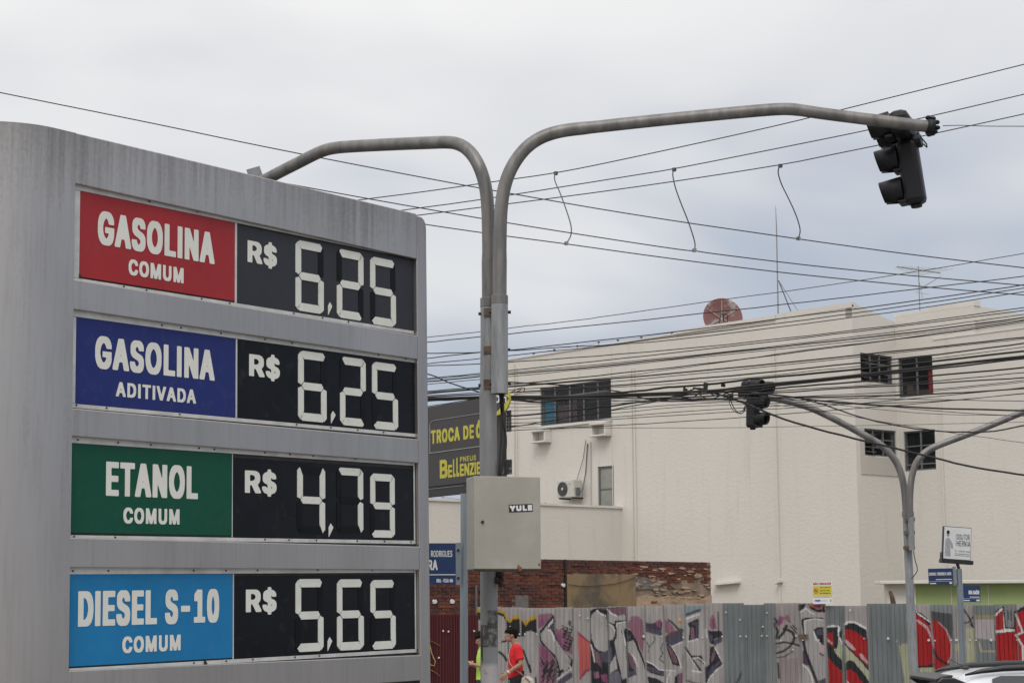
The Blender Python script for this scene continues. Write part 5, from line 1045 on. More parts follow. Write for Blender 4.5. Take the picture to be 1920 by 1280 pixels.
L = [
 ([(740, 639), (805, 632), (902, 622), (953, 616), (981, 611), (1009, 609), (1088, 600), (1140, 592), (1340, 564), (1540, 537), (1740, 506), (1920, 475)], .9),
 ([(740, 648), (805, 641), (901, 631), (953, 626), (1140, 607), (1340, 585), (1540, 563), (1740, 539), (1920, 518)], 1.2),
 ([(740, 663), (805, 662), (901, 661), (953, 657), (1140, 636.5), (1340, 613), (1540, 587.5), (1740, 561), (1920, 534)], 1.3),
 ([(740, 679), (805, 671), (901, 660), (953, 658), (1082, 648.5), (1106, 648.5), (1140, 646.5), (1340, 622), (1540, 595.5), (1740, 568), (1920, 540)], 1.2),
 ([(740, 690), (805, 681), (901, 672), (953, 666.6), (1117, 649.5), (1200, 642.5), (1224, 641.5), (1340, 628), (1540, 603), (1740, 575.5), (1920, 547)], 1.1),
 ([(740, 688), (805, 685.5), (901, 682), (953, 679), (1140, 666), (1340, 648.5), (1540, 626.5), (1740, 602), (1920, 576.5)], 1.2),
 ([(740, 718), (805, 709), (901, 700), (953, 694.5), (1140, 675), (1340, 652), (1540, 629.5), (1740, 605), (1920, 582)], 1.2),
 ([(740, 719), (805, 711), (901, 702), (953, 698.5), (1140, 681.5), (1340, 662), (1540, 639), (1740, 614), (1920, 589)], 1.0),
 ([(740, 722), (805, 715), (901, 705), (953, 702), (1140, 685), (1340, 663.5), (1540, 642), (1740, 619.5), (1920, 595)], 1.7),
 ([(740, 726), (805, 720), (901, 711), (953, 706), (1140, 687.5), (1340, 666.5), (1540, 647), (1740, 623.5), (1920, 599)], 0.9),
 ([(740, 738), (805, 733), (901, 726), (953, 721), (1140, 702), (1340, 680), (1540, 654), (1740, 628), (1920, 601)], 1.4),
 ([(740, 741), (805, 735), (901, 728), (1146, 708), (1290, 688), (1340, 681), (1540, 651), (1740, 630), (1920, 604)], .8),
 ([(740, 742), (805, 737), (953, 725), (1146, 710), (1340, 693), (1540, 672.5), (1740, 652), (1920, 632)], 1.8),
 ([(740, 745), (805, 741), (964, 731), (1146, 715.5), (1340, 697.5), (1540, 676.5), (1740, 655), (1920, 635)], 1.0),
 ([(740, 748), (805, 743), (964, 736), (1146, 723.5), (1340, 707), (1540, 687.5), (1740, 667), (1920, 643.5)], 1.8),
 ([(964, 739), (1146, 726), (1300, 717), (1427, 706), (1540, 693), (1740, 674), (1920, 650)], .9),
 ([(930, 746), (1011, 748), (1145, 737.5), (1210, 732), (1238, 727), (1281, 724), (1340, 719.5), (1388, 713), (1427, 708.5), (1540, 699), (1740, 679), (1920, 658)], 2.6),
 ([(740, 748), (805, 747.5), (901, 744), (964, 743), (1066, 744), (1140, 741), (1340, 733), (1402, 724), (1452, 719), (1540, 711), (1740, 688), (1819, 679), (1920, 668)], 3.4),
 ([(740, 754), (805, 751), (901, 746), (964, 749), (1011, 755), (1066, 748), (1140, 744), (1250, 741), (1340, 737), (1402, 729), (1540, 714), (1740, 693), (1920, 672)], 2.2),
 ([(740, 790), (948, 780), (981, 778.5), (1041, 771.5), (1140, 762), (1227, 749.5), (1285, 740), (1340, 736), (1402, 734), (1452, 728), (1540, 720.5), (1740, 705.5), (1920, 689)], 2.1),
 ([(740, 822), (948, 802), (1011, 792), (1140, 770), (1234, 751), (1300, 744), (1402, 739), (1452, 733), (1540, 727), (1740, 716), (1920, 698)], 1.2),
 ([(740, 690), (805, 700), (845, 719), (901, 736), (964, 752), (1040, 748), (1140, 747), (1227, 746), (1340, 742), (1452, 737), (1540, 730), (1740, 719), (1920, 708)], 1.7),
 ([(930, 715), (1075, 722), (1140, 730), (1166, 735), (1196, 744), (1227, 749.5), (1340, 748), (1540, 744), (1740, 740), (1920, 728)], 1.8),
 ([(740, 773), (805, 761), (901, 746), (980, 742), (1140, 751), (1227, 752), (1340, 750), (1540, 741), (1740, 732), (1920, 713)], 1.0),
 ([(805, 765), (901, 751), (964, 757), (1140, 757), (1250, 752), (1340, 753), (1540, 745), (1740, 749), (1920, 751.5)], .9),
 ([(948, 793), (1041, 790), (1149, 782), (1340, 766.5), (1540, 757), (1740, 754), (1920, 738)], 0.9),
 ([(948, 799), (1041, 793), (1149, 785.5), (1340, 774), (1450, 766), (1540, 762), (1740, 745), (1920, 726)], 0.9),
 ([(948, 807), (1041, 803), (1140, 798), (1340, 786), (1523, 772), (1740, 755), (1920, 737)], 1.0),
 ([(948, 801), (1140, 802), (1340, 802), (1540, 799), (1740, 795), (1920, 791)], .6),
 ([(1140, 770), (1196, 763.5), (1340, 754), (1452, 752), (1540, 748), (1740, 770), (1920, 780)], .9),
 ([(948, 764), (1011, 762), (1140, 752), (1281, 745), (1402, 752), (1540, 770), (1740, 805), (1920, 830)], .7),
 ([(1330, 733), (1402, 735), (1458, 740), (1540, 752), (1640, 759), (1740, 765), (1920, 769.5)], 2.2),
 ([(1400, 734), (1480, 742), (1540, 756), (1602, 779), (1670, 796), (1740, 807), (1819, 810.5), (1872, 808), (1920, 797)], 1.8),
 ([(1300, 727), (1348, 738), (1405, 759), (1460, 783), (1540, 806.5), (1640, 831), (1740, 855), (1820, 875), (1920, 890)], 2.7),
 ([(948, 770), (1040, 767), (1140, 757), (1281, 747), (1402, 743), (1480, 748), (1600, 762), (1740, 777), (1920, 779)], .7),
 ([(948, 787), (1040, 782), (1140, 775), (1281, 762), (1402, 757), (1540, 753), (1740, 734), (1920, 716)], .8),
]
WORDS = ['first', 'second', 'third', 'fourth', 'fifth', 'sixth', 'seventh', 'eighth', 'ninth', 'tenth', 'eleventh', 'twelfth', 'thirteenth', 'fourteenth', 'fifteenth', 'sixteenth', 'seventeenth', 'eighteenth', 'nineteenth', 'twentieth',
         'twenty-first', 'twenty-second', 'twenty-third', 'twenty-fourth', 'twenty-fifth', 'twenty-sixth', 'twenty-seventh', 'twenty-eighth', 'twenty-ninth', 'thirtieth', 'thirty-first', 'thirty-second', 'thirty-third', 'thirty-fourth', 'thirty-fifth', 'thirty-sixth', 'thirty-seventh']
order = sorted(range(len(L)), key=lambda i: L[i][0][-1][1])
for n_, i in enumerate(order):
    pts, r_ = L[i]
    kind = 'thick black' if r_ > 1.9 else ('black' if r_ > 1.15 else 'thin black')
    pts = pts + [(2000, pts[-1][1] + (pts[-1][1]-pts[-2][1]) * 80/max(60, pts[-1][0]-pts[-2][0]))]
    cb(pts, r_, 27.6 + (n_ % 7)*.12, 23.6 + (n_ % 5)*.14, 'cable', '%s overhead cable, %s down of the black ones leaving the right edge' % (kind, WORDS[n_]))
def sm_pts(pts):
    "rounds the corners of a cable a little"
    P = [np.array(p, float) for p in pts]
    for _ in range(2):
        Q = [P[0]]
        for i in range(len(P)-1): Q += [P[i]*.75 + P[i+1]*.25, P[i]*.25 + P[i+1]*.75]
        P = Q + [P[-1]]
    return P
for ci, (pts, r_, dl, dr, m_, lab) in enumerate(CB):
    P = sm_pts(pts); x0, x1 = P[0][0], P[-1][0]; W3 = []
    r0 = random.Random(ci)
    if m_ == 'cable' and r_ < 3:
        Q = []
        for i in range(len(P)-1):
            nseg = max(1, int((P[i+1][0]-P[i][0])/35))
            for k in range(nseg): Q.append(P[i] + (P[i+1]-P[i])*k/nseg + np.array([0, r0.uniform(-.45, .45)]))
        P = Q + [P[-1]]
    for x, y in P:
        f = (x - x0)/(x1 - x0); D = dl + (dr - dl)*f; W3.append((at(x, y, D), r_ * D / F * 0.80))
    if len(pts) > 5 or r_ > 1.05:
        # the run goes on past the frame to poles farther along the street
        if x0 < 800 and lab and 'leaving the tip' not in lab: a_, b_ = W3[0][0], W3[6][0]; W3 = [(a_ + (a_ - b_).normalized()*14, W3[0][1])] + W3
        if x1 > 1925: a_, b_ = W3[-1][0], W3[-8][0]; W3 = W3 + [(a_ + (a_ - b_).normalized()*14, W3[-1][1])]
    m = MB(); m.tube([w[0] for w in W3], [w[1] for w in W3], 6)
    tag(m.build('overhead_cable', M[m_], smooth=True), lab, 'cable', 'overhead cables')
# looped leads hanging between the grey wires
def yat(i, x): pts = CB[i][0]; return None
def dat(i, x): dl, dr = CB[i][2], CB[i][3]; x0, x1 = CB[i][0][0][0], CB[i][0][-1][0]; return dl + (dr-dl)*(x-x0)/(x1-x0)
for iu, il, pts, lab in (
    (1, 5, [(1042, 325), (1039, 331), (1041, 342), (1050, 361), (1062, 394), (1070, 419), (1072, 434), (1069, 446), (1062, 456)], 'S-shaped lead hanging between the grey wires, nearest the forked pole'),
    (2, 4, [(1264, 318), (1261, 325), (1262, 333), (1266, 352), (1277, 382), (1289, 411), (1299, 440), (1304, 459), (1302, 469)], 'S-shaped lead hanging between the grey wires, middle one of three'),
    (3, 0, [(1463, 311), (1459, 318), (1459, 326), (1465, 346), (1479, 373), (1491, 399), (1498, 419), (1501, 434), (1497, 447)], 'S-shaped lead hanging between the grey wires, above the roof mast')):
    d0, d1 = dat(iu, pts[0][0]), dat(il, pts[-1][0]); P = sm_pts(pts)
    t = thing('hanging_lead', at(pts[-1][0], pts[-1][1], d1), lab, 'wire', 'looped leads between the wires')
    n = len(P) - 1
    m = MB(); m.tube([at(p[0], p[1], d0 + (d1-d0)*i/n) for i, p in enumerate(P)], 1.3*25/F, 6); m.build('lead', M['wire'], t, smooth=True)
    for (x, y), D, mm in ((pts[0], d0, M['antd']), (pts[-1], d1, M['ant'])):
        c = at(x, y, D); h = 3.4*D/F; m = MB(); m.box(Frame(c, (1, .2, .05)), -h, h, -h, h*.9, -h, h); m.build('clamp', mm, t)
# tangle of small fittings and loops on the cable bundle by the far signal
tg = thing('cable_joint', at(1330, 745, 26.5), 'tangled splices and dangling loops on the cable bundle, left of the far signal', 'cable fitting')
def loop(pts, r_, D=26.3):
    m = MB(); m.tube([at(x, y, D) for x, y in sm_pts(pts)], r_*D/F, 5); return m.build('dangling_loop', M['cable'], tg, smooth=True)
loop([(1368, 742), (1372, 757), (1380, 771), (1390, 777), (1398, 768), (1401, 742)], .9); loop([(1366, 745), (1370, 765), (1385, 777), (1396, 766), (1399, 748), (1395, 770)], .7)
loop([(1320, 722), (1332, 738), (1350, 728), (1368, 742), (1385, 728), (1402, 740)], 1.0); loop([(1310, 738), (1330, 752), (1355, 738), (1380, 750)], 1.0); loop([(1300, 745), (1320, 730), (1345, 745), (1370, 733), (1400, 728)], 1.3)
loop([(960, 734), (975, 727), (985, 726), (982, 735), (965, 736), (978, 730)], .8); loop([(1290, 733), (1310, 726), (1330, 733), (1350, 740)], 1.4)
for x, y, w, h in ((1323, 724, 4, 7), (1285, 731, 4, 3), (1356, 722, 4, 3), (1371, 744, 4, 6), (1283, 728, 2, 3), (1390, 738, 6, 6)):
    c = at(x, y, 26.3); s_ = 26.3/F; m = MB(); m.box(Frame(c, (1, -.2, -.1)), -w*s_, w*s_, -h*s_, h*s_, -.03, .03); m.build('splice_box', M['cable'], tg, bevel=.008)
c0 = FA.uv(1070, 728)

# ================================================================== FUEL PRICE SIGN
pl0, pl1 = at(150, 357, 12.0), at(123, 1258, 12.0)
pr0, pr1 = at(780, 487, 12.0), at(780, 1220, 12.0)
YR = 12.0 * (pl0 - pl1).length / (pr0 - pr1).length
pr0 = at(780, 487, YR); pr1 = at(780, 1220, YR)
FS = Frame(pl0, ((pr0 - pl0) + (pr1 - pl1)))
zt_ = FS.o.z
FH = Frame(FS.o, FS.u, -FS.n)                            # plan frame: (u, depth), height along FS.v
V0 = -FS.o.z                                             # ground level in v
sg = thing('fuel_price_sign', (FS.P(1.6, 0).x, FS.P(1.6, 0).y, 0), 'tall silver fuel price sign with coloured fuel panels and black price panels', 'price sign')
def avg(fr, *pts): q = [fr.uv(x, y) for x, y in pts]; return sum(a for a, b in q)/len(q), sum(b for a, b in q)/len(q)
vtop = avg(FS, (142, 244), (785, 406))[1]
uT = FS.uv(97, 600)[0]
uO = avg(FS, (146, 345), (142, 580), (135, 820), (129, 1063), (121, 1257))[0]
uE = avg(FS, (785, 600), (785, 1000))[0]                 # seam before the end trim
uF = avg(FS, (803, 600), (804, 1000))[0]
RAD = .50; TH = 2*RAD
arc = [(uT + RAD*math.cos(math.pi/2 + math.pi*k/28), RAD - RAD*math.sin(math.pi/2 + math.pi*k/28)) for k in range(29)]
m = MB(); m.prism(FH, [(uO, 0.0)] + arc + [(uO, TH)], V0, vtop)
m.build('rounded_end', M['alu'], sg, smooth='angle')
m = MB(); m.box(FH, uO + .001, uF - .12, .046, TH, V0, vtop - .02); m.build('cabinet_body', M['dark'], sg)
# recess lining shows dark behind the panels, outer skin on the back
m = MB(); m.box(FH, uO, uF - .02, TH - .01, TH + .004, V0, vtop); m.build('rear_skin', M['alu'], sg)
rows = []
px_open = [((146, 345), (783, 486), (142, 524), (785, 629)), ((142, 580), (785, 674), (140, 765), (784, 823)),
           ((136, 817), (785, 868), (131, 1007), (785, 1024)), ((129, 1063), (785, 1068), (121, 1257), (785, 1227))]
vs_open = []; q_open = []
for tl, tr, bl, br in px_open:
    vs_open.append((avg(FS, tl, tr)[1], avg(FS, bl, br)[1])); q_open.append([FS.uv(*p)[1] for p in (tl, tr, bl, br)])
v5 = avg(FS, (785, 1275))[1]
tl_, tr_ = FS.uv(142, 244)[1], FS.uv(785, 406)[1]
bars = [(vtop, vtop, q_open[0][0], q_open[0][1])] + [(q_open[i][2], q_open[i][3], q_open[i+1][0], q_open[i+1][1]) for i in range(3)] + [(q_open[3][2], q_open[3][3], v5 + .02, v5)]
for k, (a, a2, b_, b2) in enumerate(bars):
    m = MB(); m.prism(FS, [(uO + .0005, b_), (uE - .004, b2), (uE - .004, a2), (uO + .0005, a)], -.045, 0.0); m.build('top_fascia' if k == 0 else 'crossbar', M['alu'], sg, bevel=.006)
rw = vs_open[0][0] - vs_open[0][1]
m = MB(); m.box(FH, uO + .0005, uE - .004, 0.0, .055, V0, v5 - rw - .0); m.build('plinth_cladding', M['alu'], sg)
# end trim with a rounded shoulder
h_ = vtop - .015; rr = .09; poly_ = [(uE, V0), (uF, V0)] + [(uF - rr*.8 + rr*.8*math.cos(a), h_ - rr + rr*math.sin(a)) for a in [math.pi/2*k/8 for k in range(9)]] + [(uE, h_)]
m = MB(); m.prism(FS, poly_, -TH, -.002); m.build('end_trim', M['alu'], sg, bevel=.008)

def z1(x, y): return (x/2.6667, 200 + y/2.6667)
def z2(x, y): return (420 + x/2.7825, 380 + y/2.7825)
def z3(x, y): return (100 + x/2.56, 780 + y/2.56)
def z4(x, y): return (420 + x/2.7825, 820 + y/2.7825)
WPN = -.036
def cbox(tl, tr, br, bl):
    q = [FS.uv(*p, WPN) for p in (tl, tr, br, bl)]
    return (q[0][0]+q[3][0])/2, (q[1][0]+q[2][0])/2, (q[3][1]+q[2][1])/2, (q[0][1]+q[1][1])/2
DATA = [
 dict(c='red', name='GASOLINA', sub='COMUM', P=cbox((150, 357.5), (440.6, 418), (440, 564.5), (149, 518)), K=cbox((445, 420), (778.5, 491.5), (778.5, 622.6), (444, 566)), black='blackgrey',
      T=((183, 395, 459.5), (402, 435.5, 495)), S=((240.7, 486, 516), (344, 502, 531)), RR=(z2(122, 195), z2(122, 308), z2(275, 345)), dig='625', f=z2,
      D=((372, 518, 208, 572), (588, 725, 252, 608), (762, 893, 292, 640)), comma=(540, 562, 520, 587), lab='red panel lettered GASOLINA COMUM', kl='black price panel reading R$ 6,25, greyed by painted sky reflection, top row'),
 dict(c='blue', name='GASOLINA', sub='ADITIVADA', P=cbox((143, 596), (441, 633), (442.5, 781.5), (141, 757)), K=cbox((445, 635), (780.5, 682.6), (781, 814), (445, 782)), black='black',
      T=((178, 630, 692), (402, 655, 713)), S=((217, 715, 742), (367, 731, 757)), RR=(z2(130, 788), z2(130, 902), z2(290, 933)), dig='625', f=z2,
      D=((386, 532, 778, 1142), (604, 737, 810, 1162), (772, 904, 836, 1184)), comma=(555, 580, 1087, 1152), lab='blue panel lettered GASOLINA ADITIVADA', kl='black price panel reading R$ 6,25, second row'),
 dict(c='green', name='ETANOL', sub='COMUM', P=cbox((136, 829.6), (436.7, 851), (433, 1004.6), (131.5, 996.8)), K=cbox((438, 852), (775, 884), (776, 1017.7), (435, 1001.5)), black='black',
      T=((198.4, 864, 928.4), (370.7, 873.7, 937)), S=((230.9, 950, 981), (336.3, 954.6, 983)), RR=(z4(108, 170), z4(108, 287), z4(273, 308)), dig='479', f=z4,
      D=((380, 525, 165, 488), (610, 727, 158, 500), (762, 888, 180, 532)), comma=(543, 568, 448, 518), lab='green panel lettered ETANOL COMUM', kl='black price panel reading R$ 4,79'),
 dict(c='cyan', name='DIESEL S-10', sub='COMUM', P=cbox((130.5, 1075.7), (436, 1075.7), (436.7, 1233), (125.4, 1248)), K=cbox((438.7, 1077.7), (777.6, 1078), (777.6, 1217), (438.7, 1233)), black='black',
      T=((146, 1107, 1174), (410.5, 1103, 1167.5)), S=((229, 1192, 1223), (338.3, 1189, 1219.5)), RR=(z4(113, 792), z4(113, 910), z4(273, 923)), dig='565', f=z4,
      D=((372, 516, 737, 1115), (588, 726, 738, 1105), (763, 892, 740, 1102)), comma=(537, 562, 1040, 1112), lab='light blue panel lettered DIESEL S-10 COMUM', kl='black price panel reading R$ 5,65'),
]
ON = {'6': 'afgedc', '2': 'abged', '5': 'afgcd', '4': 'fbgc', '7': 'abc', '9': 'abcdfg'}
def seg_polys(w, h):
    "seven flaps of a digit w by h, thin cuts between them"
    tx, ty, g = w*.190, h*.114, .008; hy = h/2
    def hex_h(y0, y1):
        ym = (y0+y1)/2; i = tx*.60
        return [(tx*.48 + g, ym), (tx*1.0 + g*.3, y0 + g*.2), (w - tx*1.0 - g*.3, y0 + g*.2), (w - tx*.48 - g, ym), (w - tx*1.0, y1 - g*.2), (tx*1.0, y1 - g*.2)]
    def top(y0, y1, flip=False):   # outer horizontal flap: wide outside, slanting in
        return [(tx*.30 + g, y1 - (y1-y0)*.30), (tx*.72, y1), (w - tx*.72, y1), (w - tx*.02 - g*2, y1 - (y1-y0)*.42), (w - tx*.62, y0), (tx*1.02, y0)] if not flip else \
               [(tx*.02 + g*2, y0 + (y1-y0)*.42), (tx*.72, y0), (w - tx*.72, y0), (w - tx*.30 - g, y0 + (y1-y0)*.30), (w - tx*1.02, y1), (tx*1.02, y1)]
    def vert(x0, x1, y0, y1, left):
        o, i = (x0, x1) if left else (x1, x0)
        if y1 > hy + h*.2:   # upper one
            return [(o, y1 - ty*.55), (o + (i-o)*.45, y1 - ty*.12), (i, y1 - ty*1.05 - g), (i, y0 + ty*.5 + g*.6), (o + (i-o)*.55, y0 + g), (o, y0 + ty*.35)]
        return [(o, y1 - ty*.35), (o + (i-o)*.55, y1 - g), (i, y1 - ty*.5 - g*.6), (i, y0 + ty*1.05 + g), (o + (i-o)*.45, y0 + ty*.12), (o, y0 + ty*.55)]
    return dict(a=top(h - ty, h), d=top(0, ty, True), g=hex_h(hy - ty*.5, hy + ty*.5),
                f=vert(0, tx, hy, h, True), b=vert(w - tx, w, hy, h, False), e=vert(0, tx, 0, hy, True), c=vert(w - tx, w, 0, hy, False))
rnd = random.Random(21)
for R_ in DATA:
    u0, u1, v0, v1 = R_['P']; w0 = WPN
    pn = MB(); pn.box(FS, u0, u1, v0, v1, w0 - .004, w0); pan = pn.build('fuel_panel', M[R_['c']], sg); pan['label'] = R_['lab']
    k0, k1, kv0, kv1 = R_['K']
    pk = MB(); pk.box(FS, k0, k1, kv0, kv1, w0 - .004, w0); prc = pk.build('price_panel', M[R_['black']], sg); prc['label'] = R_['kl']
    # pale aluminium frame round both panels
    vt, vb = max(v1, kv1), min(v0, kv0)
    fw = .030
    fm = MB(); W0, W1 = w0 - .006, w0 + .004
    fm.box(FS, uO + .004, k1 + .018, vt + .0015, vt + fw + .022, W0, W1); fm.box(FS, uO + .004, k1 + .018, vb - fw*.9, vb - .0015, W0, W1 - .001)
    fm.box(FS, uO + .004, u0 - .0015, vb, vt, W0, W1 - .002); fm.box(FS, k1 + .0015, k1 + .018, vb, vt, W0, W1 - .002); fm.box(FS, u1 + .001, k0 - .001, vb, vt, W0, W1 - .003)
    fm.build('panel_frame', M['frame'], sg, bevel=.0015)
    sm_ = MB()
    for k in range(11):
        uu = uO + .05 + (k1 - uO - .1)*(k + rnd.uniform(-.3, .3))/10
        for vv in (vt + .022, vb - .010):
            if rnd.random() < .8: p = FS.P(uu + rnd.uniform(-.03, .03), vv, W1); sm_.tube([p, p + FS.n*.006], .006, 6)
    for k in range(3):
        p = FS.P(uO + .012, vb + (vt-vb)*(.2 + .3*k), W1); sm_.tube([p, p + FS.n*.006], .005, 6)
    tag(sm_.build('frame_screw', M['bolt'], sg), kind='stuff')
    # lettering
    def tbox(L_, Rr):
        a, b_, c_, d_ = FS.uv(L_[0], L_[1], w0), FS.uv(L_[0], L_[2], w0), FS.uv(Rr[0], Rr[1], w0), FS.uv(Rr[0], Rr[2], w0)
        return (a[0]+b_[0])/2, (c_[0]+d_[0])/2, (b_[1]+d_[1])/2, (a[1]+c_[1])/2
    tb_ = tbox(*R_['T']); put_letters(FS, R_['name'], *tb_, w0 + .002, M['letter'], pan, off=.036, ox=.066, space=1.19, K=44)
    tb_ = tbox(*R_['S']); put_letters(FS, R_['sub'], *tb_, w0 + .002, M['letter'], pan, off=.040, ox=.070, space=1.2, K=32)
    a, b_, c_ = [FS.uv(*q, w0) for q in R_['RR']]
    hh = a[1] - b_[1]; put_letters(FS, 'R', a[0], a[0] + (c_[0]-a[0])*.50, b_[1], a[1], w0 + .002, M['letter'], prc, off=.045, ox=.09); put_letters(FS, '$', a[0] + (c_[0]-a[0])*.54, c_[0], b_[1] - hh*.13, a[1] + hh*.10, w0 + .002, M['letter'], prc, off=.035, ox=.055)
    # digits
    f = R_['f']; bs = []; ts = []; ws = []
    for x0, x1, y0, y1 in R_['D']:
        q0, q1 = f((x0+x1)/2, y0), f((x0+x1)/2, y1); ts.append(FS.uv(*q0, w0)[1]); bs.append(FS.uv(*q1, w0)[1])
    for k, (x0, x1, y0, y1) in enumerate(R_['D']):
        xl = FS.uv(*f(x0, (y0+y1)/2), w0)[0]; xr = FS.uv(*f(x1, (y0+y1)/2), w0)[0]; W_ = .400; xc_ = (xl+xr)/2
        if R_['dig'][k] == '7': xc_ -= .03
        h = sum(ts)/3 - sum(bs)/3 ; W_ = .205*0 + (xr-xl if R_['dig'][k] != '7' else .225*0 + last)
        last = xr - xl
        sp = seg_polys(W_, h)
        for s_, pol in sp.items():
            on = s_ in ON[R_['dig'][k]]
            jx, jy = rnd.uniform(-.0015, .0015), rnd.uniform(-.0015, .0015)
            P_ = [(xc_ - W_/2 + x + jx, (ts[k] + bs[k])/2 - h/2 + y + jy) for x, y in pol]
            m = MB(); m.prism(FS, P_, w0 + .0005, w0 + (.006 if on else .003)); o = m.build('digit_segment', M['segment'] if on else M['segblack'], prc)
            if on: o['label'] = 'lit off-white segment'
    x0, x1, y0, y1 = R_['comma']; a = f((x0+x1)/2, y0); b_ = f((x0+x1)/2, y1); cu, cvt = FS.uv(*a, w0); cvb = FS.uv(*b_, w0)[1]; cw = FS.uv(*f(x1, y0), w0)[0] - FS.uv(*f(x0, y0), w0)[0]
    m = MB(); m.prism(FS, [(cu, cvt), (cu + cw/2, cvt - (cvt-cvb)*.28), (cu - cw*.42, cvb), (cu - cw*.42, cvt - (cvt-cvb)*.30)], w0 + .0005, w0 + .005); m.build('comma', M['segment'], prc)
# fifth row just starting at the lower edge of the picture
q = v5 - rw; m = MB(); m.box(FS, uO + .04, uE - .03, q + .03, v5 - .03, WPN - .004, WPN); m.build('fuel_panel', M['green'], sg)['label'] = 'dark green panel of the fifth row, below the picture edge'
# leaked streak and chips
m = MB()
for px_, py_, s_ in ((150, 518, .012), (384, 1240, .014)):
    a = FS.uv(px_, py_, WPN); m.prism(FS, [(a[0] - s_, a[1] - s_), (a[0] + s_*1.5, a[1] - s_), (a[0] + s_*.4, a[1] + s_*.4), (a[0] - s_, a[1] + s_*1.6)], WPN + .005, WPN + .007)
m.build('chipped_spot', M['bolt'], sg)

# ================================================================== NEAR FORKED POLE
PY = 16.0
pole = thing('signal_pole', at(917, 1300, PY) * 1.0, 'tall near galvanised pole forking into two long curved arms, carrying the beige cabinet', 'pole', 'forked traffic signal poles')
b0 = at(917.5, 1275, PY); pole.location = (b0.x, b0.y, 0); ORIG[pole.name] = Vector((b0.x, b0.y, 0))
# painted / scraped shaft
pmx = mat('scraped_shaft', (0.27, 0.275, 0.28), .6, .25, var=.25, vscale=3, stretch=(3, 3, .6))
t = pmx.node_tree; bs_ = t.nodes['Principled BSDF']; src_ = bs_.inputs['Base Color'].links[0].from_socket
tcn = N(t, 'ShaderNodeTexCoord'); sp_ = N(t, 'ShaderNodeSeparateXYZ'); t.links.new(tcn.outputs['Object'], sp_.inputs[0])
mpp = N(t, 'ShaderNodeMapping'); mpp.inputs['Scale'].default_value = (26, 26, 2.2); t.links.new(tcn.outputs['Object'], mpp.inputs[0])
n1 = N(t, 'ShaderNodeTexNoise'); n1.inputs['Scale'].default_value = 1.0; n1.inputs['Detail'].default_value = 6; t.links.new(mpp.outputs[0], n1.inputs['Vector'])
mpq = N(t, 'ShaderNodeMapping'); mpq.inputs['Scale'].default_value = (22, 22, 14); t.links.new(tcn.outputs['Object'], mpq.inputs[0])
n2 = N(t, 'ShaderNodeTexNoise'); n2.inputs['Scale'].default_value = 1.0; n2.inputs['Detail'].default_value = 8; n2.inputs['Roughness'].default_value = .75; t.links.new(mpq.outputs[0], n2.inputs['Vector'])
def band(z0, z1, e=.01):
    a = N(t, 'ShaderNodeMapRange'); a.inputs[1].default_value = z0 - e; a.inputs[2].default_value = z0 + e
    b = N(t, 'ShaderNodeMapRange'); b.inputs[1].default_value = z1 + e; b.inputs[2].default_value = z1 - e
    t.links.new(sp_.outputs['Z'], a.inputs[0]); t.links.new(sp_.outputs['Z'], b.inputs[0])
    c = N(t, 'ShaderNodeMath', operation='MULTIPLY'); t.links.new(a.outputs[0], c.inputs[0]); t.links.new(b.outputs[0], c.inputs[1]); return c.outputs[0]
def mul(a, b): c = N(t, 'ShaderNodeMath', operation='MULTIPLY'); t.links.new(a, c.inputs[0]); t.links.new(b, c.inputs[1]); return c.outputs[0]
def thr(a, lo_, hi_): c = N(t, 'ShaderNodeMapRange'); c.inputs[1].default_value = lo_; c.inputs[2].default_value = hi_; t.links.new(a, c.inputs[0]); return c.outputs[0]
def mixc(fac, a, colr): c = N(t, 'ShaderNodeMix', data_type='RGBA'); t.links.new(fac, c.inputs['Factor']); t.links.new(a, c.inputs['A']); c.inputs['B'].default_value = (*colr, 1); return c.outputs['Result']
xs_ = thr(sp_.outputs['X'], -.02, -.005)
s1 = mixc(mul(band(-5, 1.56, .02), thr(n2.outputs['Fac'], .36, .42)), src_, (.42, .385, .39))
s2 = mixc(mul(mul(band(1.88, 2.0, .003), xs_), thr(n2.outputs['Fac'], .62, .45)), s1, (.048, .041, .037))
s3 = mixc(mul(band(1.70, 1.88, .005), thr(n2.outputs['Fac'], .60, .48)), s2, (.062, .054, .050))
s4 = mixc(mul(band(0.2, 1.86, .05), thr(n1.outputs['Fac'], .55, .60)), s3, (.022, .020, .022))
t.links.new(s4, bs_.inputs['Base Color'])
zb0 = 0.0
shaft = [Vector((b0.x, b0.y, zb0)), Vector((b0.x, b0.y, at(917, 738, PY).z)), at(917, 560, PY)]
m = MB(); m.tube([Vector((b0.x, b0.y, z_)) for z_ in (0, 1.2, 2.0, 3.0, at(917, 740, PY).z)], 16.2*PY/F, 24); m.build('lower_shaft', pmx, pole, smooth='angle')
rL = 14.4*PY/F
m = MB(); m.tube([Vector((b0.x, b0.y + .002, at(917, 740, PY).z)), at(916.5, 650, PY), at(916.0, 574, PY)], [16.0*PY/F, 15.6*PY/F, 15.4*PY/F], 22); m.build('upper_shaft', M['galv2'], pole, smooth='angle')
m = MB(); m.tube([at(916.5, 576, PY), at(916.5, 559, PY)], 16.4*PY/F, 22); m.build('collar', M['galv'], pole, smooth='angle', bevel=.003)
LA = [(917, 560), (916.5, 500), (916, 430), (914.5, 385), (911, 352), (903, 322), (891, 297), (876, 279), (858, 269), (838, 266.5), (800, 268), (740, 270.5), (680, 273.5), (640, 276), (618, 279), (600, 285), (585, 292), (560, 305), (530, 320), (490, 341), (430, 372)]
m = MB(); n_ = len(LA)
def ybk(x): return PY + max(0, (900 - x))*.0042
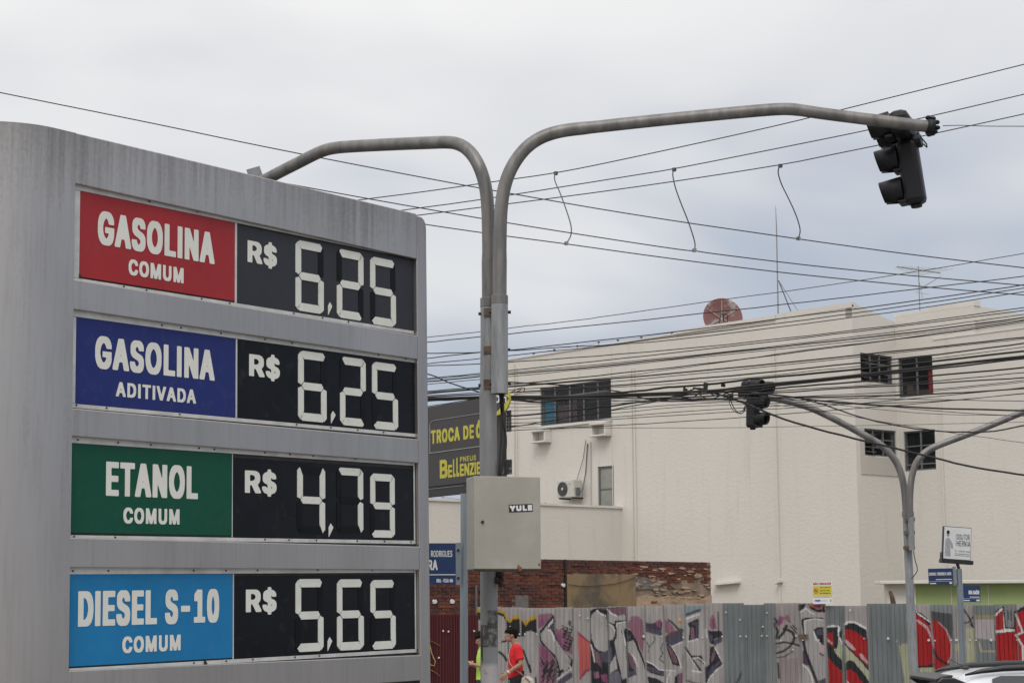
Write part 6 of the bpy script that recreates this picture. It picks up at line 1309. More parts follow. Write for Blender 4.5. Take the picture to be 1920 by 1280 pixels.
m.tube([at(x, y, ybk(x)) for x, y in sm_pts(LA)], [(13.6 if y > 480 else 12.6)*PY/F for x, y in sm_pts(LA)], 20); m.build('left_arm', M['galv'], pole, smooth='angle')
FY_ = PY - .16
m = MB(); m.tube([at(936.8, 738, FY_), at(936.8, 569, FY_)], 15.8*FY_/F, 24, cap=False); m.build('sleeve', M['galv2'], pole, smooth=True)
m = MB(); m.tube([at(936.8, 737, FY_), at(936.8, 735, FY_)], 14*FY_/F, 24); m.build('sleeve_mouth', M['dark'], pole)
m = MB(); m.tube([at(936.8, 571, FY_), at(936.8, 554, FY_)], 16.0*FY_/F, 24); m.build('collar', M['galv'], pole, smooth='angle', bevel=.003)
RA_ = [(936.8, 556), (937, 500), (938, 420), (940, 385), (945, 352), (955, 322), (970, 296), (989, 274), (1013, 258), (1040, 248.5), (1066, 243.5), (1110, 239), (1200, 229), (1300, 219), (1400, 209.5), (1455, 205), (1480, 204.5), (1503, 207), (1540, 213), (1620, 223), (1700, 233), (1738, 237)]
m = MB(); m.tube([at(x, y, FY_) for x, y in sm_pts(RA_)], [(13.4 if y > 480 else 12.7 if x < 1100 else 12.0 if x < 1500 else 11.6)*FY_/F for x, y in sm_pts(RA_)], 20); m.build('right_arm', M['galv'], pole, smooth='angle')
m = MB(); m.tube([at(1738, 237, FY_), at(1752, 239, FY_)], 15*FY_/F, 16)
for dx_, dy_ in ((-4, -19), (6, -17), (-2, 18), (5, 16), (14, -9), (15, 3), (10, 12)):
    p = at(1744 + dx_*.9, 237 + dy_*.85, FY_); m.ball(p, (.026, .03, .02), 8, 5)
m.build('end_clamp', M['sig'], pole, smooth=True)
# rusty brackets with bolts
for y, w in ((588, 13), (658, 12), (722, 15)):
    c = at(914, y, PY); Fc_ = Frame(c, (1, 0, 0)); s_ = PY/F
    m = MB(); m.box(Fc_, -7*s_, 9*s_, -w*.62*s_, w*.62*s_, 15.2*s_, 17.2*s_); br_ = m.build('bracket_plate', M['rust'], pole, bevel=.003)
    if y != 658:
        for x_, w_ in ((901, .02), (921.5, .12), (954, .05)):
            p = at(x_, y - (3 if x_ > 910 else 0), PY - w_); m = MB(); m.tube([p + Vector((-.018, 0, 0)), p + Vector((.018, 0, 0))], .014, 7); m.build('bolt', M['bolt'], br_)
    m = MB(); m.tube([at(902, y, PY), at(957, y - 4, PY)], .007, 6); m.build('tie_rod', M['bolt'], pole)
m = MB()
for pts in (((937, 735), (940, 770), (946, 800), (950, 830), (944, 870), (936, 900)), ((943, 735), (944, 780), (948, 830), (941, 870), (936, 900)), ((939, 735), (941, 790), (938, 850), (933, 900))):
    m.tube([at(x, y, PY - .13) for x, y in sm_pts(pts)], .009, 6)
m.build('hanging_cable', M['cable'], pole)
m = MB(); c = at(947, 875, PY + .02); m.box(Frame(c, (1, .3, 0)), -.02, .02, -.065, .06, -.05, .05); m.build('junction_box', M['blk2'], pole, bevel=.006)
m = MB()
for k in range(9): m.ball(at(936 + rnd.uniform(-4, 5), 1070 + k*3.0, PY - .05 + rnd.uniform(-.02, .02)), (.022, .02, .03), 7, 5)
m.build('foam_blob', M['bolt'], pole, smooth=True)
# small plate showing above the fuel sign, on the left arm
c = at(477, 320, ybk(477) + .1); m = MB(); m.box(Frame(c, (1, .35, .38)), -.07, .06, -.07, .028, -.012, .012)
tag(m.build('signal_backplate', M['galv2']), 'small grey plate corner peeping over the top edge of the fuel sign', 'plate')

# ---------------------------------------------------------------- traffic signal heads
def signal_head(base, fwd, lean, label, lamp='lens', S=1.0, T=.29, knobs=True):
    f_ = Vector((fwd[0], fwd[1], 0)).normalized(); up = (Vector((0, 0, 1)) + Vector(lean)).normalized()
    s_ = up.cross(f_).normalized(); f_ = s_.cross(up).normalized()
    fr = Frame(base, s_, up)
    if fr.n.dot(f_) < 0: fr = Frame(base, -s_, up)       # n looks forward
    t = thing('traffic_signal', base, label, 'traffic light', 'hanging traffic signal heads')
    def rbox(u0, u1, v0, v1, w0, w1, nm, mt, bev=.03): m = MB(); m.box(fr, u0*S, u1*S, v0*S, v1*S, w0*S, w1*S); return m.build(nm, mt, t, bevel=bev*S)
    rbox(-.105, .105, -.585, -.02, -.13, .05, 'housing', M['sig'], .045)
    rbox(-T, T, -.018, .195, -.13, .05, 'upper_housing', M['sig'], .06)
    for u, v in ((-T*.58, .10), (T*.58, .10), (0, -.16), (0, -.44)):
        m = MB(); n = 18; r0, r1 = .118*S, .098*S; V = []; Fc = []
        for i in range(n+1):
            a = math.pi*(1.5 + .13) + (2*math.pi - .26*math.pi)*i/n
            for (r_, w_) in ((r0, .05), (r1, .25 - .022*(1 - math.sin(a))*.8)):
                V.append(fr.P(u*S + r_*math.cos(a), v*S + r_*math.sin(a), w_*S))
        for i in range(n): Fc.append((2*i, 2*i+2, 2*i+3, 2*i+1))
        m.add(V, Fc); vz = m.build('visor', M['sig'], t, smooth=True); mo = vz.modifiers.new('solid', 'SOLIDIFY'); mo.thickness = .006*S; mo.offset = 0
        m = MB(); m.prism(fr, [(u*S + .10*S*math.cos(k*math.pi/10), v*S + .10*S*math.sin(k*math.pi/10)) for k in range(20)], .05*S, .062*S)
        m.build('lens', M[lamp] if v > 0 else M['lensd'], t)
        rb = MB(); rb.box(fr, (u - .1)*S, (u + .1)*S, (v - .128)*S, (v - .10)*S, .03*S, .10*S); rb.build('door_hinge', M['sig'], t, bevel=.008*S)
    m = MB(); m.prism(fr, [(.1*S*math.cos(k*math.pi/6), -.04*S + .06*S*math.sin(k*math.pi/6)) for k in range(12)], -.17*S, -.10*S); m.build('rear_boss', M['sig'], t, bevel=.01)
    m = MB(); m.tube([fr.P(-.06*S, -.02*S, -.14*S), fr.P(-.05*S, -.10*S, -.2*S), fr.P(.03*S, -.09*S, -.21*S), fr.P(.06*S, .02*S, -.15*S)], .007*S, 6); m.build('cable_loop', M['cable'], t)
    m = MB(); m.tube([fr.P(0, -.585*S, -.04*S), fr.P(0, -.615*S, -.04*S)], .05*S, 12); m.build('end_cap', M['sig'], t, bevel=.01)
    for k in range(3 if knobs else 0): m = MB(); m.tube([fr.P((-.15 + .15*k)*S, .21*S, -.03*S), fr.P((-.15 + .15*k)*S, .24*S, -.03*S)], .022*S, 8); m.build('cap_knob', M['sig'], t)
    return t
signal_head(at(1690, 262, PY + .30), (-.94, .34), (-.12, 0, 0), 'dark traffic signal head seen from behind against the sky at the near arm tip', S=1.0, T=.36, knobs=False)

# ================================================================== FAR FORKED POLE
QY = 32.0
fp = thing('signal_pole', Vector((at(1712, 1280, QY).x, QY, 0)), 'farther galvanised forked pole standing by the graffiti fence at the right', 'pole', 'forked traffic signal poles')
m = MB(); m.tube([at(1722, 1347, QY), at(1714, 1280, QY), at(1708, 1148, QY)], 8.9*QY/F, 16); m.build('lower_shaft', M['galv2'], fp, smooth='angle')
m = MB(); m.tube([at(1708, 1148, QY), at(1704, 1060, QY), at(1700, 966, QY)], 7.7*QY/F, 16); m.build('upper_shaft', M['galv2'], fp, smooth='angle')
m = MB(); m.tube([at(1709.5, 1031, QY - .2), at(1708, 966, QY - .2)], 6.0*QY/F, 14); m.build('sleeve', M['galv2'], fp, smooth='angle')
for x, y0 in ((1699, 968), (1707, 968)): m = MB(); m.tube([at(x, y0, QY - (.0 if x < 1703 else .2)), at(x, y0 - 9, QY - (.0 if x < 1703 else .2))], 8.2*QY/F if x < 1703 else 6.6*QY/F, 14); m.build('collar', M['galv'], fp, smooth='angle')
la = [(1699, 962), (1697, 930), (1694, 905), (1687, 878), (1676, 858), (1660, 840), (1640, 826), (1600, 804), (1560, 783), (1520, 764), (1490, 755), (1460, 748), (1430, 742)]
m = MB(); m.tube([at(x, y, QY) for x, y in sm_pts(la)], [6.6*QY/F if x > 1600 else 6.4*QY/F for x, y in sm_pts(la)], 14); m.build('left_arm', M['galv'], fp, smooth='angle')
ra = [(1706, 962), (1706, 930), (1708, 900), (1714, 875), (1725, 856), (1742, 842), (1770, 830), (1820, 812), (1870, 792), (1920, 771), (1990, 745), (2080, 735)]
m = MB(); m.tube([at(x, y, QY - .2) for x, y in sm_pts(ra)], 6.3*QY/F, 14); m.build('right_arm', M['galv'], fp, smooth='angle')
for y in (974, 998, 1026): m = MB(); c = at(1705, y, QY - .1); m.box(Frame(c, (1, 0, 0)), -.07, .07, -.03, .03, -.16, .12); m.build('bracket_plate', M['rust'], fp)
m = MB(); m.tube([at(x, y, QY - .25) for x, y in sm_pts([(1713, 1032), (1715, 1048), (1721, 1066), (1718, 1074), (1709, 1084)])], .008, 5); m.build('hanging_cable', M['cable'], fp)
signal_head(at(1416, 737, QY - .4), (.78, -.62), (.035, 0, 0), 'dark traffic signal head with red lamps, tangled in the cable bundle', S=.98)

# ================================================================== CONTROL CABINET
th = R(17); cu_ = Vector((math.cos(th), math.sin(th), 0)); c0 = at(889.5, 1067, 15.42)
FK = Frame(c0, cu_); q1 = FK.uv(1014, 1068); q2 = FK.uv(889.5, 891); q3 = FK.uv(1014, 896)
wK = q1[0]; hK = (q2[1] + q3[1])/2
cab = thing('control_cabinet', (c0.x + .25, c0.y + .15, c0.z), 'weathered beige metal cabinet on the near pole with a black and white YULE sticker', 'cabinet')
DP = .235
m = MB(); m.box(FK, 0, wK, 0, hK, -DP, -.022); m.build('enclosure', M['cabinet'], cab, bevel=.006)
m = MB(); m.box(FK, -.002, wK + .002, .004, hK + .003, -.018, 0); dr_ = m.build('door', M['cabinet'], cab, bevel=.005)
m = MB(); m.box(FK, .004, wK - .004, -.012, .0, -DP + .01, -.02); m.build('underside', M['rust'], cab)
lk = FK.uv(904.5, 978); m = MB(); p = FK.P(lk[0], lk[1], 0); m.tube([p, p + FK.n*.012], .012, 12); m.build('lock', M['bolt'], dr_)
a, b_ = FK.uv(954, 944), FK.uv(999, 960); rot = R(-1.5)
FSt = Frame(FK.P((a[0]+b_[0])/2, (a[1]+b_[1])/2, 0.0015), cu_ + Vector((0, 0, .045)))
hw, hh = (b_[0]-a[0])/2, (a[1]-b_[1])/2 * .93
m = MB(); m.box(FSt, -hw, hw, -hh, hh, 0, .001); st = m.build('sticker', M['blk'], dr_)
m = MB(); put_text(m, FSt, 'YULE', -hw*.93, hw*.94, -hh*.72, hh*.72, .0025, off=.11, space=1.3, K=26); m.build('sticker_lettering', M['white'], dr_)
m = MB()
for x, y, s_ in ((972, 1062, .02), (1011, 1058, .018), (976, 1066, .03)):
    q = FK.uv(x, y); m.prism(FK, [(q[0] + s_*math.cos(k*1.2)*rnd.uniform(.3, .8), q[1] + s_*1.2*math.sin(k*1.2)*rnd.uniform(.4, 1)) for k in range(5)], .0008, .0016)
m.build('rust_stain', mat('orange_rust', (.22, .10, .04), .9, var=.3, vscale=20), dr_)

# ================================================================== STREET NAME POST BESIDE THE POLE
SY = 17.2
pb = at(869.5, 1300, SY)
sp1 = thing('street_name_post', (pb.x, pb.y, 0), 'slim grey post with a dark blue RODRIGUES name plate left of the near pole', 'street sign', 'street name signs')
m = MB(); m.tube([Vector((pb.x, pb.y, 0)), at(870, 1062, SY)], 7.4*SY/F, 16); m.build('post', M['galv3'], sp1, smooth='angle')
m = MB(); m.tube([at(870, 1062, SY), at(870, 925, SY)], 6.6*SY/F, 16); m.build('post_top', M['galv3'], sp1, smooth='angle')
FN = Frame(at(862, 1057, SY - .06), (1, .12, 0))
a, b_ = FN.uv(740, 1018), FN.uv(854.5, 1095)
m = MB(); m.box(FN, a[0], b_[0], b_[1], a[1], -.003, .0); pln = m.build('name_plate', M['navy'], sp1)
m = MB(); m.box(FN, b_[0] + .001, FN.uv(864.5, 1050)[0], b_[1] - .004, a[1] + .004, -.006, .004); m.build('clamp_strip', M['galv3'], sp1)
for y in (1031, 1083): q = FN.uv(859, y); m = MB(); p = FN.P(q[0], q[1], .004); m.tube([p, p + FN.n*.012], .012, 8); m.build('bolt', M['bolt'], sp1)
def nbox(fr, x0, y0, x1, y1): p, q = fr.uv(x0, y0), fr.uv(x1, y1); return p[0], q[0], q[1], p[1]
m = MB(); put_text(m, FN, 'RODRIGUES', *nbox(FN, 808, 1031.5, 848, 1043.5), .002, off=.02, space=1.08); put_text(m, FN, 'RA', *nbox(FN, 802.5, 1049, 820.5, 1068), .002, off=.03)
put_text(m, FN, 'IDEAL - 93336-004', *nbox(FN, 818.5, 1084.5, 849.5, 1091), .002, off=.03, space=1.05); q = nbox(FN, 742, 1076.2, 854, 1077.4); m.box(FN, *q, .001, .002)
m.build('plate_lettering', M['white'], pln)

# ================================================================== TYRE SHOP BILLBOARD
KL, KR = at(805, 765, 27.0), at(947, 742, 25.7)
FBd = Frame(KL, KR - KL)
a = FBd.uv(939, 760)[0]
vb_ = FBd.uv(805, 912)[1]; uLb = FBd.uv(700, 780)[0]
bb = thing('billboard', (at(918, 900, 27.3).x, 27.3, 0), 'charcoal billboard with yellow TROCA DE ÓLEO tyre shop lettering, behind the near pole', 'billboard')
m = MB(); m.box(FBd, uLb, a - .03, vb_, 0.02, -.06, 0); bd = m.build('panel', M['board'], bb)
m = MB(); m.box(FBd, a - .029, a, vb_ - .14, 0.02, -.09, -.002); m.build('side_fin', M['board'], bb)
m = MB(); m.box(FBd, uLb, a - .031, vb_ - .14, vb_ - .002, -.12, -.02); m.build('lower_box', M['blk2'], bb)
m = MB(); m.box(FBd, uLb, FBd.uv(868, 905)[0], vb_ - .035, vb_ - .03, -.019, -.01); m.build('white_edge_line', M['line'], bb)  # thin white line along the front of the lower box
m = MB(); m.tube([Vector((at(919, 900, 26.9).x, 26.9, 0)), Vector((at(919, 900, 26.9).x, 26.9, KL.z - .3))], .09, 12); m.build('post', M['blk2'], bb)
def kb(x0, y0t, y0b, x1, y1t, y1b):
    p, q, r_, s_ = FBd.uv(x0, y0t), FBd.uv(x0, y0b), FBd.uv(x1, y1t), FBd.uv(x1, y1b)
    return p[0], r_[0], (q[1]+s_[1])/2, (p[1]+r_[1])/2
def z5(x, y): return (780 + x/3.2, 520 + y/3.2)
p, q = z5(90, 918), z5(90, 1000); r_, s_ = z5(280, 888), z5(280, 972)
B1 = kb(p[0], p[1], q[1], z5(348, 0)[0], z5(0, 880)[1], z5(0, 965)[1])
m = MB(); put_text(m, FBd, 'TROCA DE', *B1, .003, off=.05, ox=.06, space=1.2)
ww = FBd.uv(*z5(360, 900))[0]; w1_ = FBd.uv(*z5(486, 900))[0]; put_text(m, FBd, 'ÓLEO', ww, w1_, B1[2] - .002, B1[3] + (B1[3]-B1[2])*.26, .003, off=.045, ox=.06, space=1.2); m.build('slogan', M['yellow'], bd)
B2 = kb(*z5(143, 1095), z5(0, 1207)[1], z5(190, 0)[0], z5(0, 1090)[1], z5(0, 1200)[1])
hB = B2[3]-B2[2]
m = MB(); put_text(m, FBd, 'B', B2[0], B2[1], B2[2], B2[3], .003, off=.05)
def ux(x): return FBd.uv(*z5(x, 1140))[0]
put_text(m, FBd, 'E', ux(193), ux(219), B2[2], B2[2] + hB*.68, .003, off=.05); put_text(m, FBd, 'L', ux(223), ux(238), B2[2], B2[3] - .01, .003, off=.04); put_text(m, FBd, 'L', ux(243), ux(260), B2[2], B2[3] + .005, .003, off=.04)
put_text(m, FBd, 'ENZIER', ux(264), ux(420), B2[2], B2[2] + hB*.66, .003, off=.05, space=1.03)
put_text(m, FBd, 'PNEUS', ux(266), ux(362), B2[2] + hB*.76, B2[3] + .01, .003, off=.035); m.build('shop_name', M['yellow'], bd)
# rounded rule lines
def ln(pts, w=.006): m = MB(); m.tube([FBd.P(*FBd.uv(*z5(x, y)), .004) for x, y in pts], w, 4); return m.build('rule_line', M['line'], bd)
ln([(85, 1055), (85, 890), (88, 872), (98, 862), (110, 858), (480, 800)]); ln([(82, 1055), (480, 1000)])
cc_ = FBd.uv(940, 749)
FD = Frame(FBd.P(cc_[0], cc_[1], .12), (1, -.45, 0)); rD = 31*26/F
m = MB(); m.prism(FD, [(rD*math.cos(k*math.pi/20), rD*math.sin(k*math.pi/20)) for k in range(40)], -.05, 0); ds = m.build('distance_disc', M['yellow'], bb)
m = MB(); m.sheet(FD, [(-rD*.95, 0), (-rD*.05, -rD*.95), (rD*.97, 0.0), (-rD*.05, rD*.8)], .003); m.build('disc_arrow', M['board'], ds)
m2 = MB(); put_text(m2, FD, '50m', -rD*.28, rD*.80, -rD*.24, rD*.22, .005, off=.03); m2.build('disc_lettering', M['white'], ds)

# ================================================================== FAR POST WITH CLINIC SIGN AND TWO STREET NAMES
HY = 27.0
hb = at(1808, 1300, HY)
cp = thing('sign_post', (hb.x, HY, 0), 'grey post topped by a white DOUTOR HERNIA board above two blue street name plates', 'sign post')
m = MB(); m.tube([Vector((hb.x, HY, 0)), at(1798, 1066, HY)], 5.4*HY/F, 12); m.build('post', M['galv3'], cp, smooth='angle')
m = MB(); m.tube([at(1798, 1066, HY), at(1795, 1056, HY)], 3*HY/F, 10); m.build('neck', M['blk2'], cp)
FHn = Frame(at(1795, 1052, HY - .02), (1, .10, -.075), (0.02, 0, 1))
b1, b2, b3, b4 = FHn.uv(1769, 986), FHn.uv(1820, 990), FHn.uv(1821, 1052), FHn.uv(1769.5, 1047)
x0_, x1_, y0_, y1_ = (b1[0]+b4[0])/2, (b2[0]+b3[0])/2, (b3[1]+b4[1])/2, (b1[1]+b2[1])/2
m = MB(); m.box(FHn, x0_ - .006, x1_ + .006, y0_ - .005, y1_ + .008, -.07, -.004); m.build('case', M['blk2'], cp, bevel=.01)
m = MB(); m.box(FHn, x0_ + .004, x1_ - .004, y0_ + .012, y1_ - .002, -.003, .0); fc_ = m.build('face', M['white'], cp)
m = MB(); m.box(FHn, x0_ - .03, x1_ + .04, y0_ - .05, y0_ + .006, -.09, .02); m.box(FHn, x0_ - .022, x0_ - .008, y0_, y0_ + .1, -.08, .01); m.build('tray', M['blk2'], cp, bevel=.005)
wd, ht = x1_ - x0_, y1_ - y0_
def hx(f): return x0_ + wd*f
def hy(f): return y0_ + ht*f
m = MB(); m.sheet(FHn, [(hx(.06), hy(.10)), (hx(.27), hy(.10)), (hx(.25), hy(.42)), (hx(.33), hy(.40)), (hx(.34), hy(.48)), (hx(.24), hy(.60)), (hx(.19), hy(.66)), (hx(.13), hy(.66)), (hx(.06), hy(.58))], .0015); m.build('doctor_coat_print', mat('coat_print', (.42, .43, .46), .7, var=.3, vscale=30), fc_)
m = MB(); m.sheet(FHn, [(hx(.155) + .017*math.cos(k*.7), hy(.76) + .030*math.sin(k*.7)) for k in range(9)], .002); m.sheet(FHn, [(hx(.28), hy(.36)), (hx(.34), hy(.34)), (hx(.33), hy(.44)), (hx(.28), hy(.42))], .0021); m.build('doctor_face_print', M['skin'], fc_)['kind'] = 'stuff'
m = MB(); m.sheet(FHn, [(hx(.10), hy(.79)), (hx(.21), hy(.79)), (hx(.20), hy(.87)), (hx(.15), hy(.895)), (hx(.105), hy(.87))], .0025); m.build('doctor_hair_print', M['hair'], fc_)
m = MB(); put_text(m, FHn, 'DOUTOR', hx(.48), hx(.94), hy(.63), hy(.80), .002, off=.012); put_text(m, FHn, 'HERNIA', hx(.48), hx(.97), hy(.43), hy(.60), .002, off=.012)
put_text(m, FHn, '51 - 99329-4060', hx(.42), hx(.97), hy(.255), hy(.30), .002, off=.02); put_text(m, FHn, 'RUA BENTO GONÇALVES', hx(.42), hx(.97), hy(.185), hy(.21), .002, off=.01) if False else None
for f in (.14, .19): m.box(FHn, hx(.42), hx(.96), hy(f), hy(f + .012), .001, .002)
for k in range(7): m.box(FHn, hx(.44), hx(.455), hy(.46 + k*.048), hy(.485 + k*.048), .001, .002)
m.build('clinic_lettering', M['blk'], fc_)
def plate(q, ux_, big, small, lab, slope=0, flip=False):
    fr = Frame(at(q[0], q[3], HY - .04), (1, ux_, slope)); p0 = fr.uv(q[0], q[1]); p1 = fr.uv(q[2], q[3]); x0, x1, y0, y1 = p0[0], p1[0], p1[1], p0[1]
    m = MB(); m.box(fr, x0, x1, y0, y1, -.003, 0); pl_ = m.build('name_plate', M['navy'], cp); pl_['label'] = lab
    W_, H_ = x1-x0, y1-y0; m = MB()
    if not flip: put_text(m, fr, big, x0 + W_*.02, x1 - W_*.06, y0 + H_*.58, y0 + H_*.76, .002, off=.03); m.box(fr, x0, x1, y0 + H_*.20, y0 + H_*.215, .001, .0015); m.box(fr, x0 + W_*.3, x0 + W_*.95, y0 + H_*.30, y0 + H_*.345, .001, .0015); m.box(fr, x0 + W_*.05, x0 + W_*.3, y0 + H_*.06, y0 + H_*.12, .001, .0015); m.box(fr, x0 + W_*.84, x0 + W_*.96, y0 + H_*.05, y0 + H_*.15, .001, .0015)
    else: put_text(m, fr, big, x0 + W_*.34, x1 - W_*.05, y0 + H_*.46, y0 + H_*.76, .002, off=.03); m.box(fr, x0, x1, y0 + H_*.20, y0 + H_*.215, .001, .0015); m.box(fr, x0 + W_*.4, x0 + W_*.95, y0 + H_*.28, y0 + H_*.325, .001, .0015); m.box(fr, x0 + W_*.05, x0 + W_*.4, y0 + H_*.06, y0 + H_*.12, .001, .0015); m.box(fr, x0 + W_*.76, x0 + W_*.96, y0 + H_*.05, y0 + H_*.15, .001, .0015)
    m.build('plate_lettering', M['white'], pl_)
plate((1740, 1065.5, 1787.5, 1095), .05, 'CORONEL FREDERICO LINCK', '', 'left blue street name plate', .015)
plate((1804.5, 1096.5, 1838.5, 1128), .08, 'BOA SAÚDE', '', 'right blue street name plate', -.02, True)
for x, y in ((1789.5, 1079), (1803, 1112)): c = at(x, y, HY - .02); m = MB(); m.box(Frame(c, (1, 0, 0)), -.02, .02, -.13, .13, -.02, .02); m.build('clamp_strip', M['galv3'], cp)

# ================================================================== YELLOW WARNING SIGN
WY = 34.92
FWn = Frame(at(1523, 1131, WY), (1, 0, .012)); a, b_ = FWn.uv(1523, 1090), FWn.uv(1561, 1131)
ws_ = thing('warning_sign', (FWn.P((a[0]+b_[0])/2, 0).x, WY, 0), 'small white and yellow NÃO ESCAVAR gas pipe warning sign just above the fence top', 'warning sign')
x0, x1, y0, y1 = a[0], b_[0], b_[1], a[1]; W_, H_ = x1-x0, y1-y0
m = MB(); m.box(FWn, x0, x1, y0, y1, -.012, 0); m.build('plate', M['white'], ws_)
m = MB(); m.box(FWn, x0 + .004, x1 - .004, y0 + H_*.36, y0 + H_*.82, .0005, .0015); m.build('yellow_field', M['sigyellow'], ws_)
m = MB(); put_text(m, FWn, 'NÃO ESCAVAR', x0 + W_*.04, x1 - W_*.04, y0 + H_*.85, y0 + H_*.985, .002, off=.05)
put_text(m, FWn, 'EM CASO DE EMERGÊNCIA', x0 + W_*.04, x1 - W_*.02, y0 + H_*.29, y0 + H_*.345, .002, off=.03)
cx_, cy_ = x0 + W_*.17, y0 + H_*.59; n = 20
m.add([FWn.P(cx_ + r_*math.cos(k*2*math.pi/n), cy_ + r_*1.15*math.sin(k*2*math.pi/n), .003) for k in range(n) for r_ in (.034, .044)], [(2*k, 2*k+1, (2*k+3) % (2*n), (2*k+2) % (2*n)) for k in range(n)])
m.sheet(FWn, [(cx_ - .030, cy_ + .024), (cx_ - .022, cy_ + .032), (cx_ + .030, cy_ - .024), (cx_ + .022, cy_ - .032)], .0032); m.build('red_print', M['redtxt'], ws_)
m = MB()
for i, s_ in enumerate(('TUBULAÇÃO DE', 'GÁS NATURAL', 'ENTERRADA')): put_text(m, FWn, s_, x0 + W_*.36, x1 - W_*.08, y0 + H_*(.70 - .13*i), y0 + H_*(.77 - .13*i), .002, off=.04)
m.sheet(FWn, [(cx_ - .02, cy_ - .015), (cx_ + .018, cy_ - .015), (cx_ + .018, cy_ + .008), (cx_ - .002, cy_ + .02), (cx_ - .02, cy_ + .004)], .0025); m.build('black_print', M['blk'], ws_)['kind'] = 'stuff'
m = MB(); put_text(m, FWn, 'sulgás', x0 + W_*.1, x0 + W_*.38, y0 + H_*.09, y0 + H_*.21, .002, off=.05); m.build('blue_print', mat('blue_ink', (.03, .12, .45), .6), ws_)
m = MB(); m.box(FWn, x0 + W_*.42, x0 + W_*.75, y0 + H_*.13, y0 + H_*.15, .001, .002); m.box(FWn, x0 + W_*.88, x0 + W_*.95, y0 + H_*.08, y0 + H_*.2, .001, .002); m.build('grey_print', M['line'], ws_)
m = MB(); m.tube([Vector((FWn.P(W_/2, 0).x, 35.16, 0)), Vector((FWn.P(W_/2, 0).x, 35.16, FWn.P(0, y1).z - .06))], .02, 8); m.box(FWn, x0 + W_*.45, x0 + W_*.55, y1 - .14, y1 - .09, -.25, -.013); m.build('post', M['galv3'], ws_)

# ================================================================== PEOPLE
def organic(mb, name, m_, parent, vox=.008, sm=3):
    o = mb.build(name, m_, parent, smooth=True)
    r_ = o.modifiers.new('remesh', 'REMESH'); r_.mode = 'VOXEL'; r_.voxel_size = vox; r_.use_smooth_shade = True
    s_ = o.modifiers.new('smooth', 'SMOOTH'); s_.factor = .5; s_.iterations = sm
    return o
def limb(mb, pts, rs, seg=12):
    P = [Vector(p) for p in pts]; mb.tube(P, rs, seg)
    for p, r_ in zip(P, rs): mb.ball(p, r_*.99, 12, 8)
def hand(mb, w, d, palmn, curl=.35, S=1.0):
    "palm and five fingers; w = wrist, d = direction of the hand, palmn = palm normal"
    d = d.normalized(); nrm = (palmn - d*palmn.dot(d)).normalized(); sd_ = d.cross(nrm).normalized()
    Mx = Matrix((sd_, d, nrm)).transposed()
    mb.ball(w + d*.045*S, (.038*S, .055*S, .017*S), 12, 8, Mx)
    for i, (off_, ln_) in enumerate(((-.029, .066), (-.010, .076), (.010, .072), (.028, .058))):
        p0 = w + d*.082*S + sd_*off_*S; d1 = (d + nrm*curl).normalized(); d2 = (d + nrm*curl*2.8).normalized(); d3 = (d + nrm*curl*5).normalized()
        p1 = p0 + d1*ln_*.45*S; p2 = p1 + d2*ln_*.33*S; p3 = p2 + d3*ln_*.25*S
        mb.tube([p0 - d*.02, p0, p1, p2, p3], [.0098*S, .0095*S, .009*S, .0082*S, .007*S], 8); mb.ball(p3, .007*S, 8, 5)
    t0 = w + d*.02*S - sd_*.03*S; t1 = t0 + (d*.6 - sd_*.75 + nrm*.3).normalized()*.035*S; t2 = t1 + (d*.9 - sd_*.2 + nrm*.5).normalized()*.03*S
    mb.tube([t0, t1, t2], [.012*S, .0105*S, .008*S], 8); mb.ball(t2, .008*S, 8, 5)

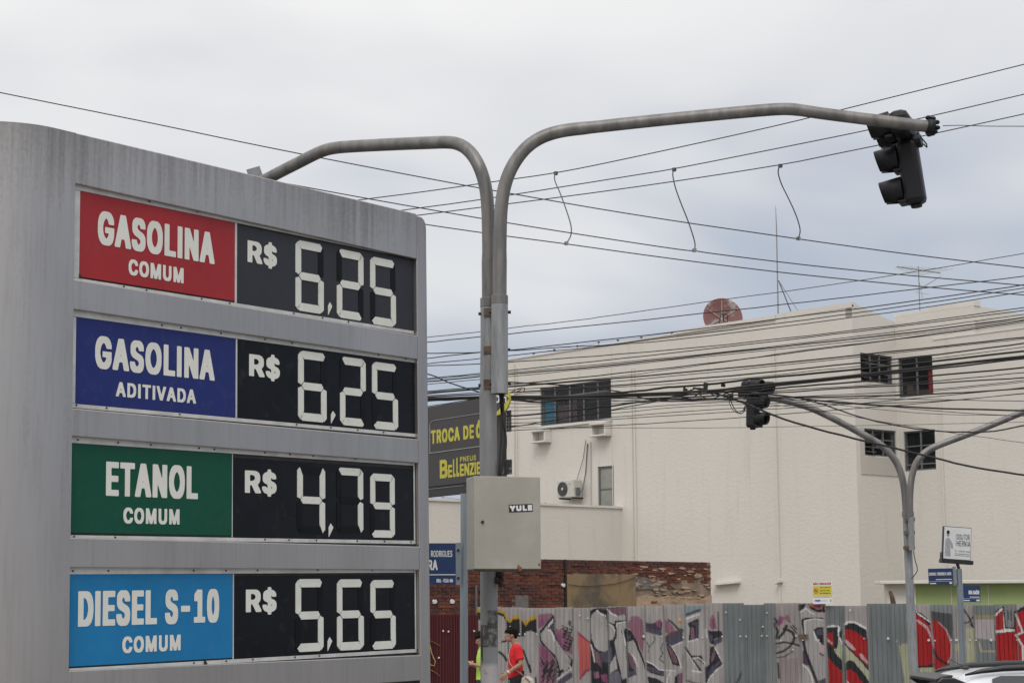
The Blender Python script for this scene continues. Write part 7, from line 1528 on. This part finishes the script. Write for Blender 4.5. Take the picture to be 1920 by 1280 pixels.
def person(x, y, label, pose, shirt, pants, hgt=1.68):
    t = thing('person', (x, y, 0), label, 'person')
    B = Vector((x, y, 0)); k_ = hgt/1.68
    fw = Vector(pose['fw']).normalized(); sd_ = Vector((0, 0, 1)).cross(fw)       # sd_ = the person's left
    def W_(f, s_, z): return B + (fw*f + sd_*s_)*k_ + Vector((0, 0, z*k_))
    b = MB()
    # head: skull, jaw, nose, ears, neck
    hd = pose.get('head', (.065, 0, 1.565)); tilt = pose.get('tilt', 0.0)
    R3 = Matrix((fw, sd_, Vector((0, 0, 1)))).transposed() @ Matrix.Rotation(tilt, 3, 'Y')
    hc = W_(*hd)
    def H(a, b_, c): return hc + R3 @ Vector((a*k_, b_*k_, c*k_))
    b.ball(H(-.012, 0, .022), (.094*k_, .074*k_, .092*k_), 18, 12, R3); b.ball(H(.028, 0, -.045), (.058*k_, .055*k_, .066*k_), 16, 10, R3)
    b.ball(H(.062, 0, -.088), (.022*k_, .024*k_, .020*k_), 10, 7, R3)
    b.tube([H(.080, 0, .015), H(.097, 0, -.012), H(.108, 0, -.028)], [.008*k_, .012*k_, .014*k_], 8); b.ball(H(.098, 0, -.032), (.016*k_, .015*k_, .010*k_), 8, 6, R3)
    b.ball(H(.083, 0, -.056), (.010*k_, .022*k_, .007*k_), 8, 6, R3); b.ball(H(.081, 0, -.068), (.010*k_, .019*k_, .007*k_), 8, 6, R3)
    b.ball(H(.078, 0, .030), (.012*k_, .042*k_, .010*k_), 8, 6, R3)
    for s_ in (-1, 1): b.ball(H(-.008, s_*.073, -.008), (.018*k_, .008*k_, .030*k_), 10, 7, R3)
    nb = W_(0.0, 0, 1.395); b.tube([nb, (nb + H(-.02, 0, -.06))/2, H(-.02, 0, -.04)], [.060*k_, .051*k_, .050*k_], 14)
    # torso under the shirt
    limb(b, [W_(0, 0, .98), W_(.01, 0, 1.10), W_(0, 0, 1.28), W_(-.005, 0, 1.36)], [.09*k_, .09*k_, .105*k_, .085*k_])
    sh = {}
    for s_ in (1, -1):
        el, wr = pose['elbow'][s_], pose['wrist'][s_]; S0 = W_(-.01, s_*.165, 1.345); E = W_(*el); Wr = W_(*wr); sh[s_] = (S0, E, Wr)
        limb(b, [S0, S0.lerp(E, .5), E], [.052*k_, .046*k_, .038*k_]); limb(b, [E, E.lerp(Wr, .35), Wr], [.038*k_, .037*k_, .024*k_])
        hd_ = (Wr - E).normalized() + Vector(pose.get('hdir', (0, 0, 0))); hand(b, Wr, hd_, sd_*(-s_) + Vector((0, 0, -.4)), pose.get('curl', .3), k_)
    for s_ in (1, -1):
        kn, ank = pose['knee'][s_], pose['ankle'][s_]; Hp = W_(0, s_*.09, .88)
        limb(b, [Hp, W_(*kn), W_(*ank)], [.060*k_, .050*k_, .036*k_]); A = W_(*ank)
        limb(b, [A, A + fw*.10*k_ - Vector((0, 0, .035))], [.036*k_, .026*k_])
    organic(b, 'body', M['skin'], t, .0055, 2)
    # eyes, brows
    for s_ in (-1, 1):
        e = MB(); e.ball(H(.077, s_*.030, .012), .0105*k_, 10, 7); ey = e.build('eye', M['white'], t, smooth=True)
        e = MB(); e.ball(H(.0855, s_*.030, .012), .0045*k_, 8, 5); e.build('iris', M['hair'], ey)
        e = MB(); e.tube([H(.085, s_*.014, .036), H(.083, s_*.03, .042), H(.070, s_*.048, .036)], .0055*k_, 6); e.build('eyebrow', M['hair'], t)
    # hair: cap of overlapping tufts
    h = MB(); h.ball(H(-.024, 0, .050), (.100*k_, .084*k_, .080*k_), 18, 12, R3); h.ball(H(-.065, 0, .005), (.055*k_, .070*k_, .075*k_), 14, 9, R3)
    r0 = random.Random(5)
    for q in range(46):
        an_, el_ = r0.uniform(0, 2*math.pi), r0.uniform(.15, 1.5)
        d_ = Vector((math.cos(an_)*math.cos(el_), math.sin(an_)*math.cos(el_), math.sin(el_))); c_ = H(-.024 + d_.x*.092, d_.y*.078, .050 + d_.z*.075)
        tip = c_ + R3 @ (Vector((d_.x*.5 + .3, d_.y*.6, -.25 + d_.z*.3)) * .045*k_)
        h.tube([c_, (c_ + tip)/2 + R3 @ (d_*.008), tip], [.016*k_, .012*k_, .004*k_], 6)
    for q in range(7): a_ = -.9 + .3*q; h.tube([H(.040, .066*math.sin(a_), .088), H(.068, .066*math.sin(a_), .080), H(.080, .068*math.sin(a_), .052 + .012*(q % 2))], [.018*k_, .013*k_, .004*k_], 6)
    for s_ in (-1, 1): h.tube([H(-.004, s_*.074, .06), H(.004, s_*.076, .02), H(.004, s_*.075, -.002)], [.016*k_, .012*k_, .006*k_], 6)
    organic(h, 'hair', M['hair'], t, .0065, 1)
    # shirt
    s = MB(); hz = pose.get('hem', .80)
    def ell(z, rx, ry, fo=0.0, so_=0.0): return (z, rx, ry, fo, so_)
    rings = [ell(hz, .135, .165, .005), ell(.90, .128, .158, .008), ell(1.0, .120, .150, .01), ell(1.12, .118, .155, .012), ell(1.24, .120, .172, .006), ell(1.33, .105, .180, -.003), ell(1.385, .078, .140, -.006), ell(1.412, .062, .075, .0)]
    V = []; Fc = []; n = 28
    for z, rx, ry, fo_, so_ in rings:
        for q in range(n):
            a_ = 2*math.pi*q/n; wob = 1 + .025*math.sin(a_*5 + z*23) * (1 if z < 1.3 else .2)
            V.append(W_(fo_ + rx*wob*math.cos(a_), ry*wob*math.sin(a_), z))
    for i in range(len(rings)-1):
        for q in range(n): q2 = (q+1) % n; Fc.append((i*n+q, i*n+q2, (i+1)*n+q2, (i+1)*n+q))
    Fc.append(tuple(range(n))[::-1]); Fc.append(tuple((len(rings)-1)*n + q for q in range(n)))
    s.add(V, Fc)
    for s_ in (1, -1):
        S0, E, Wr = sh[s_]; end = S0.lerp(E, .74); ax = (E - S0).normalized()
        s.tube([S0 - ax*.05*k_ - sd_*s_*.03*k_, S0, S0.lerp(E, .4), end], [.060*k_, .072*k_, .070*k_, .074*k_], 16); s.ball(S0 + Vector((0, 0, -.004)), .071*k_, 14, 9)
    organic(s, 'tshirt', shirt, t, .010, 3)
    # trousers and shoes
    p = MB()
    p.tube([W_(0, 0, .84), W_(0, 0, .99)], [.135*k_, .13*k_], 20); p.ball(W_(0, 0, .90), (.128*k_, .155*k_, .13*k_), 18, 10, Matrix((fw, sd_, Vector((0, 0, 1)))).transposed())
    for s_ in (1, -1):
        kn, ank = pose['knee'][s_], pose['ankle'][s_]; Hp = W_(0, s_*.078, .86); limb(p, [Hp, Hp.lerp(W_(*kn), .5), W_(*kn), W_(*ank)], [.100*k_, .088*k_, .070*k_, .058*k_], 16)
    organic(p, 'trousers', pants, t, .012, 2)
    for s_ in (1, -1):
        A = W_(*pose['ankle'][s_]); q = MB(); limb(q, [A + Vector((0, 0, -.03)) - fw*.03, A + fw*.07*k_ - Vector((0, 0, .045)), A + fw*.15*k_ - Vector((0, 0, .055))], [.048*k_, .042*k_, .034*k_]); organic(q, 'shoe', M['shoe'], t, .01, 2)
    return t, W_
man_c = at(968, 1250, 32.6)
walk = dict(fw=(-1, -.06, 0), head=(.088, 0, 1.565), tilt=.10, elbow={1: (-.065, .235, 1.10), -1: (-.01, -.225, 1.10)}, wrist={1: (.155, .20, .955), -1: (.185, -.15, .925)}, hdir=(-.1, 0, -.5), curl=.28, hem=.865,
            knee={1: (.12, .09, .47), -1: (-.05, -.09, .48)}, ankle={1: (.20, .085, .085), -1: (-.27, -.085, .14)})
man, MW = person(man_c.x, man_c.y, 'young man in a red T-shirt and black trousers walking left along the graffiti fence', walk, M['tred'], M['trousers'], 1.70)
m = MB(); wr = MW(.135, .205, .97); m.tube([wr + Vector((.012, 0, .012)), wr - Vector((.012, 0, .012))], .034, 14); m.build('wristwatch', M['acwhite'], man, smooth='angle')
# shoulder bag
bg_ = MW(-.175, .12, .72)
bag = thing('shoulder_bag', bg_, 'cream canvas shoulder bag hanging at the hip of the man in red', 'bag')
m = MB(); m.ball(bg_ + Vector((0, 0, .02)), (.125, .085, .165), 18, 12); m.ball(bg_ + Vector((.04, -.02, -.07)), (.125, .085, .10), 14, 9); m.ball(bg_ + Vector((-.02, -.02, .12)), (.085, .05, .06), 14, 9)
m.tube([bg_ + Vector((.06, -.06, .12)), bg_ + Vector((.10, -.07, .0)), bg_ + Vector((.07, -.07, -.12))], [.022, .026, .02], 8)
organic(m, 'bag_body', M['canvas'], bag, .010, 2)
m = MB(); m.tube([bg_ + Vector((-.04, -.07, .17)), bg_ + Vector((.03, -.085, .1)), bg_ + Vector((.06, -.095, .0)), bg_ + Vector((.055, -.09, -.05))], [.012, .018, .018, .012], 8, flat=.5); m.build('flap_strap', M['plaster3'], bag, smooth=True)
m = MB(); m.tube([bg_ + Vector((-.02, .0, .15)), MW(-.06, .16, .95), MW(.05, .158, 1.02), MW(.120, .12, 1.12), MW(.128, .03, 1.23), MW(.10, -.08, 1.34), MW(.0, -.12, 1.41), MW(-.10, -.08, 1.33), MW(-.125, .02, 1.1), MW(-.15, .1, .9), bg_ + Vector((.02, .03, .14))], .011, 8, flat=.5)
m.build('strap', M['canvas'], bag, smooth=True)

w_c = at(907.5, 1250, 32.9)
stand = dict(fw=(-.95, -.3, 0), head=(.05, 0, 1.555), tilt=.42, elbow={1: (.02, .22, 1.07), -1: (.02, -.21, 1.07)}, wrist={1: (.215, .09, 1.13), -1: (.21, -.07, 1.12)}, hdir=(0, 0, .05), curl=.3, hem=.86,
             knee={1: (.0, .09, .47), -1: (.02, -.09, .47)}, ankle={1: (-.02, .09, .085), -1: (.02, -.09, .085)})
wm, WW = person(w_c.x, w_c.y, 'person in a lime T-shirt and blue jeans looking at a phone behind the near pole', stand, M['tlime'], M['jeans'], 1.64)
pc = WW(.315, .02, 1.17); m = MB(); m.box(Frame(pc, Vector((0, 1, 0)), Vector((-.75, 0, .66))), -.038, .038, -.078, .078, -.007, .007)
tag(m.build('phone', M['blk2'], bevel=.004), 'dark phone held by the person in the lime T-shirt', 'phone')

# ================================================================== CAR
cx, cy, cz = 4.235, 20.0, -.13
FCa = Frame((cx, cy, cz), (1, .03, 0))                   # u = length from the tail, v = up, n = towards the viewer (near side)
car = thing('parked_car', (cx + 2.1, cy, cz), 'silver white hatchback with dark roof rails and tail spoiler at the lower right corner', 'car')
secs = [  # u, half width bottom, z bottom, belt half width, belt z, roof half width, roof z
 (0.05, .70, .45, .74, .95, .66, 1.00), (0.10, .80, .35, .84, .98, .60, 1.30), (0.22, .84, .30, .87, 1.00, .585, 1.465), (0.50, .86, .28, .88, 1.0, .59, 1.495), (0.9, .87, .28, .89, 1.0, .60, 1.513), (1.5, .87, .28, .89, .99, .61, 1.520),
 (2.1, .87, .28, .89, .98, .60, 1.500), (2.45, .87, .28, .89, .97, .585, 1.46), (3.15, .87, .28, .88, .95, .66, 1.00), (3.6, .86, .28, .86, .90, .62, .93), (4.05, .82, .30, .80, .78, .55, .82), (4.18, .70, .38, .68, .66, .45, .70)]
m = MB(); rows_ = []
for u, wb, zb2, wl, zl, wr_, zr in secs:
    e = min(.045, (zr - zl)*.2)
    ring = [(wb - .06, zb2), (wb, zb2 + .08), (wl, (zb2+zl)/2 + .05), (wl - .01, zl), (wr_ + .035, zr - e*1.6), (wr_, zr - e*.55), (wr_ - .10, zr - .002), (wr_*.4, zr + .012)]
    ring = ring + [(-a, b_) for a, b_ in ring[::-1]]
    rows_.append([FCa.P(u, b_, a) for a, b_ in ring])
n = len(rows_[0]); V = [p for r_ in rows_ for p in r_]; Fc = []
for i in range(len(rows_)-1):
    for q in range(n): q2 = (q+1) % n; Fc.append((i*n+q, (i+1)*n+q, (i+1)*n+q2, i*n+q2))
Fc.append(tuple(range(n))); Fc.append(tuple((len(rows_)-1)*n + q for q in range(n))[::-1])
m.add(V, Fc); cbod = m.build('body', M['carpaint'], car, smooth=True); sb = cbod.modifiers.new('sub', 'SUBSURF'); sb.levels = 2; sb.render_levels = 2
for s_ in (1, -1):
    def SP(u, z):   # point a little outside the sloping glass plane
        return FCa.P(u, z, s_*(.885 - (z - 1.0)*(.885 - .640)/.44 + .004))
    for u0, u1, uu0, uu1 in ((.42, 1.02, .50, 1.04), (1.08, 1.98, 1.10, 1.96), (2.04, 2.95, 2.02, 2.42)):
        m = MB(); nn_ = 6
        top_ = [(uu0 + (uu1-uu0)*k/nn_, 1.452 - (.028 if k in (0, nn_) else 0)) for k in range(nn_+1)]
        ring = [(u0, 1.03), (u1, 1.03)] + top_[::-1]
        P_ = [SP(a, b_) for a, b_ in ring]; P2 = [p - FCa.n*s_*.02 for p in P_]; k_ = len(ring)
        m.add(P_ + P2, [tuple(range(k_)) if s_ > 0 else tuple(range(k_))[::-1]] + [(i, k_+i, k_+(i+1) % k_, (i+1) % k_) for i in range(k_)])
        m.build('side_window', M['carglass'], car)
    m = MB(); m.tube([FCa.P(.24, 1.462, s_*.60), FCa.P(.40, 1.497, s_*.60), FCa.P(.62, 1.522, s_*.60), FCa.P(1.0, 1.536, s_*.605), FCa.P(1.6, 1.54, s_*.61), FCa.P(2.1, 1.52, s_*.60), FCa.P(2.3, 1.48, s_*.595)], [.010, .024, .030, .031, .031, .024, .010], 8); m.build('roof_rail', M['carblack'], car, smooth=True)
    m = MB(); m.box(Frame(FCa.P(.045, .86, s_*.70), FCa.u), -.02, .16, -.14, .14, -.06, .06); m.build('tail_lamp', M['lamp'], car, bevel=.02)
    m = MB(); m.box(Frame(FCa.P(4.05, .68, s_*.62), FCa.u), -.1, .1, -.07, .07, -.12, .12); m.build('headlight', M['glass'], car, bevel=.03)
    for u in (.78, 3.35):
        c = FCa.P(u, .31, s_*.80); m = MB(); m.tube([c - FCa.n*.1, c + FCa.n*.1], .31, 28); w_ = m.build('wheel', M['tyre'], car, smooth='angle', bevel=.02)
        m = MB(); m.tube([c + FCa.n*s_*.085, c + FCa.n*s_*.108], .19, 20); m.build('rim', M['alu'], w_)
    m = MB(); m.ball(FCa.P(2.75, 1.05, s_*.98), (.07, .11, .08), 12, 8); m.build('mirror', M['carpaint'], car, smooth=True)
m = MB()
sp_pts = [(-.045, 1.425), (.0, 1.447), (.07, 1.458), (.13, 1.46), (.13, 1.44), (.09, 1.425), (.02, 1.385), (-.04, 1.395)]
m.prism(FCa, sp_pts, -.56, .56); m.build('spoiler', M['carblack'], car, bevel=.012)
m = MB(); m.prism(FCa, [(-.04, 1.395), (.0, 1.435), (.12, 1.436), (.27, 1.375), (.25, 1.33), (.14, 1.10), (.03, 1.06), (.10, 1.30)], .565, .64); m.build('spoiler_fin', M['carblack'], car, bevel=.012)
m = MB(); m.prism(FCa, [(-.04, 1.395), (.0, 1.435), (.12, 1.436), (.27, 1.375), (.25, 1.33), (.14, 1.10), (.03, 1.06), (.10, 1.30)], -.64, -.565); m.build('spoiler_fin', M['carblack'], car, bevel=.012)
m = MB(); m.add([FCa.P(.045, 1.02, .6), FCa.P(.045, 1.02, -.6), FCa.P(.09, 1.40, -.54), FCa.P(.09, 1.40, .54)], [(0, 1, 2, 3)]); m.build('rear_window', M['carglass'], car)
m = MB(); m.ball(FCa.P(.40, 1.513, 0), (.05, .03, .018), 10, 6); m.tube([FCa.P(.40, 1.52, 0), FCa.P(.25, 1.60, 0)], .004, 6); m.build('aerial', M['carblack'], car, smooth=True)
